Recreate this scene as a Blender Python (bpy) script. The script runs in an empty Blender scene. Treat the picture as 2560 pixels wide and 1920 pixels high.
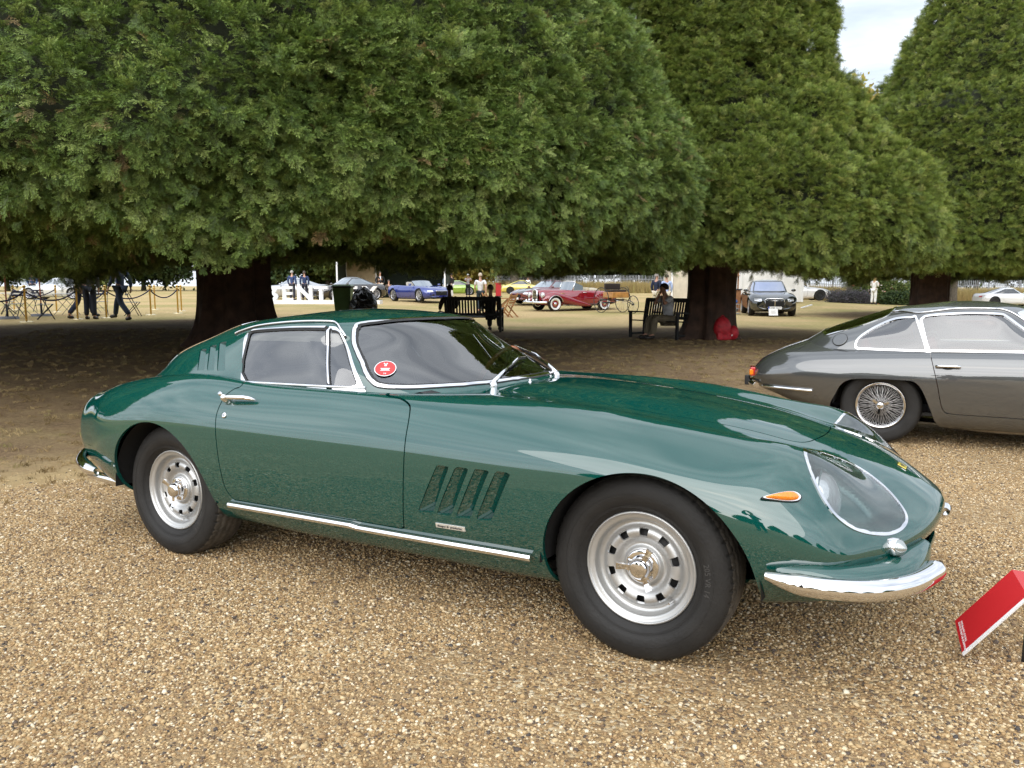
import bpy, bmesh, math, random
import numpy as np
from mathutils import Vector, Matrix, Euler
random.seed(7); RNG=np.random.default_rng(11)
SC=bpy.context.scene; COL=SC.collection
# ------------------------------------------------------------------ camera, sky, sun, exposure
CAM_H=1.297; CAM_PITCH=0.125
cd=bpy.data.cameras.new('camera'); cam=bpy.data.objects.new('camera',cd); COL.objects.link(cam)
cam.location=(0,0,CAM_H); cam.rotation_euler=(math.pi/2-CAM_PITCH,0,0)
cd.sensor_fit='HORIZONTAL'; cd.sensor_width=36; cd.lens=36*1982/2560; cd.clip_start=.05; cd.clip_end=2000
SC.camera=cam
SUN_EL=math.radians(36); SUN_AZ=math.radians(200)      # azimuth from +Y clockwise: behind the camera, to its left
w=bpy.data.worlds.new('World'); SC.world=w; w.use_nodes=True
nt=w.node_tree; nt.nodes.clear(); NN=nt.nodes.new; LK=nt.links.new
wo=NN('ShaderNodeOutputWorld'); bg=NN('ShaderNodeBackground'); sky=NN('ShaderNodeTexSky')
sky.sky_type='NISHITA'; sky.sun_disc=False; sky.sun_elevation=SUN_EL; sky.sun_rotation=SUN_AZ
sky.air_density=1.0; sky.dust_density=2.0; sky.ozone_density=1.0
tc=NN('ShaderNodeTexCoord'); sep=NN('ShaderNodeSeparateXYZ'); LK(tc.outputs['Generated'],sep.inputs[0])
# cloud layer: project the view direction on a flat layer overhead, then noise
zc=NN('ShaderNodeMath'); zc.operation='ABSOLUTE'; LK(sep.outputs[2],zc.inputs[0])
za=NN('ShaderNodeMath'); za.operation='ADD'; LK(zc.outputs[0],za.inputs[0]); za.inputs[1].default_value=.12
dv=NN('ShaderNodeVectorMath'); dv.operation='DIVIDE'; cb=NN('ShaderNodeCombineXYZ')
for i in range(3): LK(za.outputs[0],cb.inputs[i])
LK(tc.outputs['Generated'],dv.inputs[0]); LK(cb.outputs[0],dv.inputs[1])
mp=NN('ShaderNodeMapping'); LK(dv.outputs[0],mp.inputs[0]); mp.inputs['Scale'].default_value=(1.0,1.7,1.0); mp.inputs['Rotation'].default_value=(0,0,.5)
n1=NN('ShaderNodeTexNoise'); n1.inputs['Scale'].default_value=1.15; n1.inputs['Detail'].default_value=9; n1.inputs['Roughness'].default_value=.58; n1.inputs['Distortion'].default_value=.5; LK(mp.outputs[0],n1.inputs['Vector'])
r1=NN('ShaderNodeValToRGB'); LK(n1.outputs[0],r1.inputs[0]); r1.color_ramp.elements[0].position=.32; r1.color_ramp.elements[1].position=.60
r1.color_ramp.elements[0].color=(.55,.55,.55,1); r1.color_ramp.elements[1].color=(1,1,1,1)
n2=NN('ShaderNodeTexNoise'); n2.inputs['Scale'].default_value=2.3; n2.inputs['Detail'].default_value=8; n2.inputs['Distortion'].default_value=.4; LK(mp.outputs[0],n2.inputs['Vector'])
r2=NN('ShaderNodeValToRGB'); LK(n2.outputs[0],r2.inputs[0]); r2.color_ramp.elements[0].position=.30; r2.color_ramp.elements[1].position=.66
r2.color_ramp.elements[0].color=(6.0,6.5,7.2,1); r2.color_ramp.elements[1].color=(8.8,9.3,9.9,1)
mx=NN('ShaderNodeMix'); mx.data_type='RGBA'; LK(r1.outputs[0],mx.inputs[0]); LK(sky.outputs[0],mx.inputs[6]); LK(r2.outputs[0],mx.inputs[7])
# the overcast is brightest round the veiled sun
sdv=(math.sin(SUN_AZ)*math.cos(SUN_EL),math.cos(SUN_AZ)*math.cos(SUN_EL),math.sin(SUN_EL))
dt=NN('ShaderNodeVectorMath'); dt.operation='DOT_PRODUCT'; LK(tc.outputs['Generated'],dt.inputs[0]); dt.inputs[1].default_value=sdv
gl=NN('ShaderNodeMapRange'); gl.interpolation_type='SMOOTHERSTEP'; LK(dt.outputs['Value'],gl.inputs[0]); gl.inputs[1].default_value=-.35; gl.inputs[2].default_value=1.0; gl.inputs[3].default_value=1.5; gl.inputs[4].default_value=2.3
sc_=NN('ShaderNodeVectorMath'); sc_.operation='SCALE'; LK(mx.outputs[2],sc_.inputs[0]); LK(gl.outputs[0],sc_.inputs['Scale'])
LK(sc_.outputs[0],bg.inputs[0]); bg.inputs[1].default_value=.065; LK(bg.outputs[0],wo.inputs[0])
sl=bpy.data.lights.new('sun','SUN'); sl.energy=1.5; sl.angle=math.radians(80); sl.color=(1,.96,.9)
so=bpy.data.objects.new('sun',sl); COL.objects.link(so)
sd=Vector((math.sin(SUN_AZ)*math.cos(SUN_EL),math.cos(SUN_AZ)*math.cos(SUN_EL),math.sin(SUN_EL)))
so.rotation_euler=sd.to_track_quat('Z','Y').to_euler()
vs=SC.view_settings; vs.view_transform='Standard'; vs.look='None'; vs.exposure=0.72; vs.gamma=1
cy=SC.cycles; cy.use_denoising=True; cy.max_bounces=8; cy.diffuse_bounces=3; cy.glossy_bounces=4; cy.transmission_bounces=6; cy.transparent_max_bounces=16
cy.caustics_reflective=False; cy.caustics_refractive=False; cy.sample_clamp_indirect=6
try: cy.denoiser='OPENIMAGEDENOISE'; cy.denoising_input_passes='RGB_ALBEDO_NORMAL'; cy.denoising_prefilter='FAST'
except Exception: pass
# ------------------------------------------------------------------ materials
MATS={}
def mat(name,col,rough=.5,metal=0.,spec=.5,coat=0.,coatr=.03,emit=None,trans=0.,ior=1.5,var=0.,vscale=20.,bump=0.,bscale=60.,alpha=1.):
    if name in MATS: return MATS[name]
    m=bpy.data.materials.new(name); m.use_nodes=True; MATS[name]=m
    b=m.node_tree.nodes['Principled BSDF']; nt=m.node_tree
    c=tuple(col)+((1,) if len(col)==3 else ())
    b.inputs['Base Color'].default_value=c; b.inputs['Roughness'].default_value=rough; b.inputs['Metallic'].default_value=metal
    b.inputs['Specular IOR Level'].default_value=spec; b.inputs['Coat Weight'].default_value=coat; b.inputs['Coat Roughness'].default_value=coatr
    b.inputs['Transmission Weight'].default_value=trans; b.inputs['IOR'].default_value=ior
    if emit: b.inputs['Emission Color'].default_value=tuple(emit[:3])+(1,); b.inputs['Emission Strength'].default_value=emit[3]
    if var or bump:
        t=nt.nodes.new('ShaderNodeTexCoord'); n=nt.nodes.new('ShaderNodeTexNoise'); n.inputs['Scale'].default_value=vscale; n.inputs['Detail'].default_value=6
        nt.links.new(t.outputs['Object'],n.inputs['Vector'])
        if var:
            r=nt.nodes.new('ShaderNodeValToRGB'); r.color_ramp.elements[0].position=.3; r.color_ramp.elements[1].position=.7
            r.color_ramp.elements[0].color=tuple(x*(1-var) for x in c[:3])+(1,); r.color_ramp.elements[1].color=tuple(min(1,x*(1+var)) for x in c[:3])+(1,)
            nt.links.new(n.outputs[0],r.inputs[0]); nt.links.new(r.outputs[0],b.inputs['Base Color'])
        if bump:
            n2=nt.nodes.new('ShaderNodeTexNoise'); n2.inputs['Scale'].default_value=bscale; n2.inputs['Detail'].default_value=5; nt.links.new(t.outputs['Object'],n2.inputs['Vector'])
            bp=nt.nodes.new('ShaderNodeBump'); bp.inputs['Strength'].default_value=bump; bp.inputs['Distance'].default_value=.02
            nt.links.new(n2.outputs[0],bp.inputs['Height']); nt.links.new(bp.outputs[0],b.inputs['Normal'])
    return m
def glass_mat(name,tint=(.8,.85,.84),ior=1.6,rough=.0):
    if name in MATS: return MATS[name]
    m=bpy.data.materials.new(name); m.use_nodes=True; MATS[name]=m; nt=m.node_tree; nt.nodes.clear()
    o=nt.nodes.new('ShaderNodeOutputMaterial'); mx=nt.nodes.new('ShaderNodeMixShader'); t=nt.nodes.new('ShaderNodeBsdfTransparent'); g=nt.nodes.new('ShaderNodeBsdfGlossy'); f=nt.nodes.new('ShaderNodeFresnel')
    t.inputs[0].default_value=tuple(tint)+(1,); g.inputs['Roughness'].default_value=rough; g.inputs[0].default_value=(1,1,1,1); f.inputs[0].default_value=ior
    nt.links.new(f.outputs[0],mx.inputs[0]); nt.links.new(t.outputs[0],mx.inputs[1]); nt.links.new(g.outputs[0],mx.inputs[2]); nt.links.new(mx.outputs[0],o.inputs[0])
    return m
CHROME=mat('chrome',(.82,.82,.83),.04,1.0,bump=.01,bscale=9)
ALLOY=mat('alloy',(.50,.50,.49),.42,.75,bump=.02,bscale=30)
BLACK=mat('black_trim',(.012,.012,.012),.5)
RUBBER=mat('tyre_rubber',(.017,.016,.015),.62,spec=.35,var=.25,vscale=9,bump=.12,bscale=90)
DARK=mat('dark_void',(.006,.006,.006),.9)
GLASS=glass_mat('window_glass',(.66,.68,.68),2.35)
CLEAR=glass_mat('clear_cover',(.93,.95,.95),1.85)
WHITE=mat('white_paint',(.8,.8,.8),.4)
# ------------------------------------------------------------------ object helpers
def link(o,parent=None):
    COL.objects.link(o)
    if parent is not None: o.parent=parent
    return o
def empty(name,loc=(0,0,0),rot=(0,0,0),label=None,cat=None,group=None,kind=None,parent=None):
    o=bpy.data.objects.new(name,None); o.empty_display_size=.2; link(o,parent); o.location=loc; o.rotation_euler=rot
    return tag(o,label,cat,group,kind)
def tag(o,label=None,cat=None,group=None,kind=None):
    if label: o['label']=label
    if cat: o['category']=cat
    if group: o['group']=group
    if kind: o['kind']=kind
    return o
def mesh_obj(name,V,F,m,parent=None,smooth=True,normals=None,loc=None,rot=None,mats=None,fm=None):
    me=bpy.data.meshes.new(name); me.from_pydata([tuple(map(float,v)) for v in V],[],[tuple(int(i) for i in f) for f in F])
    if mats:
        for x in mats: me.materials.append(x)
        me.polygons.foreach_set('material_index',np.asarray(fm,dtype=np.int32))
    else: me.materials.append(m)
    me.polygons.foreach_set('use_smooth',np.full(len(me.polygons),bool(smooth)))
    me.update()
    if normals is not None:
        me.normals_split_custom_set_from_vertices([tuple(map(float,n)) for n in normals])
    o=bpy.data.objects.new(name,me); link(o,parent)
    if loc is not None: o.location=loc
    if rot is not None: o.rotation_euler=rot
    return o
class MB:
    """collects shapes that become ONE mesh object"""
    def __init__(s): s.V=[]; s.F=[]; s.S=[]
    def add(s,V,F,smooth=False):
        b=len(s.V); s.V+= [tuple(v) for v in V]; s.F+=[tuple(i+b for i in f) for f in F]; s.S+=[smooth]*len(F); return s
    def box(s,c,d,rz=0,M=None,taper=1.):
        x,y,z=[k/2 for k in d]; P=[(-x,-y,-z),(x,-y,-z),(x,y,-z),(-x,y,-z),(-x*taper,-y*taper,z),(x*taper,-y*taper,z),(x*taper,y*taper,z),(-x*taper,y*taper,z)]
        R=Matrix.Rotation(rz,3,'Z') if M is None else M
        return s.add([tuple(R@Vector(p)+Vector(c)) for p in P],[(0,3,2,1),(4,5,6,7),(0,1,5,4),(1,2,6,5),(2,3,7,6),(3,0,4,7)])
    def bar(s,a,b,w,t=None,up=(0,0,1)):
        a=Vector(a);b=Vector(b);d=b-a;L=d.length
        if L<1e-6: return s
        z=d/L; u=Vector(up)
        if abs(z.dot(u))>.98: u=Vector((0,1,0))
        x=z.cross(u).normalized(); y=x.cross(z)
        t=w if t is None else t
        P=[]
        for q in (a,b):
            for sx,sy in((-1,-1),(1,-1),(1,1),(-1,1)): P.append(tuple(q+x*(sx*w/2)+y*(sy*t/2)))
        return s.add(P,[(3,2,1,0),(4,5,6,7),(0,1,5,4),(1,2,6,5),(2,3,7,6),(3,0,4,7)])
    def tube(s,path,r,n=8,cap=True,closed=False):
        P=[Vector(p) for p in path]; m=len(P); rr=r if hasattr(r,'__len__') else [r]*m
        V=[];up=None
        for i,p in enumerate(P):
            a=P[(i-1)%m] if (closed or i>0) else p; b=P[(i+1)%m] if (closed or i<m-1) else p
            t=(b-a).normalized()
            if up is None:
                up=Vector((0,0,1)) if abs(t.z)<.9 else Vector((1,0,0))
            x=t.cross(up).normalized(); y=x.cross(t).normalized(); up=y
            for k in range(n):
                an=2*math.pi*k/n; V.append(tuple(p+x*(rr[i]*math.cos(an))+y*(rr[i]*math.sin(an))))
        F=[]
        for i in range(m if closed else m-1):
            for k in range(n):
                j=(i+1)%m; F.append((i*n+k,i*n+(k+1)%n,j*n+(k+1)%n,j*n+k))
        s.add(V,F,True)
        if cap and not closed:
            b=len(s.V)-len(V); s.F.append(tuple(b+k for k in range(n))[::-1]); s.F.append(tuple(b+(m-1)*n+k for k in range(n))); s.S+=[False,False]
        return s
    def lathe(s,prof,n=24,axis='Z',c=(0,0,0),smooth=True,a0=0,a1=2*math.pi):
        full=abs(a1-a0-2*math.pi)<1e-6; m=len(prof); k=n if full else n+1; V=[]
        for i in range(k):
            a=a0+(a1-a0)*i/n; ca,sa=math.cos(a),math.sin(a)
            for r,h in prof:
                if axis=='Z': p=(r*ca,r*sa,h)
                elif axis=='Y': p=(r*ca,h,r*sa)
                else: p=(h,r*ca,r*sa)
                V.append((p[0]+c[0],p[1]+c[1],p[2]+c[2]))
        F=[]
        for i in range(n):
            j=(i+1)%k
            for q in range(m-1): F.append((i*m+q,j*m+q,j*m+q+1,i*m+q+1))
        return s.add(V,F,smooth)
    def poly(s,pts,th,axis='Y',off=0.):
        """2D outline extruded by th along axis, centred on off"""
        n=len(pts); V=[]
        for h in (off-th/2,off+th/2):
            for a,b in pts:
                V.append((a,h,b) if axis=='Y' else ((a,b,h) if axis=='Z' else (h,a,b)))
        F=[tuple(range(n))[::-1],tuple(range(n,2*n))]+[(i,(i+1)%n,n+(i+1)%n,n+i) for i in range(n)]
        return s.add(V,F)
    def ball(s,c,r,n=12,m=8):
        r=(r,r,r) if not hasattr(r,'__len__') else r; V=[];F=[]
        for j in range(m+1):
            p=math.pi*j/m
            for i in range(n):
                a=2*math.pi*i/n; V.append((c[0]+r[0]*math.sin(p)*math.cos(a),c[1]+r[1]*math.sin(p)*math.sin(a),c[2]+r[2]*math.cos(p)))
        for j in range(m):
            for i in range(n): F.append((j*n+i,(j+1)*n+i,(j+1)*n+(i+1)%n,j*n+(i+1)%n))
        return s.add(V,F,True)
    def build(s,name,m,parent=None,loc=None,rot=None,bevel=0):
        me=bpy.data.meshes.new(name); me.from_pydata(s.V,[],s.F); me.materials.append(m)
        me.polygons.foreach_set('use_smooth',np.array(s.S,dtype=bool)); me.update()
        o=bpy.data.objects.new(name,me); link(o,parent)
        if loc is not None: o.location=loc
        if rot is not None: o.rotation_euler=rot
        if bevel:
            b=o.modifiers.new('bevel','BEVEL'); b.width=bevel; b.segments=2; b.limit_method='ANGLE'
        return o
def copy_tree(o,parent=None):
    c=o.copy(); link(c); c.parent=parent
    for ch in list(o.children): copy_tree(ch,c)
    return c
# ------------------------------------------------------------------ cutting smooth shells into panels
class Shell:
    def __init__(s,V,N,F): s.V=np.asarray(V,float); s.N=np.asarray(N,float); s.F=F
def grid_shell(G,flip=False):
    nu,nv,_=G.shape; N=grid_normals(G)
    idx=np.arange(nu*nv).reshape(nu,nv)
    Q=np.stack([idx[:-1,:-1],idx[1:,:-1],idx[1:,1:],idx[:-1,1:]],-1).reshape(-1,4)
    if flip: Q=Q[:,::-1]; N=-N
    return Shell(G.reshape(-1,3),N.reshape(-1,3),[tuple(q) for q in Q])
def split(S,f):
    """returns (inside f<0, outside) shells, cut exactly on f=0"""
    fv=np.asarray(f(S.V)); fv=np.where(np.abs(fv)<1e-7,1e-7,fv); neg=fv<0
    V=list(map(tuple,S.V)); N=list(map(tuple,S.N)); cache={}
    def cutv(a,b):
        k=(a,b) if a<b else (b,a)
        if k in cache: return cache[k]
        t=fv[k[0]]/(fv[k[0]]-fv[k[1]])
        p=S.V[k[0]]*(1-t)+S.V[k[1]]*t; n=S.N[k[0]]*(1-t)+S.N[k[1]]*t; n=n/(np.linalg.norm(n)+1e-12)
        V.append(tuple(p)); N.append(tuple(n)); cache[k]=len(V)-1; return len(V)-1
    I=[];O=[]; ng=neg.tolist()
    for fc in S.F:
        c=sum(ng[i] for i in fc)
        if c==len(fc): I.append(fc)
        elif c==0: O.append(fc)
        else:
            pi=[];po=[];n=len(fc)
            for q in range(n):
                a=fc[q]; b=fc[(q+1)%n]
                (pi if ng[a] else po).append(a)
                if ng[a]!=ng[b]:
                    m=cutv(a,b); pi.append(m); po.append(m)
            if len(pi)>2: I.append(tuple(pi))
            if len(po)>2: O.append(tuple(po))
    V=np.array(V);N=np.array(N)
    return Shell(V,N,I),Shell(V,N,O)
def compact(S):
    used=sorted({i for f in S.F for i in f}); mp={k:j for j,k in enumerate(used)}
    return Shell(S.V[used],S.N[used],[tuple(mp[i] for i in f) for f in S.F])
def mirror(S):
    return Shell(S.V*[1,-1,1],S.N*[1,-1,1],[f[::-1] for f in S.F])
def join(*L):
    V=[];N=[];F=[];b=0
    for S in L:
        V.append(S.V);N.append(S.N);F+=[tuple(i+b for i in f) for f in S.F]; b+=len(S.V)
    return Shell(np.concatenate(V),np.concatenate(N),F)
def rim(S,depth):
    """adds inward walls along open edges (panel thickness)"""
    S=compact(S); E={}
    for f in S.F:
        n=len(f)
        for q in range(n): E[(f[q],f[(q+1)%n])]=1
    B=[(a,b) for a,b in E if (b,a) not in E and not (abs(S.V[a,1])<1e-4 and abs(S.V[b,1])<1e-4)]
    V=[];N=[];F=[];b0=len(S.V)
    for a,b in B:
        pa,pb=S.V[a],S.V[b]; na,nb=S.N[a],S.N[b]; qa,qb=pa-na*depth,pb-nb*depth
        wn=np.cross(qa-pa,pb-pa); wn/=np.linalg.norm(wn)+1e-12
        k=b0+len(V); V+=[pa,qa,qb,pb]; N+=[wn]*4; F.append((k,k+1,k+2,k+3))
    if not V: return S
    return Shell(np.concatenate([S.V,np.array(V)]),np.concatenate([S.N,np.array(N)]),S.F+F)
def offset(S,d): return Shell(S.V+S.N*d,S.N,S.F)
def shell_obj(name,S,m,parent,depth=0.,off=0.):
    S=compact(S)
    if off: S=offset(S,off)
    if depth: S=rim(S,depth)
    return mesh_obj(name,S.V,S.F,m,parent,True,S.N)
def smooth_poly(P,n=12,closed=True):
    P=np.asarray(P,float); m=len(P); out=[]
    for i in range(m if closed else m-1):
        p0=P[(i-1)%m] if closed else P[max(i-1,0)]; p1=P[i]; p2=P[(i+1)%m]; p3=P[(i+2)%m] if closed else P[min(i+2,m-1)]
        for k in range(n):
            t=k/n; out.append(.5*((2*p1)+(-p0+p2)*t+(2*p0-5*p1+4*p2-p3)*t*t+(-p0+3*p1-3*p2+p3)*t**3))
    if not closed: out.append(P[-1])
    return np.array(out)
def sdf(P,X):
    """signed distance of points X (n,2) to closed polygon P (negative inside)"""
    P=np.asarray(P,float); X=np.asarray(X,float); d=np.full(len(X),1e9); ins=np.zeros(len(X),bool)
    lo=P.min(0)-.3; hi=P.max(0)+.3; near=((X>lo)&(X<hi)).all(1); Y=X[near]; dn=np.full(len(Y),1e9); inn=np.zeros(len(Y),bool)
    for i in range(len(P)):
        a=P[i];b=P[(i+1)%len(P)]; ab=b-a; L=ab@ab+1e-15
        t=np.clip(((Y-a)@ab)/L,0,1); dn=np.minimum(dn,((Y-a-t[:,None]*ab)**2).sum(1))
        if a[1]!=b[1]:
            c=((Y[:,1]<a[1])!=(Y[:,1]<b[1])); xx=a[0]+(Y[:,1]-a[1])*(b[0]-a[0])/(b[1]-a[1]); inn^=c&(Y[:,0]<xx)
    dn=np.sqrt(dn); d[near]=np.where(inn,-dn,dn); return d
# ---------- smooth lofting helpers ----------
def spl(t, P, tq):
    """natural cubic spline through P (n,d) at params t, evaluated at tq"""
    t=np.asarray(t,float); P=np.asarray(P,float); n=len(t); h=np.diff(t)
    A=np.zeros((n,n)); B=np.zeros((n,)+P.shape[1:])
    A[0,0]=A[-1,-1]=1
    for i in range(1,n-1):
        A[i,i-1]=h[i-1]; A[i,i]=2*(h[i-1]+h[i]); A[i,i+1]=h[i]
        B[i]=6*((P[i+1]-P[i])/h[i]-(P[i]-P[i-1])/h[i-1])
    M=np.linalg.solve(A,B.reshape(n,-1)).reshape(B.shape)
    k=np.clip(np.searchsorted(t,tq,side='right')-1,0,n-2)
    sh=(-1,)+(1,)*(P.ndim-1)
    a=((t[k+1]-tq)/h[k]).reshape(sh); b=((tq-t[k])/h[k]).reshape(sh); hh=h[k].reshape(sh)
    return a*P[k]+b*P[k+1]+((a**3-a)*M[k]+(b**3-b)*M[k+1])*hh**2/6
def loft(net, tu, tv, nu, nv):
    """net (I,K,3) -> (nu,nv,3) smooth surface"""
    net=np.asarray(net,float)
    G=spl(tu,net,np.linspace(tu[0],tu[-1],nu))
    G=spl(tv,np.transpose(G,(1,0,2)),np.linspace(tv[0],tv[-1],nv))
    return np.transpose(G,(1,0,2))
def grid_normals(G):
    du=np.gradient(G,axis=0); dv=np.gradient(G,axis=1)
    n=np.cross(du,dv); n/=np.linalg.norm(n,axis=2,keepdims=True)+1e-12
    return n
# ---------- hull of the green coupe: stations along x; (w,z) for each control line ----------
# x, bow, centre z, k1 z, valley(w,z), crest, shoulder, upper side, widest, lower side, sill, rocker
HULL=[
(-2.165,.13,.665, .665,(.30,.66),(.44,.645),(.53,.61),(.565,.57),(.57,.52),(.55,.47),(.50,.43),(.44,.41)),
(-2.135,.13,.735,.735,(.37,.73),(.54,.712),(.635,.66),(.668,.595),(.672,.525),(.648,.45),(.60,.395),(.53,.37)),
(-1.99,.11,.785,.785,(.42,.78),(.585,.765),(.70,.71),(.743,.632),(.75,.55),(.73,.44),(.68,.355),(.60,.315)),
(-1.75,.06,.815,.815,(.45,.812),(.64,.812),(.765,.75),(.81,.663),(.82,.56),(.797,.43),(.745,.325),(.66,.27)),
(-1.45,.02,.845,.845,(.48,.843),(.675,.858),(.80,.79),(.848,.69),(.857,.57),(.835,.43),(.785,.315),(.70,.25)),
(-1.2,0,.85,.85,(.52,.85),(.695,.885),(.812,.815),(.86,.705),(.867,.58),(.848,.44),(.80,.315),(.72,.24)),
(-.95,0,.84,.84,(.55,.845),(.705,.893),(.815,.815),(.861,.705),(.866,.585),(.847,.44),(.803,.32),(.73,.235)),
(-.7,0,.83,.83,(.58,.838),(.712,.874),(.806,.803),(.851,.705),(.857,.595),(.84,.45),(.803,.325),(.735,.235)),
(-.4,0,.83,.83,(.60,.838),(.712,.863),(.797,.797),(.84,.70),(.847,.60),(.833,.46),(.802,.33),(.735,.23)),
(0,0,.83,.833,(.60,.838),(.705,.856),(.79,.797),(.834,.70),(.843,.60),(.831,.46),(.80,.33),(.735,.23)),
(.4,0,.868,.866,(.48,.856),(.665,.850),(.783,.785),(.833,.695),(.843,.60),(.832,.46),(.80,.33),(.735,.228)),
(.8,0,.862,.856,(.47,.836),(.635,.842),(.78,.77),(.84,.69),(.852,.60),(.838,.46),(.80,.335),(.735,.23)),
(1.2,0,.818,.812,(.45,.788),(.60,.807),(.775,.74),(.85,.675),(.862,.59),(.85,.46),(.81,.34),(.73,.24)),
(1.5,0,.762,.757,(.43,.738),(.570,.763),(.745,.70),(.828,.64),(.850,.555),(.838,.45),(.80,.345),(.72,.26)),
(1.66,.01,.720,.716,(.38,.705),(.53,.741),(.71,.685),(.795,.61),(.826,.537),(.815,.44),(.785,.35),(.71,.28)),
(1.80,.04,.674,.670,(.36,.660),(.49,.672),(.63,.628),(.745,.558),(.784,.50),(.78,.43),(.75,.357),(.68,.295)),
(1.93,.12,.618,.611,(.33,.588),(.45,.579),(.58,.550),(.69,.492),(.73,.46),(.725,.41),(.70,.36),(.63,.315)),
(2.03,.22,.555,.545,(.30,.522),(.41,.508),(.53,.487),(.605,.462),(.64,.435),(.635,.40),(.61,.37),(.55,.345)),
(2.085,.30,.487,.478,(.27,.465),(.36,.455),(.45,.445),(.50,.432),(.53,.42),(.53,.40),(.515,.385),(.47,.372)),
(2.078,.30,.435,.432,(.26,.428),(.34,.424),(.41,.42),(.45,.415),(.47,.41),(.465,.40),(.45,.393),(.41,.388)),
]
def hull_net(T=None,nose=True):
    net=[]
    for (x,bow,zc,z1,*pts) in (HULL if T is None else T):
        sg=1 if x>0 else -1
        w2=pts[0][0]
        sec=[(0,zc),(w2*.5,z1)]+list(pts)+[(pts[-1][0]*.55,pts[-1][1]-.012),(0,pts[-1][1]-.015)]
        fz=min(max((x-1.75)/.3,0),1)*.25 if nose else 0
        net.append([(x-sg*bow*(w/.85)**2-fz*max(0,.46-z),-w,z) for w,z in sec])
    return np.array(net)
def hull(nu=330,nv=150,T=None):
    net=hull_net(T,T is None)
    # parameters by average chord
    d=np.linalg.norm(np.diff(net,axis=0),axis=2).mean(1); tu=np.r_[0,np.cumsum(d)]
    d=np.linalg.norm(np.diff(net,axis=1),axis=2).mean(0); tv=np.r_[0,np.cumsum(d)]
    return loft(net,tu,tv,nu,nv)
# ---------- greenhouse: stacked contours from below the belt to the roof ----------
# each contour: front centre, front mid, front quarter, A corner, door front, door mid, door rear, sail, rear quarter, rear mid, rear centre : (x,w,z)
GH=[
[(.50,0,0.8),(.45,.28,0.8),(.33,.50,0.8),(.17,.62,0.8),(-.06,.70,0.8),(-.40,.725,0.8),(-.75,.73,0.8),(-1.18,.70,0.8),(-1.58,.63,0.8),(-1.83,.38,0.8),(-1.9,0,0.8)],
[(.425,0,0.866),(.375,.28,0.866),(.255,.485,0.862),(.095,.605,0.86),(-.11,.68,0.858),(-.42,.705,0.86),(-.75,.71,0.862),(-1.15,.68,0.865),(-1.49,.595,0.86),(-1.70,.36,0.854),(-1.76,0,0.852)],
[(.235,0,0.966),(.185,.27,0.966),(.08,.46,0.964),(-.05,.562,0.961),(-.20,.632,0.96),(-.46,.655,0.961),(-.76,.658,0.962),(-1.08,.63,0.965),(-1.37,.555,0.965),(-1.55,.34,0.962),(-1.60,0,0.96)],
[(.045,0,1.072),(.0,.26,1.07),(-.085,.42,1.063),(-.18,.512,1.054),(-.29,.58,1.054),(-.50,.607,1.059),(-.76,.607,1.059),(-.99,.575,1.056),(-1.19,.495,1.054),(-1.30,.30,1.054),(-1.34,0,1.054)],
[(-.095,0,1.143),(-.125,.25,1.14),(-.18,.40,1.132),(-.25,.475,1.126),(-.34,.533,1.125),(-.52,.555,1.128),(-.75,.55,1.126),(-.92,.505,1.123),(-1.05,.415,1.12),(-1.12,.24,1.12),(-1.14,0,1.121)],
[(-.24,0,1.179),(-.26,.19,1.176),(-.30,.29,1.171),(-.35,.345,1.167),(-.41,.38,1.167),(-.54,.395,1.169),(-.68,.385,1.168),(-.78,.345,1.165),(-.85,.27,1.162),(-.90,.15,1.162),(-.92,0,1.162)],
[(-.38,0,1.193),(-.39,.09,1.192),(-.41,.14,1.191),(-.43,.17,1.19),(-.47,.19,1.19),(-.55,.195,1.19),(-.62,.19,1.189),(-.66,.17,1.188),(-.69,.135,1.187),(-.71,.07,1.187),(-.72,0,1.187)],
[(-.52,0,1.198),(-.525,.01,1.198),(-.53,.02,1.198),(-.535,.02,1.198),(-.54,.02,1.198),(-.55,.02,1.198),(-.56,.02,1.198),(-.57,.02,1.198),(-.575,.015,1.198),(-.58,.01,1.198),(-.585,0,1.198)],
]
def greenhouse(nu=120,nv=260,T=None):
    net=np.array([[(x,-w,z) for x,w,z in r] for r in (GH if T is None else T)])
    d=np.linalg.norm(np.diff(net,axis=0),axis=2).mean(1); tu=np.r_[0,np.cumsum(d)]
    # close symmetric at both centre ends: mirror neighbours for tangent continuity
    full=np.concatenate([net[:,1:3][:,::-1]*[1,-1,1],net,net[:,-3:-1][:,::-1]*[1,-1,1]],axis=1)
    d=np.linalg.norm(np.diff(full[:5],axis=1),axis=2).mean(0); tv=np.r_[0,np.cumsum(d)]
    G=spl(tu,full,np.linspace(tu[0],tu[-1],nu))
    G=np.transpose(spl(tv,np.transpose(G,(1,0,2)),np.linspace(tv[2],tv[-3],nv)),(1,0,2))
    G[:,0,1]=0;G[:,-1,1]=0
    return G
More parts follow.
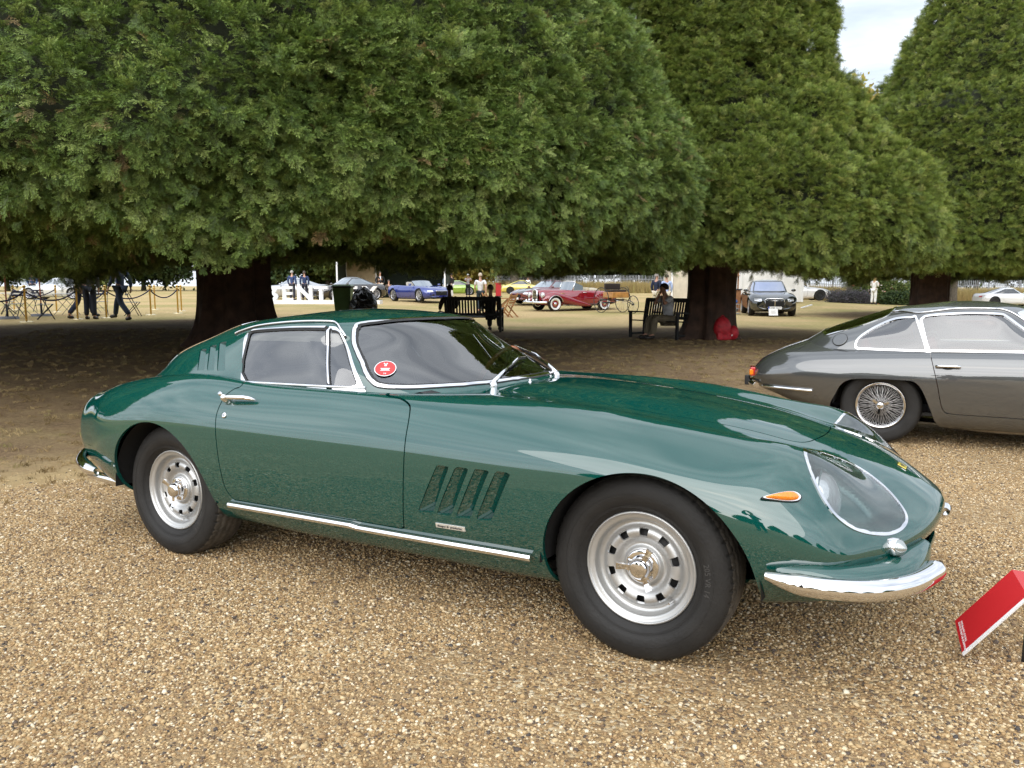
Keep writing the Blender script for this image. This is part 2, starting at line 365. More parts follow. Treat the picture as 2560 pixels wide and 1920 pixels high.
# ------------------------------------------------------------------ terrain and picture-to-place helpers
F_PX=1982.; HOR=960-F_PX*math.tan(CAM_PITCH)
def sstep(a,b,x):
    t=np.clip((np.asarray(x,float)-a)/(b-a),0,1); return t*t*(3-2*t)
def terrain(x,y):
    x=np.asarray(x,float); y=np.asarray(y,float)
    # gentle slope of the gravel where the green car stands
    nx,ny=-.004682/.99963,.026928/.99963
    cx,cy=-.23634,3.82172
    M=CAR_M_; n=M[:,2]; zc=CAR_L_[2]-(n[0]*(x-CAR_L_[0])+n[1]*(y-CAR_L_[1]))/n[2]
    d=np.hypot(x-cx,(y-cy)); wgt=1-sstep(3.5,10,d)
    z=zc*wgt
    g=1-sstep(2.0,5.0,np.hypot(x-4.83,y-7.18)); z=z*(1-g)+(-.143)*g       # where the grey car stands
    z=z+np.maximum(.25*sstep(-1.5,-6.5,x)*sstep(13,20,y),.34*sstep(38,47,y)*(1-sstep(14,26,x)))-.33*sstep(24,32,x)*sstep(35,50,y)
    return z
def _carm():
    cz,sz=math.cos(-.5225),math.sin(-.5225); ct,st=math.cos(.0175),math.sin(.0175); cr,sr=math.cos(-.021),math.sin(-.021)
    A=np.array([[cz,-sz,0],[sz,cz,0],[0,0,1]])@np.array([[ct,0,-st],[0,1,0],[st,0,ct]]); B=A@np.array([[1,0,0],[0,cr,-sr],[0,sr,cr]])
    piv=np.array([0,-.74,0]); return B,np.array([-.2365,3.822,0])+A@piv-B@piv
CAR_M_,CAR_L_=_carm()
def pray(px,py):
    """direction (per metre of y) of the line of sight through photo pixel px,py"""
    u=(px-1280)/F_PX; v=-(py-960)/F_PX; c,s=math.cos(CAM_PITCH),math.sin(CAM_PITCH)
    d=np.array([u,c+v*s,-s+v*c]); return d/d[1]
def at(px,py,D):
    d=pray(px,py); return Vector((d[0]*D,D,CAM_H+d[2]*D))
def on_ground(px,py):
    d=pray(px,py); best=None
    for D in np.concatenate([np.linspace(1.5,30,600),np.linspace(30,140,800)]):
        z=CAM_H+d[2]*D
        if z<=terrain(d[0]*D,D): return Vector((d[0]*D,D,float(terrain(d[0]*D,D))))
    return Vector((d[0]*140,140,0))
def gz(x,y): return float(terrain(x,y))
# ------------------------------------------------------------------ ground sheet
def ground_material():
    m=bpy.data.materials.new('ground'); m.use_nodes=True; nt=m.node_tree; b=nt.nodes['Principled BSDF']; N=nt.nodes.new; L=nt.links.new
    tc=N('ShaderNodeNewGeometry'); P=tc.outputs['Position']; sp=N('ShaderNodeSeparateXYZ'); L(P,sp.inputs[0])
    def noise(sc,det=6,rough=.6,dist=0.):
        n=N('ShaderNodeTexNoise'); n.inputs['Scale'].default_value=sc; n.inputs['Detail'].default_value=det; n.inputs['Roughness'].default_value=rough; n.inputs['Distortion'].default_value=dist; L(P,n.inputs['Vector']); return n.outputs[0]
    def ramp(f,stops):
        r=N('ShaderNodeValToRGB'); L(f,r.inputs[0]); e=r.color_ramp.elements
        while len(e)<len(stops): e.new(.5)
        for k,(p,c) in enumerate(stops): e[k].position=p; e[k].color=tuple(c)+(1,)
        return r.outputs[0]
    def math_(op,a,bv):
        q=N('ShaderNodeMath'); q.operation=op
        for i,v in enumerate((a,bv)):
            if isinstance(v,(int,float)): q.inputs[i].default_value=v
            else: L(v,q.inputs[i])
        return q.outputs[0]
    def mix(f,a,c):
        q=N('ShaderNodeMix'); q.data_type='RGBA'
        if isinstance(f,(int,float)): q.inputs[0].default_value=f
        else: L(f,q.inputs[0])
        for i,v in ((6,a),(7,c)):
            if isinstance(v,tuple): q.inputs[i].default_value=v+(1,)
            else: L(v,q.inputs[i])
        return q.outputs[2]
    # gravel: stone cells in two sizes plus sandy patches
    vo=N('ShaderNodeTexVoronoi'); vo.inputs['Scale'].default_value=78; L(P,vo.inputs['Vector'])
    st=ramp(N_sep(N,L,vo.outputs['Color']),[(0,(0.090,0.072,0.059)),(.14,(0.217,0.134,0.068)),(.36,(0.334,0.211,0.096)),(.62,(0.434,0.296,0.142)),(.86,(0.560,0.430,0.247)),(1,(0.669,0.582,0.420))])
    vo2=N('ShaderNodeTexVoronoi'); vo2.inputs['Scale'].default_value=165; L(P,vo2.inputs['Vector'])
    st2=ramp(N_sep(N,L,vo2.outputs['Color']),[(0,(0.181,0.125,0.083)),(.4,(0.307,0.206,0.110)),(.8,(0.425,0.305,0.164)),(1,(0.560,0.448,0.293))])
    sand=ramp(noise(1.7,5,.62,.6),[(.46,(0,0,0)),(.62,(1,1,1))])
    gcol=mix(sand,st,mix(.45,st2,(0.334,0.220,0.105)))
    gcol=mix(.16,gcol,ramp(noise(.55,4),[(.3,(0.271,0.179,0.092)),(.7,(0.452,0.332,0.201))]))
    # bare earth with litter under the trees
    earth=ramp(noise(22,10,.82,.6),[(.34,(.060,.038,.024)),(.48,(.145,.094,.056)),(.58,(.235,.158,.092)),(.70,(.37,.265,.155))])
    # dry lawn
    lawn=mix(ramp(noise(.16,4,.55,.5),[(.44,(0,0,0)),(.62,(1,1,1))]),ramp(noise(9,8,.75),[(.3,(.38,.27,.125)),(.7,(.58,.445,.235))]),ramp(noise(9,8,.75),[(.3,(.24,.21,.075)),(.7,(.42,.355,.15))]))
    lawn=mix(ramp(noise(2.2,6,.7),[(.45,(0,0,0)),(.75,(.55,.55,.55))]),lawn,(.40,.29,.14))
    # zones: gravel / earth boundary is a wobbly line, earth discs under crowns
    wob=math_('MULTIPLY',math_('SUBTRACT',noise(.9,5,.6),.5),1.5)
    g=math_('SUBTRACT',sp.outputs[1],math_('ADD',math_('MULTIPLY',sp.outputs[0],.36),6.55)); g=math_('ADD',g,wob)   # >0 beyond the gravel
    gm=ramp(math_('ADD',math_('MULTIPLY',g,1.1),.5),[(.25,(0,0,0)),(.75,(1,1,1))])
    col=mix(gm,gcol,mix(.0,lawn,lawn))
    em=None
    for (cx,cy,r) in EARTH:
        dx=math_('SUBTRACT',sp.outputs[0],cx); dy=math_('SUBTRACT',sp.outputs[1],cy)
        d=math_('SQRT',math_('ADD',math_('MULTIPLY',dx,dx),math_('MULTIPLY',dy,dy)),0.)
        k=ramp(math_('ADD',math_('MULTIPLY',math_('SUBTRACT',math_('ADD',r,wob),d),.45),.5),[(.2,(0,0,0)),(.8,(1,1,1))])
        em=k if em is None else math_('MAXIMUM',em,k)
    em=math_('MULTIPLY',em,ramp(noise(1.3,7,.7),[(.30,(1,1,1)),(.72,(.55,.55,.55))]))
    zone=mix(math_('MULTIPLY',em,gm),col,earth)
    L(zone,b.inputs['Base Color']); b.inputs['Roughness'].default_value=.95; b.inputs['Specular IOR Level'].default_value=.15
    h=math_('ADD',math_('MULTIPLY',vo.outputs['Distance'],-1.0),math_('MULTIPLY',noise(60,6,.7),.8))
    bp=N('ShaderNodeBump'); bp.inputs['Strength'].default_value=.75; bp.inputs['Distance'].default_value=.012; L(h,bp.inputs['Height']); L(bp.outputs[0],b.inputs['Normal'])
    return m
def N_sep(N,L,col):
    s=N('ShaderNodeSeparateColor'); L(col,s.inputs[0]); return s.outputs[0]
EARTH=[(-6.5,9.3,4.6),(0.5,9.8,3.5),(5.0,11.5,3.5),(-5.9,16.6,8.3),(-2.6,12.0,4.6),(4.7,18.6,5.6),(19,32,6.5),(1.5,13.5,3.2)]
def build_ground():
    t=np.linspace(-1,1,181); ax=np.sinh(t*5.2)/np.sinh(5.2)*420
    X,Y=np.meshgrid(ax,ax+6,indexing='ij'); Z=terrain(X,Y); n=len(ax)
    idx=np.arange(n*n).reshape(n,n); Q=np.stack([idx[:-1,:-1],idx[1:,:-1],idx[1:,1:],idx[:-1,1:]],-1).reshape(-1,4)
    o=mesh_obj('ground',np.stack([X,Y,Z],-1).reshape(-1,3),Q,ground_material(),None,True); tag(o,kind='structure')
# ------------------------------------------------------------------ scattering (geometry nodes on a cloud of points)
def scatter(name,P,rot,scl,idx,sources,parent=None,m=None):
    """one object: sources (meshes) placed on points"""
    col=bpy.data.collections.new(name+'_shapes')
    for k,me in enumerate(sources):
        s=bpy.data.objects.new('%s_shape_%02d'%(name,k),me); col.objects.link(s)
    me=bpy.data.meshes.new(name); me.vertices.add(len(P)); me.vertices.foreach_set('co',np.asarray(P,np.float32).ravel())
    a=me.attributes.new('rot','FLOAT_VECTOR','POINT'); a.data.foreach_set('vector',np.asarray(rot,np.float32).ravel())
    a=me.attributes.new('scl','FLOAT','POINT'); a.data.foreach_set('value',np.asarray(scl,np.float32).ravel())
    a=me.attributes.new('pick','INT','POINT'); a.data.foreach_set('value',np.asarray(idx,np.int32).ravel())
    me.update(); o=bpy.data.objects.new(name,me); link(o,parent)
    g=bpy.data.node_groups.new(name,'GeometryNodeTree'); g.interface.new_socket('Geometry',in_out='INPUT',socket_type='NodeSocketGeometry'); g.interface.new_socket('Geometry',in_out='OUTPUT',socket_type='NodeSocketGeometry')
    N=g.nodes.new; L=g.links.new; gi=N('NodeGroupInput'); go=N('NodeGroupOutput')
    mp=N('GeometryNodeMeshToPoints'); ip=N('GeometryNodeInstanceOnPoints'); ci=N('GeometryNodeCollectionInfo'); ci.inputs['Collection'].default_value=col; ci.inputs['Separate Children'].default_value=True; ci.inputs['Reset Children'].default_value=True
    L(gi.outputs[0],mp.inputs['Mesh']); L(mp.outputs[0],ip.inputs['Points']); L(ci.outputs[0],ip.inputs['Instance']); ip.inputs['Pick Instance'].default_value=True
    for nm,ty,sk in (('rot','FLOAT_VECTOR','Rotation'),('scl','FLOAT','Scale'),('pick','INT','Instance Index')):
        na=N('GeometryNodeInputNamedAttribute'); na.data_type=ty; na.inputs['Name'].default_value=nm; L(na.outputs[0],ip.inputs[sk])
    L(ip.outputs[0],go.inputs[0])
    md=o.modifiers.new('scatter','NODES'); md.node_group=g
    return o
def raw_mesh(name,V,F,m,smooth=False):
    me=bpy.data.meshes.new(name); me.from_pydata([tuple(v) for v in V],[],[tuple(f) for f in F]); me.materials.append(m); me.polygons.foreach_set('use_smooth',np.full(len(F),smooth)); me.update(); return me
def varied_mat(name,stops,rough=.7,spec=.3,trans=0.):
    """colour picked per instance"""
    m=bpy.data.materials.new(name); m.use_nodes=True; nt=m.node_tree; b=nt.nodes['Principled BSDF']; oi=nt.nodes.new('ShaderNodeObjectInfo'); r=nt.nodes.new('ShaderNodeValToRGB')
    e=r.color_ramp.elements
    while len(e)<len(stops): e.new(.5)
    for k,(p,c) in enumerate(stops): e[k].position=p; e[k].color=tuple(c)+(1,)
    nt.links.new(oi.outputs['Random'],r.inputs[0]); nt.links.new(r.outputs[0],b.inputs['Base Color']); b.inputs['Roughness'].default_value=rough; b.inputs['Specular IOR Level'].default_value=spec
    if trans:
        out=nt.nodes['Material Output']; tr=nt.nodes.new('ShaderNodeBsdfTranslucent'); mx=nt.nodes.new('ShaderNodeMixShader'); mx.inputs[0].default_value=trans
        nt.links.new(r.outputs[0],tr.inputs[0]); nt.links.new(b.outputs[0],mx.inputs[1]); nt.links.new(tr.outputs[0],mx.inputs[2]); nt.links.new(mx.outputs[0],out.inputs[0])
    return m
def build_gravel():
    m=varied_mat('pebbles',[(0,(0.063,0.056,0.053)),(.09,(0.136,0.094,0.064)),(.20,(0.271,0.170,0.083)),(.45,(0.380,0.246,0.114)),(.70,(0.479,0.340,0.173)),(.88,(0.606,0.466,0.274)),(1,(0.723,0.636,0.475))],.75,.3)
    src=[]
    bm=bmesh.new(); bmesh.ops.create_icosphere(bm,subdivisions=1,radius=1); V0=np.array([v.co[:] for v in bm.verts]); F0=[[v.index for v in f.verts] for f in bm.faces]; bm.free()
    for k in range(6):
        r=np.random.default_rng(k); V=V0*(1+r.normal(0,.13,(len(V0),1)))*[1,r.uniform(.6,.95),r.uniform(.4,.6)]; src.append(raw_mesh('pebble',V,F0,m,True))
    P=[]
    for (d0,d1,den) in ((1.7,3.0,11500),(3.0,4.4,9000),(4.4,6.0,5600),(6.0,8.5,2400)):
        half=d1*.70; n=int(den*(d1-d0)*2*half)
        x=RNG.uniform(-half,half,n); y=RNG.uniform(d0,d1,n); k=np.abs(x)<y*.70+.25
        k&=(y-.36*x-6.4+RNG.normal(0,.35,n))<0
        P.append(np.stack([x[k],y[k]],1))
    P=np.concatenate(P)
    # thin out in sandy patches
    def vn(p,s):
        q=np.floor(p*s); f=p*s-q; f=f*f*(3-2*f)
        h=lambda a,b:np.modf(np.abs(np.sin(a*127.1+b*311.7)*43758.5453))[0]
        return (h(q[:,0],q[:,1])*(1-f[:,0])+h(q[:,0]+1,q[:,1])*f[:,0])*(1-f[:,1])+(h(q[:,0],q[:,1]+1)*(1-f[:,0])+h(q[:,0]+1,q[:,1]+1)*f[:,0])*f[:,1]
    s=.6*vn(P+3,1.3)+.4*vn(P,3.1); keep=RNG.random(len(P))<np.clip(1.3-1.2*sstep(.5,.85,s),.40,1); P=P[keep]; n=len(P)
    sz=np.exp(RNG.normal(math.log(.0046),.32,n)); sz=np.clip(sz,.0032,.015)*(1+.03*P[:,1])
    z=terrain(P[:,0],P[:,1])+sz*.12
    rot=np.stack([RNG.normal(0,.3,n),RNG.normal(0,.3,n),RNG.uniform(0,6.28,n)],1)
    o=scatter('gravel',np.column_stack([P,z]),rot,sz,RNG.integers(0,6,n),src); tag(o,'tan and cream gravel stones covering the foreground','gravel',kind='stuff'); print('gravel',n)
def build_grass():
    m=varied_mat('dry_grass',[(0,(.16,.115,.05)),(.4,(.30,.21,.10)),(.8,(.44,.33,.17)),(1,(.26,.22,.09))],.8,.2,.25)
    src=[]
    for k in range(4):
        r=np.random.default_rng(50+k); V=[];F=[]
        for q in range(16):
            a=r.uniform(0,6.28); l=r.uniform(.5,1.); lean=r.uniform(.1,.9); x,y=r.normal(0,.5,2); w_=.06
            b=len(V); dx,dy=math.cos(a),math.sin(a)
            V+=[(x-dy*w_,y+dx*w_,0),(x+dy*w_,y-dx*w_,0),(x+dx*lean*l*.4,y+dy*lean*l*.4,l*.6),(x+dx*lean*l,y+dy*lean*l,l*(1.05-.5*lean))]; F+=[(b,b+1,b+2),(b+0,b+2,b+3)]
        src.append(raw_mesh('tuft',V,F,m))
    n=26000; x=RNG.uniform(-11,9,n); y=RNG.uniform(4.6,19,n); g=y-.36*x-6.55+RNG.normal(0,.45,n)
    sh=np.min([np.hypot(x-a,y-b)-r for a,b,r in EARTH],0)
    k=(g>0)&(np.abs(x)<y*.72)&(RNG.random(n)<np.where(sh<-.5,.30,.8)); x,y=x[k],y[k]; n=len(x)
    o=scatter('grass',np.stack([x,y,terrain(x,y)],1),np.stack([np.zeros(n),np.zeros(n),RNG.uniform(0,6.28,n)],1),RNG.uniform(.022,.055,n),RNG.integers(0,4,n),src); tag(o,'dry straw coloured grass tufts along the gravel edge','grass',kind='stuff')
# ------------------------------------------------------------------ yews
def spray_mesh(k,m,needle=.034,wd=.0062,step=.0125,L=.20):
    """yew shoot: stem with side shoots, narrow needles in two loose ranks; attribute tip = 0 at the base, 1 on the new growth"""
    r=np.random.default_rng(100+k); V=[];F=[];T=[]
    def shoot(p,d,up,l,t0,t1):
        d=np.array(d,float)/np.linalg.norm(d); side=np.cross(up,d); side/=np.linalg.norm(side); upp=np.cross(d,side)
        b=len(V); w_=.0026; e=p+d*l
        V.extend([p-side*w_,p+side*w_,e]); F.append((b,b+1,b+2)); T.extend([t0*.3]*3)
        n=max(3,int(l/step))
        for i in range(n):
            t=(i+.5)/n; droop=-.10*l*t*t; q=p+d*(l*t)+np.array([0,0,droop]); nl=needle*(1.05-.45*t**2)*r.uniform(.75,1.2); tt=t0+(t1-t0)*t
            for s in (-1,1):
                an=r.normal(0,.42); dd=side*s*math.cos(an)*.72+upp*math.sin(an)*.72+d*(.50+.45*t)+np.array([0,0,.10]); dd/=np.linalg.norm(dd); w2=np.cross(dd,upp+r.normal(0,.35,3)); w2/=np.linalg.norm(w2)+1e-9
                b=len(V); tip=q+dd*nl; mid=q+dd*nl*.5
                V.extend([q-w2*wd*.2,mid-w2*wd*.5,tip,mid+w2*wd*.5]); F.append((b,b+1,b+2,b+3)); T.extend([tt*.75,tt,min(1,tt+.25),tt])
    up=np.array([0,0,1.]); shoot(np.zeros(3),(1,0,-.10),up,L,.0,1.)
    ns=6+k%3
    for i in range(ns):
        t=.08+.72*i/ns; s=1 if (i+k)%2 else -1; a=r.uniform(.45,.95); shoot(np.array([L*t,0,-.10*L*t]),(math.cos(a),s*math.sin(a),r.normal(.0,.28)),up,L*r.uniform(.35,.60)*(1.15-.5*t),t*.6,min(1,t+.55))
    me=raw_mesh('yew_spray',V,F,m); at_=me.attributes.new('tip','FLOAT','POINT'); at_.data.foreach_set('value',np.array(T,np.float32)); return me
def vnoise3(p,s,seed=0):
    p=p*s+seed*7.3; q=np.floor(p); f=p-q; f=f*f*(3-2*f)
    h=lambda a:np.modf(np.abs(np.sin(a@np.array([127.1,311.7,74.7]))*43758.5453))[0]
    o=0
    for i in (0,1):
        for j in (0,1):
            for k in (0,1):
                w_=(f[:,0] if i else 1-f[:,0])*(f[:,1] if j else 1-f[:,1])*(f[:,2] if k else 1-f[:,2]); o=o+w_*h(q+np.array([i,j,k]))
    return o
class Lobe:
    def __init__(s,c,prof,seed): s.c=np.array(c,float); s.p=np.array(prof,float); s.seed=seed   # prof: (z,r)
    def r(s,z): return np.interp(z,s.p[:,0],s.p[:,1],left=0,right=0)
    def rad(s,th,z):
        q=np.stack([s.c[0]+6*np.cos(th),s.c[1]+6*np.sin(th),z],1); R=s.r(z)
        return R+(vnoise3(q,.55,s.seed)-.5)*.55*np.clip(R/4,.2,1)+(vnoise3(q,1.5,s.seed+3)-.5)*.28-.30
    def sample(s,n,cam_bias=.75):
        z=RNG.uniform(s.p[0,0],s.p[-1,0],n*6); R=s.r(z); k=RNG.random(n*6)<R/s.p[:,1].max(); z=z[k][:n]; n=len(z)
        th=RNG.uniform(0,2*np.pi,n); rr=s.rad(th,z)
        P=np.stack([s.c[0]+rr*np.cos(th),s.c[1]+rr*np.sin(th),z],1)
        e=.15; dr=(s.r(z+e)-s.r(z-e))/(2*e); Nn=np.stack([np.cos(th),np.sin(th),-np.clip(dr,-2.5,1.0)],1); Nn/=np.linalg.norm(Nn,axis=1,keepdims=True)
        return P,Nn
    def inside(s,P,m): 
        d=np.hypot(P[:,0]-s.c[0],P[:,1]-s.c[1]); return (d<s.r(P[:,2])-m)&(P[:,2]>s.p[0,0])
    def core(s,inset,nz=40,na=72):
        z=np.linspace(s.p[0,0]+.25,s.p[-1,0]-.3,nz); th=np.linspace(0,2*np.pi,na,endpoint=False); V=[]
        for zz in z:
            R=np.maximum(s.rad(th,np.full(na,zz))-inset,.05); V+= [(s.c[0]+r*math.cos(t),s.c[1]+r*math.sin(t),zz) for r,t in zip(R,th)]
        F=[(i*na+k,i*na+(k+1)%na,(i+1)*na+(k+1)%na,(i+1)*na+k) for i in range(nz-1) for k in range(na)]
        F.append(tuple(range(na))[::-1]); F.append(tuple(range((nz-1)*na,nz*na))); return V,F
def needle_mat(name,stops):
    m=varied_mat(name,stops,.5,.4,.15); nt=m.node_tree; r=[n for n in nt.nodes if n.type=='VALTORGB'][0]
    a=nt.nodes.new('ShaderNodeAttribute'); a.attribute_name='tip'; mr=nt.nodes.new('ShaderNodeMapRange'); mr.inputs[1].default_value=0; mr.inputs[2].default_value=1; mr.inputs[3].default_value=.36; mr.inputs[4].default_value=1.65; nt.links.new(a.outputs['Fac'],mr.inputs[0])  # lighter new growth; bases darkened further to paint in the shaded gaps
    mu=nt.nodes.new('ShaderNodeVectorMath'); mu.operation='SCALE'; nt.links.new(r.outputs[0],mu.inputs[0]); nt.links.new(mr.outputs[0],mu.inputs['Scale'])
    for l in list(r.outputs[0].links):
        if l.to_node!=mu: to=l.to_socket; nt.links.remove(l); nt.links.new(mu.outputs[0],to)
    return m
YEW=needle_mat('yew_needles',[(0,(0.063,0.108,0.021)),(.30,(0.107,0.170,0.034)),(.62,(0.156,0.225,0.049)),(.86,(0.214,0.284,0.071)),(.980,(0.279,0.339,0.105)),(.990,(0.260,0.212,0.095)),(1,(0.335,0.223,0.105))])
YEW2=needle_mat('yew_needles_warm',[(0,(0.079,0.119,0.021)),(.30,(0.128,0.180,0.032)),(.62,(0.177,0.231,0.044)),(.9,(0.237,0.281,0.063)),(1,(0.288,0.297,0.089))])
BARK=mat('yew_bark',(.050,.026,.016),.85,var=.55,vscale=5,bump=.6,bscale=14)
CORE=mat('yew_blocker',(.022,.028,.012),.95,var=.5,vscale=6)  # dark colour of the blocking shell, standing in for shade inside the crown
def trunk_mesh(h,r0,seed,flare=.5,nz=22,na=72,lean=(0,0)):
    rr=np.random.default_rng(seed); ph=rr.uniform(0,6.28,6); V=[];F=[]
    for i in range(nz):
        t=i/(nz-1); z=-.12+(h+.12)*t
        for k in range(na):
            a=2*math.pi*k/na; fl=.10*math.sin(5*a+ph[0]+.3*z)+.07*math.sin(9*a+ph[1]-.5*z)+.035*math.sin(17*a+ph[2])+.02*math.sin(31*a+ph[3]+z)
            rad=r0*(1+fl)*(1+flare*math.exp(-max(z,0)*2.6)*(1+.5*math.sin(6*a+ph[4])))*(1+.16*max(0,t-.5))
            V.append((rad*math.cos(a)+lean[0]*t*h,rad*math.sin(a)+lean[1]*t*h,z))
    for i in range(nz-1):
        for k in range(na): F.append((i*na+k,i*na+(k+1)%na,(i+1)*na+(k+1)%na,(i+1)*na+k))
    return V,F
def yew(name,label,base,lobes,r0,nsur,sprays,scale,seed,flare=.5,th=2.6):
    root=empty(name,(0,0,0),label=label,cat='tree')
    root.location=base; B=np.array(base)
    V,F=trunk_mesh(th,r0,seed,flare); mesh_obj('trunk',V,F,BARK,root,True)
    rr=np.random.default_rng(seed+5)
    for k in range(7):      # limbs spreading up into the crown
        a=rr.uniform(0,6.28); l=rr.uniform(2.5,4.5)*min(1,lobes[0].p[:,1].max()/7); z0=rr.uniform(1.3,2.3); p=[(r0*.5*math.cos(a),r0*.5*math.sin(a),z0),(r0*1.0*math.cos(a),r0*1.0*math.sin(a),z0+.5),((r0+l*.5)*math.cos(a+.1),(r0+l*.5)*math.sin(a+.1),z0+1.4),((r0+l)*math.cos(a-.1),(r0+l)*math.sin(a-.1),z0+2.0)]
        b=MB(); b.tube(p,[r0*.28,r0*.22,r0*.13,.04],10); b.build('limb',BARK,root)
    for lb in lobes:
        V,F=lb.core(.55); mesh_obj('crown_blocker',np.array(V)-B,F,CORE,root,True)  # closed dark shell added inside each lobe to block light and see-through
    P=[];Nn=[];camv=np.array([0,0,1.3])
    for lb,n in zip(lobes,nsur):
        p,nn=lb.sample(n)
        dep=np.abs(RNG.normal(0,.16,len(p))); p=p-nn*dep[:,None]
        k=np.ones(len(p),bool)
        for o in lobes:
            if o is not lb: k&=~o.inside(p,1.1)
        # thin the side nobody can see from around the camera
        vis=((camv-p)*nn).sum(1)/np.linalg.norm(camv-p,axis=1); k&=(vis>-.25)|(RNG.random(len(p))<.30)
        p,nn=p[k],nn[k]
        # clumps: push whole neighbourhoods in and out
        cl=(vnoise3(p,2.2,seed)-.5)*.6+(vnoise3(p,4.5,seed+1)-.5)*.4; p=p+nn*(cl*.80)[:,None]; kk=(cl>-.14)|(RNG.random(len(p))<.30); p,nn=p[kk],nn[kk]; P.append(p);Nn.append(nn)
        # hem: drooping sprays
        m=n//6; th_=RNG.uniform(0,6.28,m); z=np.full(m,lb.p[0,0]+.05)+np.abs(RNG.normal(0,.12,m)); rad=lb.rad(th_,z)*np.sqrt(RNG.uniform(.62,1.0,m)); q=np.stack([lb.c[0]+rad*np.cos(th_),lb.c[1]+rad*np.sin(th_),z-.06-np.abs(RNG.normal(0,.10,m))-1.25*np.clip(vnoise3(np.stack([rad*np.cos(th_),rad*np.sin(th_),z*0],1),.75,seed)-.42,0,1)*RNG.random(m)**.7],1)
        k=np.ones(m,bool)
        for o in lobes:
            if o is not lb: k&=~o.inside(q,1.2)
        P.append(q[k]); Nn.append(np.stack([np.cos(th_),np.sin(th_),-.9*np.ones(m)],1)[k])
    P=np.concatenate(P);Nn=np.concatenate(Nn); n=len(P); Nn/=np.linalg.norm(Nn,axis=1,keepdims=True)
    d=Nn*.75+RNG.normal(0,.42,(n,3))+np.array([0,0,-.16])+np.array([0,0,.0]); d/=np.linalg.norm(d,axis=1,keepdims=True)
    up=Nn*.8+np.array([0,0,.85])+RNG.normal(0,.30,(n,3)); z=up-(up*d).sum(1,keepdims=True)*d; z/=np.linalg.norm(z,axis=1,keepdims=True); y=np.cross(z,d)
    # euler XYZ from rotation matrix columns d,y,z
    sy=-d[:,2]; ry=np.arcsin(np.clip(sy,-1,1)); rx=np.arctan2(y[:,2],z[:,2]); rz=np.arctan2(d[:,1],d[:,0])
    o=scatter('crown',P-B,np.stack([rx,ry,rz],1),RNG.uniform(.50,1.35,n)*scale,RNG.integers(0,len(sprays),n),sprays,root); o['kind']='stuff'
    print(name,n); return root
def build_yews():
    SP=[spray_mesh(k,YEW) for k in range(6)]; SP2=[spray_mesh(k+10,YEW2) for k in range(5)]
    # the big tree behind the green car
    b=on_ground(588,862); c1=(b.x,b.y+.1)
    A=Lobe(c1,[(2.2,8.6),(2.4,9.2),(2.8,9.4),(3.6,9.15),(5.0,8.4),(7.0,7.15),(9,5.5),(11,3.7),(13,1.8),(14,.3)],1)
    Bl=Lobe((-3.0,12.6),[(2.10,4.3),(2.4,4.95),(2.9,5.0),(3.6,4.6),(4.6,3.6),(5.6,2.2),(6.2,.4)],2)
    Cl=Lobe((-10.0,12.6),[(1.90,3.8),(2.3,4.6),(3.4,4.7),(4.6,4.0),(5.8,2.6),(6.6,.6)],4)
    yew('yew_tree','huge dark green yew behind the green coupe, its crown filling the upper left',b,[A,Bl,Cl],.61,[180000,100000,75000],SP,.86,3,.55)
    b=on_ground(1772,846)
    A=Lobe((b.x,b.y),[(1.98,4.8),(2.2,5.25),(2.7,5.35),(3.3,5.0),(4,4.35),(5,3.55),(6,2.95),(8.5,2.4),(11,1.8),(13,1.),(14,.2)],6)
    yew('yew_tree','bell-shaped clipped yew with the bench and seated man beneath it',b,[A],.52,[140000],SP2,.88,8,.35)
    b=Vector((-18.5,13.5,gz(-18.5,13.5)))
    A=Lobe((b.x,b.y),[(1.95,6.2),(2.3,6.9),(3.2,7.0),(5,6.3),(7,5.3),(9,4.0),(11,2.5),(13,.5)],14)
    yew('yew_tree','dark yew just beyond the left edge of the picture',b,[A],.6,[30000],SP,1.6,17,.45)
    b=at(2322,770,31.); b.z=0
    A=Lobe((b.x+2.7,b.y+.5),[(2.05,5.9),(2.5,6.6),(4,6.7),(6,6.2),(7.8,5.6),(8.2,4.7),(9.1,4.55),(11,3.6),(13.1,2.6),(15,1.5),(17,.2)],9)
    yew('yew_tree','tall tiered yew at the right edge behind the grey coupe',b,[A],.62,[80000],SP2,1.3,12,.3)
# ------------------------------------------------------------------ the green coupe
CAR_YAW=-.5225; CAR_TILT=.0175; CAR_ROLL=.021
def paint(name,col,flake=.0,rough=.32,coat=1.,spec=.0,metal=0.):
    m=mat(name,col,rough,metal,spec,coat,.012); b=m.node_tree.nodes['Principled BSDF']; b.inputs['Coat IOR'].default_value=2.0
    return m
GREEN=paint('green_paint',(.0014,.057,.046))
def car_root():
    Rz=Matrix.Rotation(CAR_YAW,3,'Z'); Ry=Matrix.Rotation(-CAR_TILT,3,'Y'); Rx=Matrix.Rotation(-CAR_ROLL,3,'X')
    M=Rz@Ry@Rx; piv=Vector((0,-.74,0)); loc=Vector((-.2365,3.822,0))+Rz@Ry@piv-M@piv
    e=empty('green_coupe',loc,M.to_euler(),'dark green vintage coupe with chrome trim and silver slotted wheels on the gravel','car')
    return e,M,loc
CAR,CAR_M,CAR_LOC=car_root()
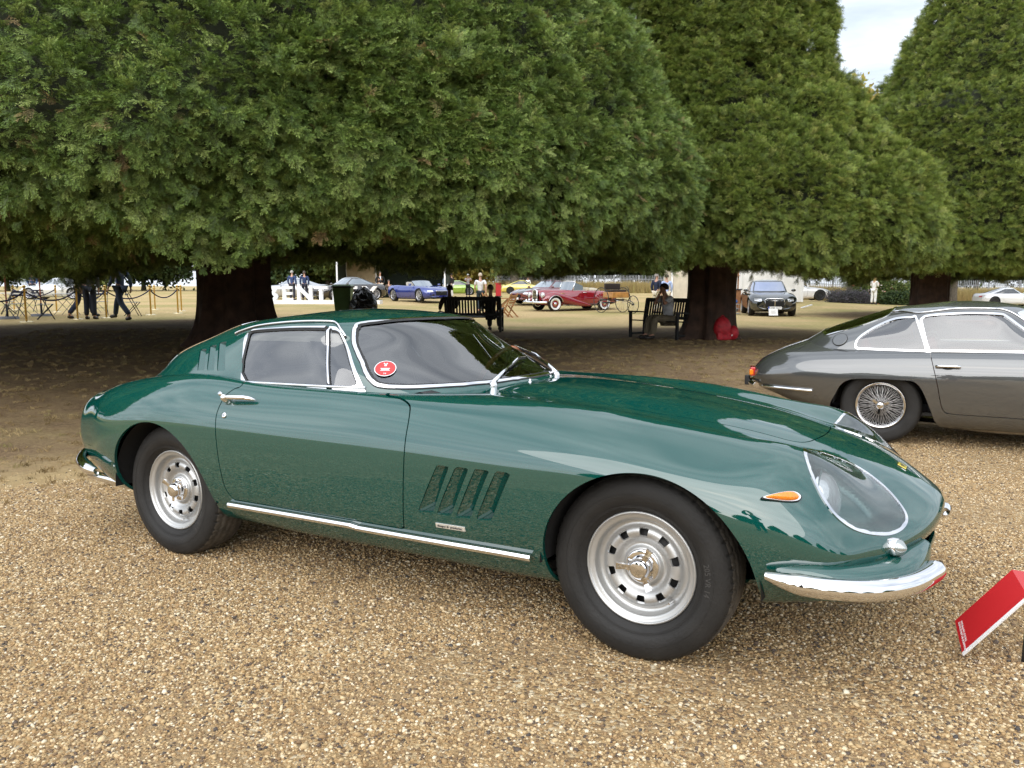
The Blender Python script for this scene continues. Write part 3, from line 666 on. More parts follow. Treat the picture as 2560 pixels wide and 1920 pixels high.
def sdf3(S,poly,ax,sel):
    """signed distance measured ON the shell: sign from the outline seen along one axis, distance from its 3D curve"""
    poly=np.asarray(poly); m=np.where(sel(S.V))[0]; P2=S.V[m][:,ax]*np.array([-1 if a==1 else 1 for a in ax]); C=[]
    for q in poly:
        d=((P2-q)**2).sum(1); k=np.argsort(d)[:4]; wt=1/(d[k]+1e-9); C.append((S.V[m[k]]*wt[:,None]).sum(0)/wt.sum())
    C=np.array(C)
    def f(V):
        s2=sdf(poly,V[:,ax]*np.array([-1 if a==1 else 1 for a in ax])); d=np.full(len(V),1e9)
        near=np.abs(s2)<.2; Y=V[near]; dn=np.full(len(Y),1e9)
        for i in range(len(C)):
            a=C[i];b=C[(i+1)%len(C)]; ab=b-a; L=ab@ab
            if L<1e-10 or L>.04: continue
            t=np.clip(((Y-a)@ab)/L,0,1); dn=np.minimum(dn,((Y-a-t[:,None]*ab)**2).sum(1))
        d[near]=np.sqrt(dn); d=np.where(np.abs(s2)<.004,np.minimum(d,np.abs(s2)*1.5+d*0+0),d)
        return np.where(s2<0,-d,d)
    return f
def build_green():
    HG=hull(330,150); HG[:,0,1]=0; HG[:,-1,1]=0
    Hs=grid_shell(HG); 
    # make sure normals point outward
    c=np.array([0,0,.5]); 
    if ((Hs.V-c)*Hs.N)[:, 1:].sum()<0: Hs=grid_shell(HG,True)
    cen=np.abs(Hs.V[:,1])<1e-6; Hs.N[cen,1]=0
    GG=greenhouse(130,280); Gs=grid_shell(GG)
    if ((Gs.V-np.array([-.5,0,.8]))*Gs.N).sum()<0: Gs=grid_shell(GG,True)
    cen=np.abs(Gs.V[:,1])<1e-6; Gs.N[cen,1]=0
    def surf(S,x,z,wmin):
        m=np.where(-S.V[:,1]>wmin)[0]; k=m[np.argmin((S.V[m,0]-x)**2+(S.V[m,2]-z)**2)]; p,n=S.V[k],S.N[k]
        y=p[1]-(n[0]*(x-p[0])+n[2]*(z-p[2]))/(n[1] if abs(n[1])>.15 else -.15)
        return np.array([x,y,z]),n
    def surft(S,x,y):
        m=np.where(S.V[:,2]>.40)[0]; k=m[np.argmin((S.V[m,0]-x)**2+(S.V[m,1]-y)**2)]; p,n=S.V[k],S.N[k]
        z=p[2]-(n[0]*(x-p[0])+n[1]*(y-p[1]))/max(n[2],.2)
        return np.array([x,y,z]),n
    full=Hs
    # wheel arches
    arch=[(1.235,.300,.372),(-1.205,.308,.362)]
    for (ax,az,ar) in arch:
        _,Hs=split(Hs,lambda V:np.maximum(np.hypot(V[:,0]-ax,V[:,2]-az)-ar,.47+V[:,1]))
    # cabin opening under the greenhouse
    gh0=smooth_poly([(x,w) for x,w,z in (np.array(GH[0])*.45+np.array(GH[1])*.55)],8,False)
    gh0=np.concatenate([gh0,(gh0*[1,-1])[::-1]])
    _,Hs=split(Hs,lambda V:np.maximum(sdf(gh0,V[:,:2])+.03,.70-V[:,2]))
    # headlight covers
    lamp=smooth_poly([(1.652,.33),(1.668,.46),(1.686,.555),(1.711,.62),(1.738,.656),(1.769,.679),(1.804,.682),(1.84,.662),(1.874,.630),(1.91,.585),(1.946,.527),(1.973,.465),(1.986,.41),(1.984,.372),(1.968,.345),(1.93,.318),(1.883,.300),(1.822,.285),(1.752,.279),(1.69,.288)],6)
    fl=lambda V:np.maximum(sdf(lamp,np.stack([V[:,0],-V[:,1]],1)),.46-V[:,2])
    lampS,Hs=split(Hs,fl)
    fl3=sdf3(full,lamp,[0,1],lambda V:V[:,2]>.45)
    lglass,lring=split(lampS,lambda V:fl3(V)+.011)
    # bonnet
    bon=np.array([(.485,0),(.482,.2),(.478,.36),(.483,.43),(.505,.468),(.56,.468),(.735,.436),(.956,.385),(1.147,.357),(1.339,.325),(1.50,.298),(1.60,.275),(1.645,.23),(1.668,.15),(1.676,.06),(1.677,0)])
    bon=smooth_poly(np.concatenate([bon,(bon[1:-1]*[1,-1])[::-1]]),5)
    fb=lambda V:np.maximum(sdf(bon,np.stack([V[:,0],-V[:,1]],1)),.6-V[:,2])
    bonnet,Hs=split(Hs,lambda V:fb(V)+.0022); _,Hs=split(Hs,lambda V:fb(V)-.0022)
    # boot lid
    boot=np.array([(-1.70,0),(-1.70,.30),(-1.72,.38),(-1.78,.42),(-1.93,.43),(-2.02,.40),(-2.05,.30),(-2.06,0)])
    boot=smooth_poly(np.concatenate([boot,(boot[1:-1]*[1,-1])[::-1]]),5)
    ft=lambda V:np.maximum(sdf(boot,np.stack([V[:,0],-V[:,1]],1)),.6-V[:,2])
    bootS,Hs=split(Hs,lambda V:ft(V)+.0022); _,Hs=split(Hs,lambda V:ft(V)-.0022)
    # doors
    door=[(.03,.93),(.06,.875),(.102,.852),(.175,.844),(.229,.831),(.259,.813),(.279,.768),(.286,.705),(.285,.623),(.275,.509),(.256,.37),(.245,.346),(.20,.341),(-.60,.345),(-.70,.35),(-.735,.40),(-.742,.50),(-.746,.60),(-.752,.70),(-.754,.734),(-.750,.777),(-.744,.815),(-.715,.845),(-.692,.856),(-.675,.93)]
    door=smooth_poly(door,4)
    fd=lambda V:np.maximum(sdf(door,V[:,[0,2]]),.55+V[:,1])
    doorS,Hs=split(Hs,lambda V:fd(V)+.0024); _,Hs=split(Hs,lambda V:fd(V)-.0024)
    # fender vents
    vents=[[(.439,.621),(.495,.619),(.408,.431),(.335,.427)],[(.523,.622),(.583,.622),(.490,.430),(.422,.428)],[(.609,.624),(.671,.623),(.577,.432),(.511,.429)],[(.699,.625),(.761,.624),(.667,.435),(.599,.431)]]
    for v in vents:
        _,Hs=split(Hs,lambda V:np.maximum(sdf(v,V[:,[0,2]]),.6+V[:,1]))
    body=shell_obj('body',join(rim(Hs,.014),mirror(rim(Hs,.014))),GREEN,CAR)
    def pocket(v,S,deep,parent,wmin,m=GREEN,name='fender_vent',mir=True,mode='side'):
        P=[];Nn=[]
        for x,z in v:
            p,n=surf(S,x,z,wmin); P.append(p); Nn.append(n)
        P=np.array(P)+0.; n=np.mean(Nn,0); n/=np.linalg.norm(n)
        # corners: rear-top, front-top, front-bottom, rear-bottom ; front edge (or top edge) sinks
        D=[.004,deep,deep,.004] if mode=='side' else [.003,deep,deep,.003]
        Q=[P[i]-n*D[i] for i in range(4)]
        b=MB(); o=[tuple(p-n*.001) for p in P]; q=[tuple(x) for x in Q]
        b.add(o+q,[(4,5,6,7),(0,1,5,4),(1,2,6,5),(2,3,7,6),(3,0,4,7)])
        b.build(name,m,parent)
        b=MB(); b.add([(x,-y,z) for x,y,z in o+q],[(7,6,5,4),(4,5,1,0),(5,6,2,1),(6,7,3,2),(7,4,0,3)]); b.build(name,m,parent)
    for v in vents: pocket(v,full,.045,body,.6)
    bo=shell_obj('bonnet',join(rim(bonnet,.014),mirror(rim(bonnet,.014))),GREEN,CAR)
    shell_obj('boot_lid',join(rim(bootS,.014),mirror(rim(bootS,.014))),GREEN,CAR)
    d1=shell_obj('door',rim(doorS,.016),GREEN,CAR); d2=shell_obj('door',mirror(rim(doorS,.016)),GREEN,CAR)
    # headlights: ring, cover, painted bowl, lamp
    for sgn in (1,-1):
        mm=(lambda S:S) if sgn==1 else mirror
        rg=shell_obj('headlight_ring',mm(rim(offset(compact(lring),.003),.012)),CHROME,CAR)
        shell_obj('headlight_cover',mm(offset(compact(lglass),.002)),CLEAR,CAR)
        bw=compact(lglass); dl=-fl(bw.V); k=np.clip((dl-.008)/.05,0,1); k=k*k*(3-2*k)
        bw=Shell(bw.V-bw.N*(.006+.085*k)[:,None],bw.N,bw.F)
        bowl=mesh_obj('headlight_bowl',mm(bw).V,mm(bw).F,mat('bowl_paint',(.16,.27,.25),.3,.3),CAR,True)
        c=Vector((1.742,-.505*sgn,.575)); dirv=Vector((.97,-.10*sgn,.16)).normalized()
        b=MB(); b.lathe([(.0,.055),(.03,.052),(.055,.044),(.075,.030),(.088,.008),(.090,0)],28)
        lens=b.build('headlight_lens',mat('lamp_lens',(.75,.77,.78),.12,.3,coat=1),CAR); lens.location=c; lens.rotation_euler=dirv.to_track_quat('Z','Y').to_euler()
        b=MB(); b.lathe([(.090,-.02),(.097,-.015),(.100,.0),(.097,.012),(.089,.014)],28)
        r2=b.build('lens_rim',CHROME,CAR); r2.location=c; r2.rotation_euler=lens.rotation_euler
    # ---------------- greenhouse
    ws=[(0,1.146),(.107,1.146),(.309,1.141),(.452,1.126),(.481,1.112),(.504,1.089),(.563,.998),(.605,.937),(.622,.898),(.612,.888),(.572,.884),(.449,.886),(.256,.890),(.1,.893),(0,.893)]
    ws=np.array(ws); ws=smooth_poly(np.concatenate([ws,(ws[1:-1]*[-1,1])[::-1]]),6)
    fw=lambda V:np.maximum(sdf(ws,V[:,1:3]),-.42-V[:,0]) 
    f_front=lambda V:-.42-V[:,0]
    fw3=sdf3(Gs,ws[:len(ws)//2+1],[1,2],lambda V:V[:,0]>-.45)
    def fw2(d):
        def g(V):
            s2=sdf(ws,V[:,1:3]*[-1,1]); d3=np.abs(fw3(V)); return np.maximum(np.where(s2<0,-d3,d3)-d,f_front(V))
        return g
    ring,Gb=split(Gs,fw2(.030)); wsb,ring=ring,None
    glassW,rest=split(wsb,fw2(-.001)); rub,rest=split(rest,fw2(.010)); chr_,seal=split(rest,fw2(.026))
    so=[(-.745,.835),(-.745,.87),(-.836,1.064),(-.832,1.086),(-.800,1.102),(-.546,1.118),(-.366,1.121),(-.318,1.116),(-.290,1.100),(-.244,1.053),(-.045,.855),(-.035,.835)]
    so=np.array([p for a,b_ in zip(so,so[1:]+so[:1]) for p in (a,)])
    sg=smooth_poly([(-.705,.873),(-.806,1.070),(-.803,1.084),(-.775,1.092),(-.56,1.104),(-.365,1.106),(-.355,1.098),(-.243,.879),(-.248,.873)],4)
    vg=smooth_poly([(-.222,.882),(-.328,1.090),(-.325,1.098),(-.312,1.098),(-.290,1.088),(-.262,1.058),(-.112,.897),(-.108,.884),(-.122,.876),(-.21,.875)],4)
    fso=lambda V:np.maximum(sdf(so,V[:,[0,2]]),.38+V[:,1])
    side,Gb=split(Gb,fso)
    g1,fr=split(side,lambda V:sdf(sg,V[:,[0,2]])); g2,fr=split(fr,lambda V:sdf(vg,V[:,[0,2]]))
    k1,fr=split(fr,lambda V:sdf(sg,V[:,[0,2]])-.007); k2,fr=split(fr,lambda V:sdf(vg,V[:,[0,2]])-.004)
    # rear window
    rw=[(-1.03,0),(-1.04,.26),(-1.075,.37),(-1.11,.40),(-1.30,.44),(-1.50,.475),(-1.555,.46),(-1.58,.40),(-1.615,.2),(-1.62,0)]
    rw=np.array(rw); rw=smooth_poly(np.concatenate([rw,(rw[1:-1]*[1,-1])[::-1]]),5)
    frw=lambda V:np.maximum(sdf(rw,np.stack([V[:,0],-V[:,1]],1)),.87-V[:,2])
    rwb,Gb=split(Gb,lambda V:frw(V)-.022); rglass,rfr=split(rwb,frw)
    # sail louvres
    lou=[[(-1.160,1.001),(-1.108,1.006),(-1.042,.909),(-1.096,.905)],[(-1.094,1.021),(-1.042,1.027),(-.965,.910),(-1.020,.908)],[(-1.029,1.037),(-.974,1.045),(-.883,.912),(-.941,.909)]]
    for v in lou: _,Gb=split(Gb,lambda V:np.maximum(sdf(v,V[:,[0,2]]),.4+V[:,1]))
    roof=shell_obj('roof',join(rim(Gb,.012),mirror(rim(Gb,.012))),GREEN,CAR)
    for v in lou: pocket(v,Gs,.028,roof,.35,name='sail_louvre',mode='top')
    both=lambda S,d=0,o=0:join(rim(offset(compact(S),o),d) if d else offset(compact(S),o),mirror(rim(offset(compact(S),o),d) if d else offset(compact(S),o)))
    wsh=shell_obj('windscreen',both(glassW,0,-.004),GLASS,CAR)
    wt=shell_obj('windscreen_trim',both(chr_,.01,.006),CHROME,CAR); shell_obj('windscreen_seal',both(rub,0,.001),BLACK,wt); shell_obj('outer_seal',both(seal,0,.0015),BLACK,wt)
    rg=shell_obj('rear_window',both(rglass,0,-.003),GLASS,CAR); shell_obj('rear_window_trim',both(rfr,.01,.005),CHROME,CAR)
    for mm in ((lambda S:S),mirror):
        a=shell_obj('side_window',mm(offset(compact(g1),-.006)),GLASS,CAR); shell_obj('window_seal',mm(offset(compact(k1),-.002)),BLACK,a)
        q=shell_obj('quarter_light',mm(offset(compact(g2),-.004)),GLASS,CAR); shell_obj('window_seal',mm(offset(compact(k2),-.001)),BLACK,q)
        shell_obj('window_frame',mm(rim(offset(compact(fr),.005),.012)),CHROME,CAR)
    for s in (1,-1):
        P=[]
        for x in np.linspace(-.735,-.05,30):
            p,n=surf(Gs,x,.8675,.5); p=p+n*.005; P.append((p[0],p[1]*s,p[2]))
        b=MB(); b.tube(P,.0065,6); b.build('belt_strip',CHROME,CAR)
    # drip rail, both sides
    dr=smooth_poly([(-.93,1.078),(-.895,1.092),(-.768,1.119),(-.569,1.136),(-.387,1.139),(-.330,1.130),(-.285,1.100),(-.256,1.074)],5,False)
    for s in (1,-1):
        P=[]
        for x,z in dr:
            p,n=surf(Gs,x,z,.3); p=p+n*.006; P.append((p[0],p[1]*s,p[2]))
        b=MB(); b.tube(P,.0055,6); b.build('drip_rail',CHROME,CAR)
        b=MB(); b.tube([(x,y+.003*s,z-.010) for x,y,z in P],.006,6); b.build('rail_gutter',BLACK,CAR)
    # sill strips (chrome) along the bottom of the doors
    for s in (1,-1):
        P=[];N_=[]
        for x in np.linspace(-.735,.815,40):
            z0=.332 if x<0 else .326
            p,n=surf(full,x,z0-.004*x*0,.6); P.append(p);N_.append(n)
        V=[];F=[]
        prof=[(.002,.012),(.016,.010),(.020,.0),(.014,-.012),(.002,-.014)]
        for p,n in zip(P,N_):
            for a,h in prof: V.append((p[0],(p[1]-a)*s,p[2]+h-.012))
        m=len(prof)
        for i in range(len(P)-1):
            for k in range(m-1):
                f=(i*m+k,i*m+k+1,(i+1)*m+k+1,(i+1)*m+k); F.append(f if s==1 else f[::-1])
        F+= [tuple(range(m)),tuple(range((len(P)-1)*m,len(P)*m))[::-1]]
        mesh_obj('sill_strip',V,F,mat('polished_aluminium',(.86,.86,.85),.18,1.0),CAR,False)
    # badge plate with script on both flanks
    for s in (1,-1):
        p,n=surf(full,.480,.384,.6); b=MB(); b.box((0,0,0),(.132,.004,.019)); o=b.build('badge_plate',mat('badge_silver',(.80,.79,.74),.3,.6),CAR,bevel=.001)
        o.location=(p[0],(p[1]-.002)*s,p[2]); o.rotation_euler=(math.atan2(n[2],-n[1])*-s,0,.01*s)
        tx=text_mesh('disegno di  pininfarina',.0125,.0006); t=mesh_obj('badge_script',tx[0],tx[1],mat('badge_ink',(.05,.05,.05),.4),o,False)
        t.rotation_euler=(math.pi/2,0,0 if s==1 else math.pi); t.location=(-.058*s,-.0028*s,-.004)
    # door handle and lock
    for s in (1,-1):
        p,n=surf(full,-.715,.795,.6); q,n2=surf(full,-.60,.800,.6); e,_=surf(full,-.545,.799,.6)
        Y=lambda v:(v[0],v[1]*s,v[2])
        b=MB()
        path=[p+n*.028,p*.75+q*.25+n*.031,q+n2*.028,q*.4+e*.6+n2*.022,e+n2*.014]
        b.tube([Y(v) for v in path],[.012,.0125,.0115,.009,.004],10)
        hd=b.build('door_handle',CHROME,CAR)
        b=MB(); b.tube([Y(p+n*.0),Y(p+n*.014),Y(p+n*.034),Y(p+n*.042)],[.021,.017,.016,.008],14); b.tube([Y(p+n*.03+np.array([-.012,0,.010])),Y(p+n*.045+np.array([-.014,0,.012]))],[.012,.008],10); b.build('push_button',CHROME,hd)
        l,nl=surf(full,-.706,.733,.6); b=MB(); b.tube([Y(l),Y(l+nl*.005),Y(l+nl*.006)],[.014,.013,.008],16); lk=b.build('door_lock',CHROME,CAR)
        b=MB(); b.tube([Y(l+nl*.0055),Y(l+nl*.0075)],[.0065,.006],12); b.build('key_barrel',mat('dull_steel',(.4,.4,.42),.4,1.),lk)
    # orange side marker (teardrop)
    for s in (1,-1):
        SCM=1.2; pts=[(-.048,0),(-.02,.010),(.012,.0165),(.034,.0155),(.045,.006),(.046,-.004),(.036,-.0135),(.012,-.015),(-.02,-.009)]
        p,n=surf(full,1.663,.627,.5); tx_=np.cross([0,0,1],n); tx_*=np.sign(tx_[0]); tx_/=np.linalg.norm(tx_); ty_=np.cross(n,tx_); ty_*= 1 if ty_[2]>0 else -1
        def ring(sc,h): return [p+tx_*(a*sc*SCM)+ty_*(c*sc*.95)+n*h for a,c in smooth_poly(pts,4)]
        def domed(levels):
            V=[];F=[]; 
            for sc,h in levels: V+=ring(sc,h)
            m=len(V)//len(levels)
            for i in range(len(levels)-1):
                for k in range(m): F.append((i*m+k,i*m+(k+1)%m,(i+1)*m+(k+1)%m,(i+1)*m+k))
            F.append(tuple(range((len(levels)-1)*m,len(levels)*m))); V=[(x,y*s,z) for x,y,z in V]
            return V,F
        V,F=domed([(1.14,-.003),(1.14,.004),(1.0,.005)]); g=mesh_obj('marker_gasket',V,F,BLACK,CAR,False)
        V,F=domed([(1.06,.004),(1.05,.008),(.96,.008)]); mesh_obj('marker_bezel',V,F,CHROME,CAR,False)
        V,F=domed([(.97,.006),(.9,.012),(.7,.017),(.35,.020),(.1,.0205)]); mesh_obj('side_marker',V,F,mat('amber_lens',(.85,.22,.01),.12,coat=1,var=.25,vscale=60),CAR,True)
        # conical front indicator with chrome base
        p,n=surf(full,1.958,.450,.35); c=p+n*.002; d=Vector((.90,-.38*s,.08)).normalized()
        b=MB(); b.lathe([(0,-.02),(.026,-.02),(.029,-.012),(.029,.010),(.026,.017),(.022,.019)],24); i1=b.build('indicator_base',CHROME,CAR); i1.location=(c[0],c[1]*s,c[2]+.005); i1.rotation_euler=d.to_track_quat('Z','Y').to_euler()
        b=MB(); prof=[]
        for k in range(14): prof.append((.026*(1-(k/13)**1.6)+(.0016 if k%2 else 0)*(k<13),+.016+.026*k/13))
        b.lathe(prof,24); b.build('indicator_lens',mat('ribbed_clear_lens',(.34,.37,.36),.16,.55,coat=1),i1)
    # emblem on the nose
    p,n=surft(full,1.935,-.045); b=MB(); b.poly([(-.016,-.0255),(.016,-.0255),(.016,.0255),(-.016,.0255)],.003,'Z'); em=b.build('nose_emblem',mat('emblem_yellow',(.75,.6,.08),.25,coat=1),CAR,bevel=.001)
    p,n=surft(full,1.94,0.); em.location=tuple(p+n*.002); em.rotation_euler=(0,math.atan2(n[0],n[2]),math.pi/2*0); 
    b=MB(); b.poly([(-.019,-.029),(.019,-.029),(.019,.029),(-.019,.029)],.002,'Z'); b.build('emblem_frame',CHROME,em).location=(0,0,-.0012)
    b=MB(); b.poly([(-.006,-.012),(.002,-.010),(.006,-.004),(.010,.002),(.008,.008),(.002,.005),(-.004,.010),(-.009,.004),(-.005,-.002)],.0012,'Z'); b.build('emblem_figure',BLACK,em).location=(0,0,.0022)
    # front bumper: two chrome blades wrapping the corners
    def blade(path,prof,name):
        V=[];F=[];m=len(prof)
        P=[Vector(p) for p in path]
        for i,p in enumerate(P):
            t=(P[min(i+1,len(P)-1)]-P[max(i-1,0)]).normalized(); out=Vector((t.y,-t.x,0)).normalized()
            k=i/(len(P)-1); sc=min(1,.35+4*k,.45+3.0*(1-k))
            for a,h in prof: V.append(tuple(p+out*(a*sc)+Vector((0,0,h*sc))))
        for i in range(len(P)-1):
            for k in range(m): F.append((i*m+k,(i+1)*m+k,(i+1)*m+(k+1)%m,i*m+(k+1)%m))
        F+=[tuple(range(m))[::-1],tuple(range((len(P)-1)*m,len(P)*m))]
        return V,F
    prof=[(a*.95,h*.80) for a,h in [(-.022,.034),(-.004,.040),(.014,.034),(.027,.018),(.032,-.002),(.028,-.020),(.016,-.036),(-.002,-.043),(-.022,-.040)]]
    fp=smooth_poly([(1.635,-.835,0.398),(1.72,-.835,0.388),(1.83,-.800,0.378),(1.93,-.725,0.369),(2.015,-.60,0.363),(2.065,-.47,0.364),(2.080,-.42,0.369),(2.085,-.375,0.373)],7,False)
    V,F=blade(fp,prof,'front_bumper')
    for s in (1,-1):
        VV=[(x,y*s,z) for x,y,z in V]; mesh_obj('front_bumper',VV,F if s==1 else [f[::-1] for f in F],CHROME,CAR,True)
    # painted apron ledge above the bumper
    lp=smooth_poly([(1.66,-.800,.420),(1.76,-.795,.418),(1.86,-.74,.410),(1.94,-.655,.408),(2.0,-.55,.411),(2.03,-.44,.420),(2.045,-.34,.430)],6,False)
    pl=[(-.06,.022),(-.012,.016),(.010,.004),(.018,-.008),(.028,-.040),(.026,-.075),(-.03,-.09),(-.06,-.03)]
    V,F=blade(lp,pl,'apron')
    for s in (1,-1): mesh_obj('bumper_ledge',[(x,y*s,z) for x,y,z in V],F if s==1 else [f[::-1] for f in F],GREEN,CAR,True)
    # rear bumper blades
    rp=smooth_poly([(-2.10,-.40,.435),(-2.095,-.52,.428),(-2.05,-.65,.418),(-1.94,-.755,.402),(-1.80,-.815,.388),(-1.68,-.838,.380)],7,False)
    V,F=blade(rp,prof,'rear')
    for s in (1,-1): mesh_obj('rear_bumper',[(x,y*s,z) for x,y,z in V],F if s==1 else [f[::-1] for f in F],CHROME,CAR,True)
    # mouth: dark inside with bright egg-crate grille
    b=MB(); b.box((1.93,0,.40),(.02,.80,.10)); b.build('grille_void',DARK,CAR)
    b=MB()
    for k in range(17): b.box((1.965,-.36+.045*k,.40),(.02,.003,.085))
    for k in range(4): b.box((1.967,0,.37+.02*k),(.02,.76,.003))
    b.build('grille',CHROME,CAR)
    # tail panel closing the back
    E=HG[0]; V=[tuple(p) for p in E]+[(x,-y,z) for x,y,z in E[::-1]]; V=[(x+.002,y,z) for x,y,z in V]
    mesh_obj('tail_panel',V,[tuple(range(len(V)))],GREEN,CAR,False)
    for s in (1,-1):
        b=MB(); b.lathe([(0,.02),(.03,.018),(.045,.008),(.05,0)],20,'X'); t=b.build('tail_lamp',mat('red_lens',(.5,.01,.01),.15,coat=1),CAR); t.location=(-2.175,-.40*s,.57); t.rotation_euler=(0,0,math.pi)
    # wheel wells
    for (ax,az,ar) in arch:
        for s in (1,-1):
            b=MB(); V=[];F=[]; n=28
            for i in range(n+1):
                a=math.pi*i/n
                for y in (-.805,-.44): V.append((ax+(ar+.012)*math.cos(a),y*s,az+(ar+.012)*math.sin(a)))
            for i in range(n): F.append((2*i,2*i+1,2*i+3,2*i+2))
            V2=[(ax,-.44*s,az)]+[(ax+(ar+.012)*math.cos(math.pi*i/n),-.44*s,az+(ar+.012)*math.sin(math.pi*i/n)) for i in range(n+1)]
            b.add(V,F,True); b.add(V2,[(0,i,i+1) for i in range(1,n+1)]); b.build('wheel_well',DARK,CAR)
    # exhaust manifolds glimpsed behind the front wheel, and rear pipe tip
    for s in (1,-1):
        b=MB()
        for dz in (0,.035): b.tube([(.79,-.66*s,.215+dz),(.90,-.665*s,.222+dz),(1.02,-.66*s,.235+dz),(1.10,-.6*s,.25+dz)],.017,10)
        b.tube([(.70,-.66*s,.225),(.79,-.66*s,.232),(.815,-.66*s,.232)],[.038,.038,.030],12); b.build('exhaust_pipe',mat('exhaust_steel',(.35,.32,.29),.38,1.,var=.3,vscale=15),CAR)
    for s in (1,-1):
        b=MB(); b.tube([(-1.55,-.66*s,.275),(-1.75,-.655*s,.28),(-1.95,-.64*s,.285),(-2.06,-.63*s,.287)],.026,12); b.build('tail_pipe',CHROME,CAR)
    # wheels
    wh=make_slot_wheel()
    for i,(x,y,rz) in enumerate([(1.2,-.656,.0),(-1.2,-.662,0),(1.2,.656,math.pi),(-1.2,.662,math.pi)]):
        t=wh if i==0 else copy_tree(wh,CAR); t.parent=CAR; t.location=(x,y,.320); t.rotation_euler=(0,(.35,.9,.2,1.3)[i],rz)
    # ---------------- interior
    INT=mat('interior_black',(.018,.018,.018),.6); TAN=mat('headliner',(.42,.40,.34),.8)
    b=MB(); b.box((-.5,0,.30),(1.5,1.3,.03)); b.build('floor_pan',INT,CAR)
    b=MB(); b.add([(.42,-.60,.80),(.42,.60,.80),(.20,.62,.86),(.20,-.62,.86),(.06,-.62,.83),(.06,.62,.83),(.02,.62,.62),(.02,-.62,.62)],[(0,1,2,3),(3,2,5,4),(4,5,6,7)]); b.build('dashboard',INT,CAR,bevel=.0)
    for s in (1,-1):
        seat=empty('seat',(-.42,.34*s,.30),(0,0,0),parent=CAR)
        b=MB(); b.box((0,0,.10),(.50,.46,.16)); b.build('cushion',INT,seat,bevel=.04)
        b=MB(); b.box((-.30,0,.36),(.12,.46,.52),M=Matrix.Rotation(-.3,3,'Y')); b.build('backrest',INT,seat,bevel=.04)
    b=MB(); b.box((-1.05,0,.62),(.05,1.1,.5)); b.box((-1.35,0,.80),(.6,1.0,.02)); b.build('rear_shelf',INT,CAR)
    # steering wheel (left-hand drive): wood rim, alloy spokes
    sw=empty('steering_wheel',(-.02,.36,.815),Vector((-.90,0,.44)).to_track_quat('Z','Y').to_euler(),parent=CAR)
    b=MB(); b.tube([(.195*math.cos(a),.195*math.sin(a),0) for a in np.linspace(0,2*math.pi,40,endpoint=False)],.013,8,closed=True); b.build('wheel_rim',mat('wheel_wood',(.42,.14,.05),.3,coat=.6,var=.3,vscale=30),sw)
    b=MB()
    for k in range(3):
        a=math.pi/2+k*2*math.pi/3; b.bar((.03*math.cos(a),.03*math.sin(a),-.01),(.19*math.cos(a),.19*math.sin(a),0),.03,.004)
    b.build('spokes',ALLOY,sw)
    b=MB(); b.lathe([(0,.012),(.025,.01),(.032,0),(.028,-.12),(.025,-.3)],16); b.build('steering_hub',INT,sw)
    # interior mirror
    mi=empty('rear_view_mirror',(-.10,-.01,1.082),(0,0,.0),parent=CAR)
    b=MB(); b.box((0,0,0),(.016,.20,.062)); b.build('mirror_shell',mat('mirror_grey',(.35,.36,.37),.25,.8),mi,bevel=.008)
    b=MB(); b.tube([(-.005,0,.02),(-.02,0,.04),(-.05,0,.055)],.007,8); b.build('mirror_stalk',BLACK,mi)
    # headliner
    hl=compact(Gs); m_=hl.V[:,2]>1.06; F=[f for f in hl.F if all(m_[i] for i in f)]; hs=offset(compact(Shell(hl.V,hl.N,F)),-.020)
    _,hs=split(hs,lambda V:np.maximum(sdf(rw,np.stack([V[:,0],-V[:,1]],1))-.02,.87-V[:,2]))
    _,hs=split(hs,fw2(.03)); 
    hs=Shell(hs.V,-hs.N,[f[::-1] for f in hs.F]); shell_obj('headliner',join(compact(hs),mirror(compact(hs))),TAN,CAR)
    # round red entry sticker inside the windscreen corner
    k=np.argmin(((Gs.V-np.array([-.018,-.563,.945]))**2).sum(1)); p=Gs.V[k]; n=Gs.N[k]
    p=p+n*.0; q=Vector(n).to_track_quat('Z','Y').to_euler()
    st=empty('entry_sticker',tuple(p+n*.001),q,parent=CAR)
    b=MB(); b.lathe([(0,.0),(.047,.0)],40); s1=b.build('sticker_border',WHITE,st)
    b=MB(); b.lathe([(0,.0008),(.0435,.0008)],40); b.build('sticker_disc',mat('sticker_red',(.75,.04,.04),.5),st)
    b=MB()
    for (x,y,ww,hh) in [(0,.020,.010,.014),(-.007,.030,.005,.005),(.006,.029,.005,.005),(0,-.001,.040,.0035),(0,-.007,.034,.0035),(0,-.013,.040,.003)]: b.box((x,y,.0012),(ww,hh,.0003))
    tx=text_mesh('34',.013,.0003); b.add([(x-.006,y-.036,z+.0013) for x,y,z in tx[0]],tx[1]); b.build('sticker_print',WHITE,st)
    # wipers
    def wiper(base,elbow,tipA,tipB):
        wi=empty('wiper',base,parent=CAR); B=Vector(base); L=lambda v:Vector(v)-B
        b=MB(); b.lathe([(.016,-.012),(.017,.006),(.012,.016),(0,.018)],16); b.build('pivot',CHROME,wi)
        b=MB(); b.tube([L(base)+Vector((0,0,.012)),L(base)*.6+L(elbow)*.4+Vector((0,0,.014)),L(elbow)],[.010,.007,.005],8); b.build('arm',CHROME,wi)
        b=MB(); b.tube([L(tipA),L(elbow)+Vector((0,0,.006)),L(tipB)],[.002,.005,.002],6); b.build('blade_carrier',CHROME,wi)
        b=MB(); b.tube([L(tipA)-Vector((0.0,0,.008)),L(elbow)-Vector((0,0,.004)),L(tipB)-Vector((0,0,.008))],.004,6); b.build('blade_rubber',BLACK,wi)
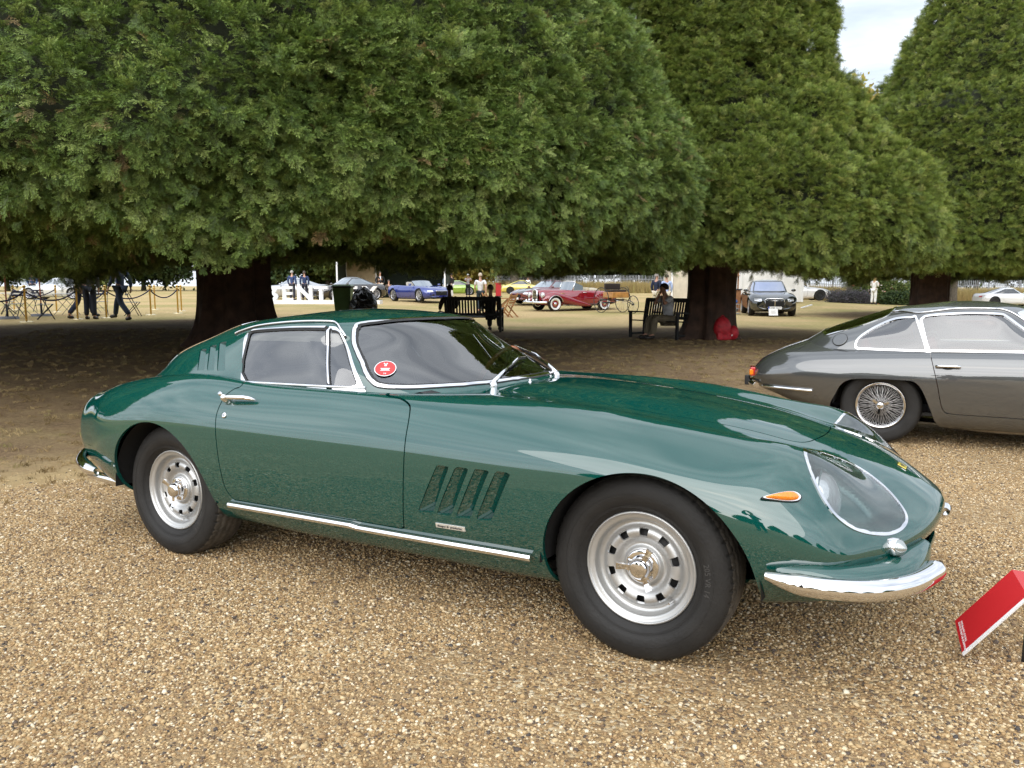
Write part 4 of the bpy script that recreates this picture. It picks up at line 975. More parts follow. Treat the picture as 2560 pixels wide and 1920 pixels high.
    def onws(y,z,lift=.012):
        m=np.where(Gs.V[:,0]>-.3)[0]; k=m[np.argmin((Gs.V[m,1]+abs(y))**2+(Gs.V[m,2]-z)**2)]; p=Gs.V[k]+Gs.N[k]*lift; return (p[0],math.copysign(p[1],y) if y!=0 else 0.,p[2])
    wiper((.368,-.318,.870),onws(.05,.946,.018),onws(-.09,.925),onws(.18,.948))
    wiper((.40,.22,.872),onws(.40,.94,.018),onws(.34,.905),onws(.46,.99))
    # washer jets and cowl slot
    for s in (1,-1):
        b=MB(); b.lathe([(.009,0),(.009,.006),(.005,.008),(.005,.018),(0,.019)],12); o=b.build('washer_jet',CHROME,CAR); o.location=(.445,-.13*s,.866)
    return full
def text_mesh(body,size,extrude,font=None,bold=False):
    c=bpy.data.curves.new('t','FONT'); c.body=body; c.size=size; c.extrude=extrude; c.resolution_u=2
    if bold: c.offset=size*.025
    o=bpy.data.objects.new('t',c); COL.objects.link(o); bpy.context.view_layer.update()
    me=o.to_mesh(); V=[tuple(v.co) for v in me.vertices]; F=[tuple(p.vertices) for p in me.polygons]; o.to_mesh_clear()
    bpy.data.objects.remove(o); bpy.data.curves.remove(c)
    return V,F
def make_tyre_mesh(name,R=.325,W=.112,rin=.190,nth=360,tread=True):
    # profile from inner bead round the tread to outer bead: (r, y) outward = -y
    prof=[(rin,.066),(rin+.010,.082),(rin+.034,.101),(.255/.325*R,W),(.290/.325*R,.106),(.308/.325*R,.096),(.3175/.325*R,.086)]
    side=spl(np.arange(7),np.array(prof),np.linspace(0,6,16))
    tw=np.linspace(.086,-.086,25)[1:-1]
    tr=np.stack([R-.0075*(np.abs(tw)/.086)**2.4,tw],1)
    P=np.concatenate([side,tr,side[::-1]*[1,-1]]); m=len(P)
    th=np.linspace(0,2*np.pi,nth,endpoint=False); V=np.zeros((nth,m,3))
    Rr=np.repeat(P[None,:,0],nth,0).copy(); Y=np.repeat(P[None,:,1],nth,0)
    if tread:
        a=th[:,None]*R; i0=len(side)-2; i1=len(side)+len(tr)+2
        zig=.007*(2*np.abs(((a/.030)%1)*2-1)-1)
        g=np.zeros_like(Rr)
        for c in (-.055,-.018,.018,.055): g=np.maximum(g,np.clip(1.3-np.abs(Y-c-zig)/.0045,0,1))
        lat=np.abs(((a/.030+.25*np.sign(Y))%1)-.5); g=np.maximum(g,np.where(np.abs(Y)>.060,np.clip(1.3-np.abs(lat-.25)*.03*2/.003,0,1),0))
        mk=np.zeros(m); mk[i0:i1]=1; Rr-=.006*g*mk[None,:]
    V[:,:,0]=Rr*np.cos(th)[:,None]; V[:,:,2]=Rr*np.sin(th)[:,None]; V[:,:,1]=-Y
    idx=np.arange(nth*m).reshape(nth,m); nx=np.roll(idx,-1,0)
    Q=np.stack([idx[:,:-1],idx[:,1:],nx[:,1:],nx[:,:-1]],-1).reshape(-1,4)
    return V.reshape(-1,3),[tuple(q[::-1]) for q in Q]
def make_slot_wheel():
    w_=empty('wheel')
    V,F=make_tyre_mesh('tyre'); Vn=np.asarray(V); fm=[1 if np.hypot(Vn[list(f),0],Vn[list(f),2]).mean()>.3165 else 0 for f in F]
    ty=mesh_obj('tyre',V,F,RUBBER,w_,True,mats=[RUBBER,mat('dusty_tread',(.085,.074,.060),.9,var=.35,vscale=25)],fm=fm)
    tv,tf=text_mesh('205 VR 14',.026,.0006); tv=np.array(tv); R0=.243; a=2.9-(tv[:,0]-tv[:,0].mean())/R0*-1; rr_=R0+tv[:,1]-.009; mesh_obj('size_marking',np.stack([rr_*np.cos(a*-1+math.pi*1.05),-.1118-tv[:,2]*.5+0*a,rr_*np.sin(a*-1+math.pi*1.05)],1),tf,mat('rubber_worn',(.05,.047,.044),.7),w_,False)
    b=MB()
    for r in (.215,.2195,.262): b.lathe([(r-.001,-(.1075 if r<.25 else .1128)),(r,-(.1085 if r<.25 else .1135)),(r+.001,-(.1075 if r<.25 else .1122))],96,'Y')
    b.build('sidewall_rib',RUBBER,w_)
    prof=np.array([(.187,.070),(.1935,.073),(.1965,.078),(.1945,.083),(.190,.084),(.1875,.081),(.178,.076),(.170,.072),(.1675,.066),(.165,.050),(.160,.043),(.150,.040),(.143,.043),(.135,.053),(.125,.060),(.112,.060),(.100,.055),(.090,.047),(.080,.041),(.073,.041),(.066,.050),(.062,.054),(.050,.054),(.02,.054)])
    pr=spl(np.r_[0,np.cumsum(np.hypot(*np.diff(prof,axis=0).T))],prof,np.linspace(0,np.hypot(*np.diff(prof,axis=0).T).sum(),110))
    nth=200; th=np.linspace(0,2*np.pi,nth+1); G=np.zeros((len(pr),nth+1,3))
    G[:,:,0]=pr[:,0,None]*np.cos(th); G[:,:,2]=pr[:,0,None]*np.sin(th); G[:,:,1]=-pr[:,1,None]
    S=grid_shell(G)
    if S.N[60*(nth+1)][1]>0: S=grid_shell(G,True)
    def slots(V):
        r=np.hypot(V[:,0],V[:,2]); a=np.arctan2(V[:,2],V[:,0]); a=(a+math.pi/10)%(math.pi/5)-math.pi/10
        u=a*r; v=r-.1195; hw=.0150+.15*v
        q=np.stack([np.abs(u)-hw+.004,np.abs(v)-.0155+.004],1)
        return np.hypot(*np.maximum(q,0).T)+np.minimum(q.max(1),0)-.004
    _,S=split(S,slots)
    rm=shell_obj('rim',rim(S,.007),ALLOY,w_)
    b=MB(); b.lathe([(0,-.030),(.150,-.030),(.150,.05)],32,'Y'); b.build('brake_drum',mat('brake_dark',(.02,.02,.02),.6),w_)
    b=MB(); b.lathe([(.180,-.068),(.186,-.076),(.186,.06)],48,'Y'); b.build('rim_barrel',ALLOY,w_)
    b=MB(); b.lathe([(.061,-.052),(.060,-.058),(.054,-.061),(.036,-.060)],36,'Y'); b.build('hub_plate',CHROME,w_)
    sp=empty('spinner',parent=w_)
    b=MB(); b.lathe([(.040,-.058),(.040,-.064),(.034,-.070),(.034,-.082),(.037,-.086),(.037,-.092),(.031,-.097),(.029,-.103),(.026,-.104),(.012,-.106),(0,-.1065)],36,'Y')
    for k in range(3):
        a=math.radians(80)+k*2*math.pi/3; c,s_=math.cos(a),math.sin(a)
        for t0,t1,w0,w1 in [(.028,.055,.020,.017),(.055,.080,.017,.024)]:
            p=[]
            for (r,wd,y0,y1) in ((t0,w0,-.080,-.093),(t1,w1,-.082 if t1<.06 else -.088,-.093 if t1<.06 else -.099)):
                for (u,y) in ((-wd/2,y0),(wd/2,y0),(wd/2,y1),(-wd/2,y1)): p.append((r*c-u*s_,y,r*s_+u*c))
            b.add(p,[(0,3,2,1),(4,5,6,7),(0,1,5,4),(1,2,6,5),(2,3,7,6),(3,0,4,7)])
    b.build('knock_off',CHROME,sp)
    b=MB(); b.tube([(.150*math.cos(-.45),-.045,.150*math.sin(-.45)),(.150*math.cos(-.45),-.070,.150*math.sin(-.45)),(.149*math.cos(-.45),-.078,.149*math.sin(-.45))],[.006,.0045,.003],8); b.build('valve',CHROME,w_)
    return w_
# ------------------------------------------------------------------ the grey coupe at the right edge
GREY=paint('grey_metallic',(.085,.088,.088),rough=.30,metal=.5)
GHULL=[
(-2.50,.14,.62,.62,(.30,.615),(.46,.605),(.56,.59),(.60,.57),(.605,.545),(.59,.52),(.55,.50),(.48,.48)),
(-2.45,.14,.68,.68,(.36,.675),(.54,.66),(.645,.63),(.685,.59),(.69,.55),(.67,.51),(.62,.47),(.54,.44)),
(-2.30,.12,.775,.775,(.42,.77),(.60,.745),(.705,.69),(.745,.63),(.755,.57),(.735,.50),(.69,.43),(.60,.39)),
(-2.1,.07,.86,.855,(.44,.84),(.635,.80),(.745,.735),(.79,.66),(.80,.58),(.78,.48),(.73,.38),(.64,.33)),
(-1.8,.03,.93,.92,(.46,.89),(.66,.825),(.775,.76),(.825,.67),(.835,.58),(.815,.45),(.76,.33),(.67,.27)),
(-1.45,0,.90,.90,(.5,.88),(.68,.84),(.79,.775),(.84,.68),(.85,.58),(.83,.44),(.78,.29),(.69,.22)),
(-.9,0,.84,.84,(.56,.845),(.70,.855),(.80,.79),(.845,.69),(.853,.58),(.835,.43),(.785,.27),(.70,.19)),
(-.2,0,.85,.85,(.58,.86),(.705,.872),(.80,.80),(.843,.70),(.85,.59),(.835,.43),(.785,.27),(.70,.19)),
(.5,0,.90,.90,(.50,.885),(.69,.872),(.795,.80),(.84,.70),(.85,.58),(.835,.43),(.785,.27),(.70,.19)),
(1.0,0,.885,.88,(.48,.86),(.67,.855),(.79,.79),(.84,.69),(.85,.58),(.835,.43),(.785,.27),(.70,.19)),
(1.45,0,.83,.825,(.46,.805),(.65,.81),(.78,.75),(.835,.67),(.845,.57),(.83,.43),(.78,.29),(.69,.21)),
(1.8,.04,.75,.745,(.44,.73),(.61,.735),(.74,.69),(.80,.62),(.815,.55),(.80,.45),(.75,.36),(.66,.31)),
(2.02,.10,.66,.655,(.42,.645),(.56,.645),(.67,.61),(.725,.56),(.74,.51),(.73,.45),(.69,.40),(.6,.36)),
(2.12,.13,.58,.58,(.38,.57),(.48,.57),(.57,.55),(.62,.52),(.635,.49),(.63,.45),(.6,.42),(.53,.40))]
GGH=[
[(.62,0,.80),(.57,.30,.80),(.45,.52,.80),(.28,.66,.80),(.05,.72,.80),(-.4,.74,.80),(-.9,.745,.80),(-1.4,.70,.80),(-1.85,.58,.83),(-2.0,.34,.86),(-2.05,0,.87)],
[(.52,0,.89),(.47,.30,.89),(.36,.51,.885),(.19,.64,.875),(-.03,.705,.872),(-.42,.722,.868),(-.90,.722,.862),(-1.38,.675,.875),(-1.72,.56,.93),(-1.86,.32,.965),(-1.89,0,.972)],
[(.30,0,1.0),(.25,.29,1.0),(.14,.48,.995),(.0,.59,.985),(-.16,.65,.98),(-.46,.672,.98),(-.9,.67,.98),(-1.28,.62,.99),(-1.52,.51,1.03),(-1.66,.30,1.06),(-1.69,0,1.065)],
[(.07,0,1.125),(.02,.27,1.122),(-.08,.44,1.112),(-.2,.535,1.10),(-.32,.59,1.098),(-.52,.612,1.102),(-.88,.607,1.10),(-1.15,.555,1.10),(-1.31,.45,1.125),(-1.43,.27,1.145),(-1.46,0,1.15)],
[(-.10,0,1.212),(-.14,.25,1.208),(-.22,.40,1.198),(-.31,.48,1.188),(-.40,.535,1.19),(-.56,.555,1.196),(-.84,.55,1.194),(-1.03,.50,1.188),(-1.15,.40,1.196),(-1.24,.23,1.21),(-1.26,0,1.213)],
[(-.27,0,1.262),(-.29,.2,1.258),(-.34,.30,1.25),(-.39,.355,1.245),(-.46,.39,1.247),(-.58,.40,1.25),(-.78,.395,1.248),(-.89,.35,1.243),(-.96,.27,1.243),(-1.01,.15,1.246),(-1.03,0,1.247)],
[(-.42,0,1.281),(-.43,.09,1.28),(-.45,.14,1.279),(-.48,.17,1.278),(-.52,.19,1.278),(-.6,.195,1.279),(-.7,.19,1.278),(-.75,.17,1.277),(-.79,.13,1.276),(-.81,.07,1.276),(-.82,0,1.276)],
[(-.58,0,1.287),(-.585,.01,1.287),(-.59,.02,1.287),(-.595,.02,1.287),(-.6,.02,1.287),(-.61,.02,1.287),(-.62,.02,1.287),(-.63,.02,1.287),(-.635,.015,1.287),(-.64,.01,1.287),(-.645,0,1.287)]]
def out_shell(G,c):
    S=grid_shell(G)
    if ((S.V-np.array(c))*S.N)[:,1:].sum()<0: S=grid_shell(G,True)
    k=np.abs(S.V[:,1])<1e-6; S.N[k,1]=0; return S
def side_pt(S,x,z,wmin):
    m=np.where(-S.V[:,1]>wmin)[0]; k=m[np.argmin((S.V[m,0]-x)**2+(S.V[m,2]-z)**2)]; p,n=S.V[k],S.N[k]
    return np.array([x,p[1]-(n[0]*(x-p[0])+n[2]*(z-p[2]))/(n[1] if abs(n[1])>.15 else -.15),z]),n
def make_wire_wheel(parent):
    w_=empty('wheel',parent=parent)
    V,F=make_tyre_mesh('tyre',.345,.106,.203,200,False); mesh_obj('tyre',V,F,RUBBER,w_,True)
    b=MB(); b.lathe([(.196,-.070),(.206,-.078),(.212,-.086),(.207,-.090),(.198,-.086),(.190,-.078),(.182,-.066),(.176,-.050),(.170,-.030),(.172,.03),(.19,.07)],64,'Y'); b.build('rim',CHROME,w_)
    b=MB()
    for k in range(36):
        a=2*math.pi*k/36
        for (da,y0,y1,r0,r1) in ((.32,-.075,-.045,.040,.174),(-.32,-.030,-.020,.044,.172)):
            s_=1 if k%2 else -1
            b.tube([(r0*math.cos(a),y0,r0*math.sin(a)),(r1*math.cos(a+s_*da),y1,r1*math.sin(a+s_*da))],.0028,5,False)
    sp=b.build('spokes',mat('wire_spokes',(.42,.41,.40),.3,1.),w_); sp['kind']='stuff'
    b=MB(); b.lathe([(.05,0),(.046,-.05),(.040,-.085),(.036,-.092),(.030,-.105),(.020,-.110),(0,-.111)],28,'Y')
    for k in range(3):
        a=.4+k*2*math.pi/3; b.bar((.025*math.cos(a),-.095,.025*math.sin(a)),(.078*math.cos(a),-.101,.078*math.sin(a)),.022,.010,up=(0,1,0))
    b.build('knock_off',CHROME,w_)
    b=MB(); b.lathe([(0,.02),(.17,.02)],24,'Y'); b.build('brake_disc',mat('brake_dark',(.02,.02,.02),.6),w_)
    return w_
def build_grey():
    root=empty('grey_coupe',(4.829,7.184,-.143),(0,0,-.50),'dark grey vintage coupe with wire wheels parked at the right edge','car')
    H=out_shell(hull(200,90,GHULL),(0,0,.5)); G=out_shell(greenhouse(90,190,GGH),(-.6,0,.85)); full=H
    ra=smooth_poly([(-1.72,.08),(-1.70,.30),(-1.695,.347),(-1.653,.437),(-1.605,.53),(-1.523,.582),(-1.323,.597),(-1.106,.598),(-1.005,.588),(-.943,.52),(-.883,.382),(-.833,.243),(-.81,.08)],3)
    _,H=split(H,lambda V:np.maximum(sdf(ra,V[:,[0,2]]),.48+V[:,1]))
    _,H=split(H,lambda V:np.maximum(np.hypot(V[:,0]-1.275,V[:,2]-.33)-.385,.48+V[:,1]))
    b0=smooth_poly([(x,w_) for x,w_,z in (np.array(GGH[0])*.5+np.array(GGH[1])*.5)],6,False); b0=np.concatenate([b0,(b0*[1,-1])[::-1]])
    _,H=split(H,lambda V:np.maximum(sdf(b0,V[:,:2])+.03,.70-V[:,2]))
    door=smooth_poly([(-.93,.93),(-.905,.86),(-.833,.60),(-.79,.40),(-.765,.345),(-.734,.322),(-.5,.318),(.15,.322),(.25,.34),(.29,.42),(.31,.6),(.30,.80),(.25,.93)],4)
    fd=lambda V:np.maximum(sdf(door,V[:,[0,2]]),.55+V[:,1]); D,H=split(H,lambda V:fd(V)+.003); _,H=split(H,lambda V:fd(V)-.003)
    boot=np.array([(-1.95,0),(-1.97,.40),(-2.02,.60),(-2.06,.62),(-2.2,.58),(-2.36,.52),(-2.40,.40),(-2.42,0)]); boot=smooth_poly(np.concatenate([boot,(boot[1:-1]*[1,-1])[::-1]]),4)
    ft=lambda V:np.maximum(sdf(boot,np.stack([V[:,0],-V[:,1]],1)),.6-V[:,2]); T,H=split(H,lambda V:ft(V)+.0025); _,H=split(H,lambda V:ft(V)-.0025)
    both=lambda S,d=0.,o=0.:join(rim(offset(compact(S),o),d) if d else offset(compact(S),o),mirror(rim(offset(compact(S),o),d) if d else offset(compact(S),o)))
    shell_obj('body',both(H,.014),GREY,root); shell_obj('boot_lid',both(T,.01),GREY,root)
    for mm in ((lambda S:S),mirror): shell_obj('door',mm(rim(D,.014)),GREY,root)
    # windows
    qw=smooth_poly([(-1.500,.866),(-1.505,.90),(-1.478,.950),(-1.36,1.040),(-1.20,1.118),(-1.06,1.134),(-1.035,1.125),(-.945,.885),(-.95,.866),(-1.0,.862),(-1.45,.860)],4)
    dw=smooth_poly([(-.905,.875),(-.975,1.10),(-.975,1.130),(-.945,1.150),(-.82,1.168),(-.60,1.180),(-.40,1.176),(-.34,1.155),(-.22,1.06),(-.02,.905),(-.02,.890),(-.06,.885),(-.85,.870)],4)
    fq=lambda V:np.maximum(sdf(qw,V[:,[0,2]]),.35+V[:,1]); fdw=lambda V:np.maximum(sdf(dw,V[:,[0,2]]),.35+V[:,1])
    frame,G2=split(G,lambda V:np.minimum(fq(V),fdw(V))-.017)
    g1,fr=split(frame,fq); g2,fr=split(fr,fdw)
    ws=np.array([(0,1.20),(.25,1.195),(.40,1.18),(.455,1.15),(.50,1.08),(.58,.96),(.60,.91),(.55,.90),(.30,.905),(0,.908)]); ws=smooth_poly(np.concatenate([ws,(ws[1:-1]*[-1,1])[::-1]]),5)
    fw=lambda V:np.maximum(sdf(ws,V[:,1:3]),-.30-V[:,0]-(1.2-V[:,2])*.0); W,G2=split(G2,lambda V:fw(V)-.022); wg,wf=split(W,fw)
    rw=np.array([(-1.24,0),(-1.245,.25),(-1.27,.36),(-1.32,.42),(-1.60,.47),(-1.76,.46),(-1.81,.38),(-1.845,.2),(-1.85,0)]); rw=smooth_poly(np.concatenate([rw,(rw[1:-1]*[1,-1])[::-1]]),5)
    fr_=lambda V:np.maximum(sdf(rw,np.stack([V[:,0],-V[:,1]],1)),.90-V[:,2]); Rw,G2=split(G2,lambda V:fr_(V)-.022); rg,rf=split(Rw,fr_)
    shell_obj('roof',both(G2,.012),GREY,root)
    shell_obj('windscreen',both(wg,0,-.004),GLASS,root); shell_obj('windscreen_trim',both(wf,.01,.005),CHROME,root)
    shell_obj('rear_window',both(rg,0,-.004),GLASS,root); shell_obj('rear_window_trim',both(rf,.01,.005),CHROME,root)
    for mm in ((lambda S:S),mirror):
        shell_obj('quarter_window',mm(offset(compact(g1),-.005)),GLASS,root); shell_obj('side_window',mm(offset(compact(g2),-.005)),GLASS,root); shell_obj('window_frame',mm(rim(offset(compact(fr),.005),.012)),CHROME,root)
    for s in (1,-1):
        Y=lambda v:(v[0],v[1]*s,v[2])
        p0,n0=side_pt(full,-.845,.728,.6); p1,n1=side_pt(full,-.665,.730,.6)
        b=MB(); b.tube([Y(p0+n0*.004),Y(p0+n0*.022),Y(p0*.8+p1*.2+n0*.030),Y(p0*.2+p1*.8+n1*.030),Y(p1+n1*.022),Y(p1+n1*.004)],[.012,.013,.012,.012,.013,.012],8); b.build('door_handle',CHROME,root)
        pm=(p0+p1)/2; b=MB(); b.ball(Y(pm+n0*.001-np.array([0,0,.018])),(.05,.006,.022),16,8); b.build('handle_recess',DARK,root)
        p,n=side_pt(G,-1.66,.925,.3); b=MB(); b.tube([Y(p+n*.0),Y(p+n*.004),Y(p+n*.0045)],[.066,.066,.062],32); b.build('fuel_flap',GREY,root)
        b=MB(); b.tube([Y(p-n*.002),Y(p+n*.0022)],[.071,.071],32); b.build('flap_gap',BLACK,root)
        P=[]
        for x,z in smooth_poly([(-2.34,.462),(-2.2,.460),(-2.0,.458),(-1.85,.456)],8,False): q,nn=side_pt(full,x,z,.4); P.append(Y(q+nn*.012))
        b=MB(); b.tube(P,[.004]+[.014]*(len(P)-2)+[.006],8); b.build('rear_bumper_side',CHROME,root)
        b=MB(); b.box((-2.47,-.50*s,.58),(.05,.20,.085),rz=.22*s); b.build('tail_lamp',mat('red_lens',(.5,.01,.01),.15,coat=1),root,bevel=.01)
        b=MB(); b.box((-2.462,-.585*s,.575),(.045,.035,.060),rz=.35*s); b.build('indicator_lamp',mat('amber_lens',(.85,.22,.01),.12,coat=1),root,bevel=.01)
        P=[]
        for x,z in smooth_poly([(-1.80,.93),(-1.68,.985),(-1.42,1.105),(-1.206,1.188),(-1.009,1.182),(-.726,1.222),(-.45,1.226),(-.33,1.208),(-.23,1.15),(-.12,1.06),(.03,.94)],5,False)[14:]: q,nn=side_pt(G,x,z,.2); P.append(Y(q+nn*.006))
        b=MB(); b.tube(P,.007,6); b.build('gutter_strip',CHROME,root)
        for hx in (-.02,): pass
        b=MB(); b.lathe([(0,.02),(.06,.018),(.075,0)],20,'X'); h=b.build('headlight',mat('lamp_lens',(.75,.77,.78),.12,.3,coat=1),root); h.location=(1.98,-.50*s,.60)
    b=MB()
    bp=smooth_poly([(-2.40,-.66,.455),(-2.485,-.50,.462),(-2.515,-.25,.465),(-2.52,0,.466)],6,False); bp=np.concatenate([bp,(bp[:-1]*[1,-1,1])[::-1]]); b.tube(bp,.028,10); b.build('rear_bumper',CHROME,root)
    b=MB(); b.box((-2.53,-.42,.475),(.05,.05,.09)); b.box((-2.53,.42,.475),(.05,.05,.09)); bo_=b; 
    for s in (1,-1): b=MB(); b.box((-2.535,-.42*s,.475),(.05,.05,.10)); b.build('overrider',BLACK,root,bevel=.01)
    E=hull(200,90,GHULL)[0]; V=[tuple(p) for p in E]+[(x,-y,z) for x,y,z in E[::-1]]; mesh_obj('tail_panel',V,[tuple(range(len(V)))],GREY,root,False)
    E=hull(200,90,GHULL)[-1]; V=[tuple(p) for p in E]+[(x,-y,z) for x,y,z in E[::-1]]; mesh_obj('grille',V,[tuple(range(len(V)))],DARK,root,False)
    for (ax,az,ar) in ((-1.275,.345,.40),(1.275,.33,.385)):
        for s in (1,-1):
            b=MB(); n=20; V=[]
            for i in range(n+1):
                a=math.pi*i/n
                for y in (-.80,-.45): V.append((ax+ar*math.cos(a),y*s,az+ar*math.sin(a)*(.70 if ax<0 else 1)))
            b.add(V,[(2*i,2*i+1,2*i+3,2*i+2) for i in range(n)],True); b.add([(ax,-.45*s,az)]+[V[2*i+1] for i in range(n+1)],[(0,i,i+1) for i in range(1,n+1)]); b.build('wheel_well',DARK,root)
    for i,(x,y,rz) in enumerate([(-1.275,-.645,0),(1.275,-.645,0),(-1.275,.645,math.pi),(1.275,.645,math.pi)]):
        w_=make_wire_wheel(root) if i==0 else copy_tree(W0,root)
        if i==0: W0=w_
        w_.location=(x,y,.345); w_.rotation_euler=(0,.3*i,rz)
    RED=mat('red_leather',(.16,.012,.014),.5,var=.2,vscale=8)
    b=MB(); b.box((-.5,0,.28),(1.6,1.3,.03)); b.build('floor_pan',INTB,root)
    for s in (1,-1):
        seat=empty('seat',(-.55,.36*s,.28),parent=root); b=MB(); b.box((0,0,.12),(.5,.48,.18)); b.build('cushion',RED,seat,bevel=.04)
        b=MB(); b.box((-.30,0,.42),(.13,.48,.56),M=Matrix.Rotation(-.28,3,'Y')); b.build('backrest',RED,seat,bevel=.05)
        b=MB(); b.box((-.30,-.70*s,.70),(1.2,.03,.30)); b.build('door_lining',RED,root)
    b=MB(); b.box((-1.22,0,.60),(.35,1.15,.18)); b.box((-1.42,0,.80),(.10,1.15,.36),M=Matrix.Rotation(-.35,3,'Y')); b.build('rear_bench',RED,root,bevel=.04)
    b=MB(); b.box((.25,0,.82),(.30,1.3,.16)); b.build('dashboard',INTB,root,bevel=.03)
    b=MB(); b.tube([(-.02+.17*math.sin(a)*.42,.36+.19*math.cos(a),.90+.19*math.sin(a)*.88) for a in np.linspace(0,6.283,28,endpoint=False)],.011,8,closed=True); b.build('steering_wheel',INTB,root)
    b=MB(); b.tube([(-.75,-.62,.20),(-.4,-.62,.185),(.3,-.62,.185)],.035,10); b.build('silencer',mat('exhaust_steel',(.35,.32,.29),.38,1.,var=.3,vscale=15),root)
INTB=mat('interior_black',(.018,.018,.018),.6)
# ------------------------------------------------------------------ cars of the show in the background
MH=[
(-2.40,.20,.74,.74,(.35,.74),(.55,.72),(.68,.67),(.74,.60),(.75,.52),(.73,.42),(.68,.35),(.6,.31)),
(-2.30,.20,.90,.90,(.42,.90),(.66,.87),(.80,.79),(.86,.68),(.87,.56),(.84,.42),(.78,.30),(.68,.25)),
(-1.9,.08,.96,.96,(.48,.955),(.72,.93),(.87,.84),(.935,.72),(.945,.58),(.92,.42),(.86,.27),(.74,.20)),
(-1.4,0,.95,.95,(.55,.95),(.75,.945),(.89,.86),(.95,.74),(.955,.60),(.93,.42),(.87,.25),(.75,.17)),
(-.6,0,.91,.91,(.6,.915),(.77,.925),(.88,.845),(.935,.73),(.945,.6),(.92,.42),(.87,.25),(.75,.16)),
(.4,0,.93,.93,(.6,.93),(.76,.915),(.88,.835),(.935,.72),(.94,.59),(.92,.42),(.87,.25),(.75,.16)),
(1.0,0,.915,.915,(.5,.905),(.73,.90),(.88,.83),(.945,.72),(.95,.59),(.93,.42),(.87,.25),(.75,.16)),
(1.45,0,.875,.87,(.48,.855),(.70,.87),(.87,.81),(.945,.70),(.952,.58),(.93,.42),(.87,.25),(.75,.17)),
(1.95,.08,.80,.80,(.46,.79),(.65,.79),(.81,.735),(.90,.66),(.915,.56),(.90,.42),(.85,.28),(.74,.2)),
(2.25,.20,.70,.70,(.42,.69),(.58,.69),(.72,.645),(.80,.59),(.82,.52),(.81,.41),(.76,.31),(.66,.25)),
(2.40,.24,.60,.60,(.38,.60),(.5,.59),(.6,.57),(.66,.53),(.68,.48),(.67,.40),(.63,.34),(.55,.3))]
def gh_make(fb,ft,rt,rb,belt,roof,wb=.79,wt=.60):
    B=[(fb,0),(fb-.05,.30),(fb-.17,.53),(fb-.36,.66),(fb-.60,.74),((fb+rb)/2,wb),(rb+.75,wb-.01),(rb+.42,.69),(rb+.18,.54),(rb+.05,.30),(rb,0)]
    T=[(ft,0),(ft-.03,.26),(ft-.09,.43),(ft-.17,.53),(ft-.28,wt-.02),((ft+rt)/2,wt),(rt+.28,wt-.015),(rt+.16,.53),(rt+.08,.42),(rt+.03,.24),(rt,0)]
    B=np.array(B);T=np.array(T); zr=roof-.07; c=np.array([(ft+rt)/2,0]); L=[]
    for t,z in ((-.12,belt-.08),(.0,belt),(.25,belt+.25*(zr-belt)),(.5,belt+.5*(zr-belt)),(.75,belt+.77*(zr-belt)),(1.,zr)):
        bulge=.02*math.sin(max(t,0)*math.pi); q=B*(1-t)+T*t; L.append([(x,w_+bulge*(w_>.1),z) for x,w_ in q])
    for k,z in ((.72,roof-.028),(.38,roof-.006),(.04,roof)):
        q=c+(T-c)*k; L.append([(x,w_,z) for x,w_ in q])
    return L
def modern_wheel(R,parent,dark=False,spokes=10):
    w_=empty('wheel',parent=parent); b=MB(); b.lathe([(R*.70,-.11),(R*.86,-.125),(R*.96,-.11),(R,-.07),(R,.10),(R*.9,.12)],28,'Y'); b.build('tyre',RUBBER,w_)
    m=mat('wheel_black',(.02,.02,.02),.3) if dark else mat('wheel_silver',(.5,.5,.52),.3,.8)
    b=MB(); b.lathe([(R*.62,-.06),(R*.68,-.115),(R*.73,-.118),(R*.73,-.10)],28,'Y'); b.lathe([(0,-.10),(R*.14,-.10),(R*.16,-.07)],14,'Y')
    for k in range(spokes):
        a=2*math.pi*k/spokes; b.bar((R*.1*math.cos(a),-.095,R*.1*math.sin(a)),(R*.68*math.cos(a),-.10,R*.68*math.sin(a)),R*.09,.02,up=(0,1,0))
    b.build('rim',m,w_); b=MB(); b.lathe([(0,-.03),(R*.66,-.03)],20,'Y'); b.build('brake_disc',mat('brake_dark',(.02,.02,.02),.6),w_)
    return w_
DGLASS=mat('tinted_glass',(.015,.018,.02),.03,0,.8,coat=1)
LGLASS=mat('bright_glass',(.20,.24,.28),.03,0,.9,coat=1)
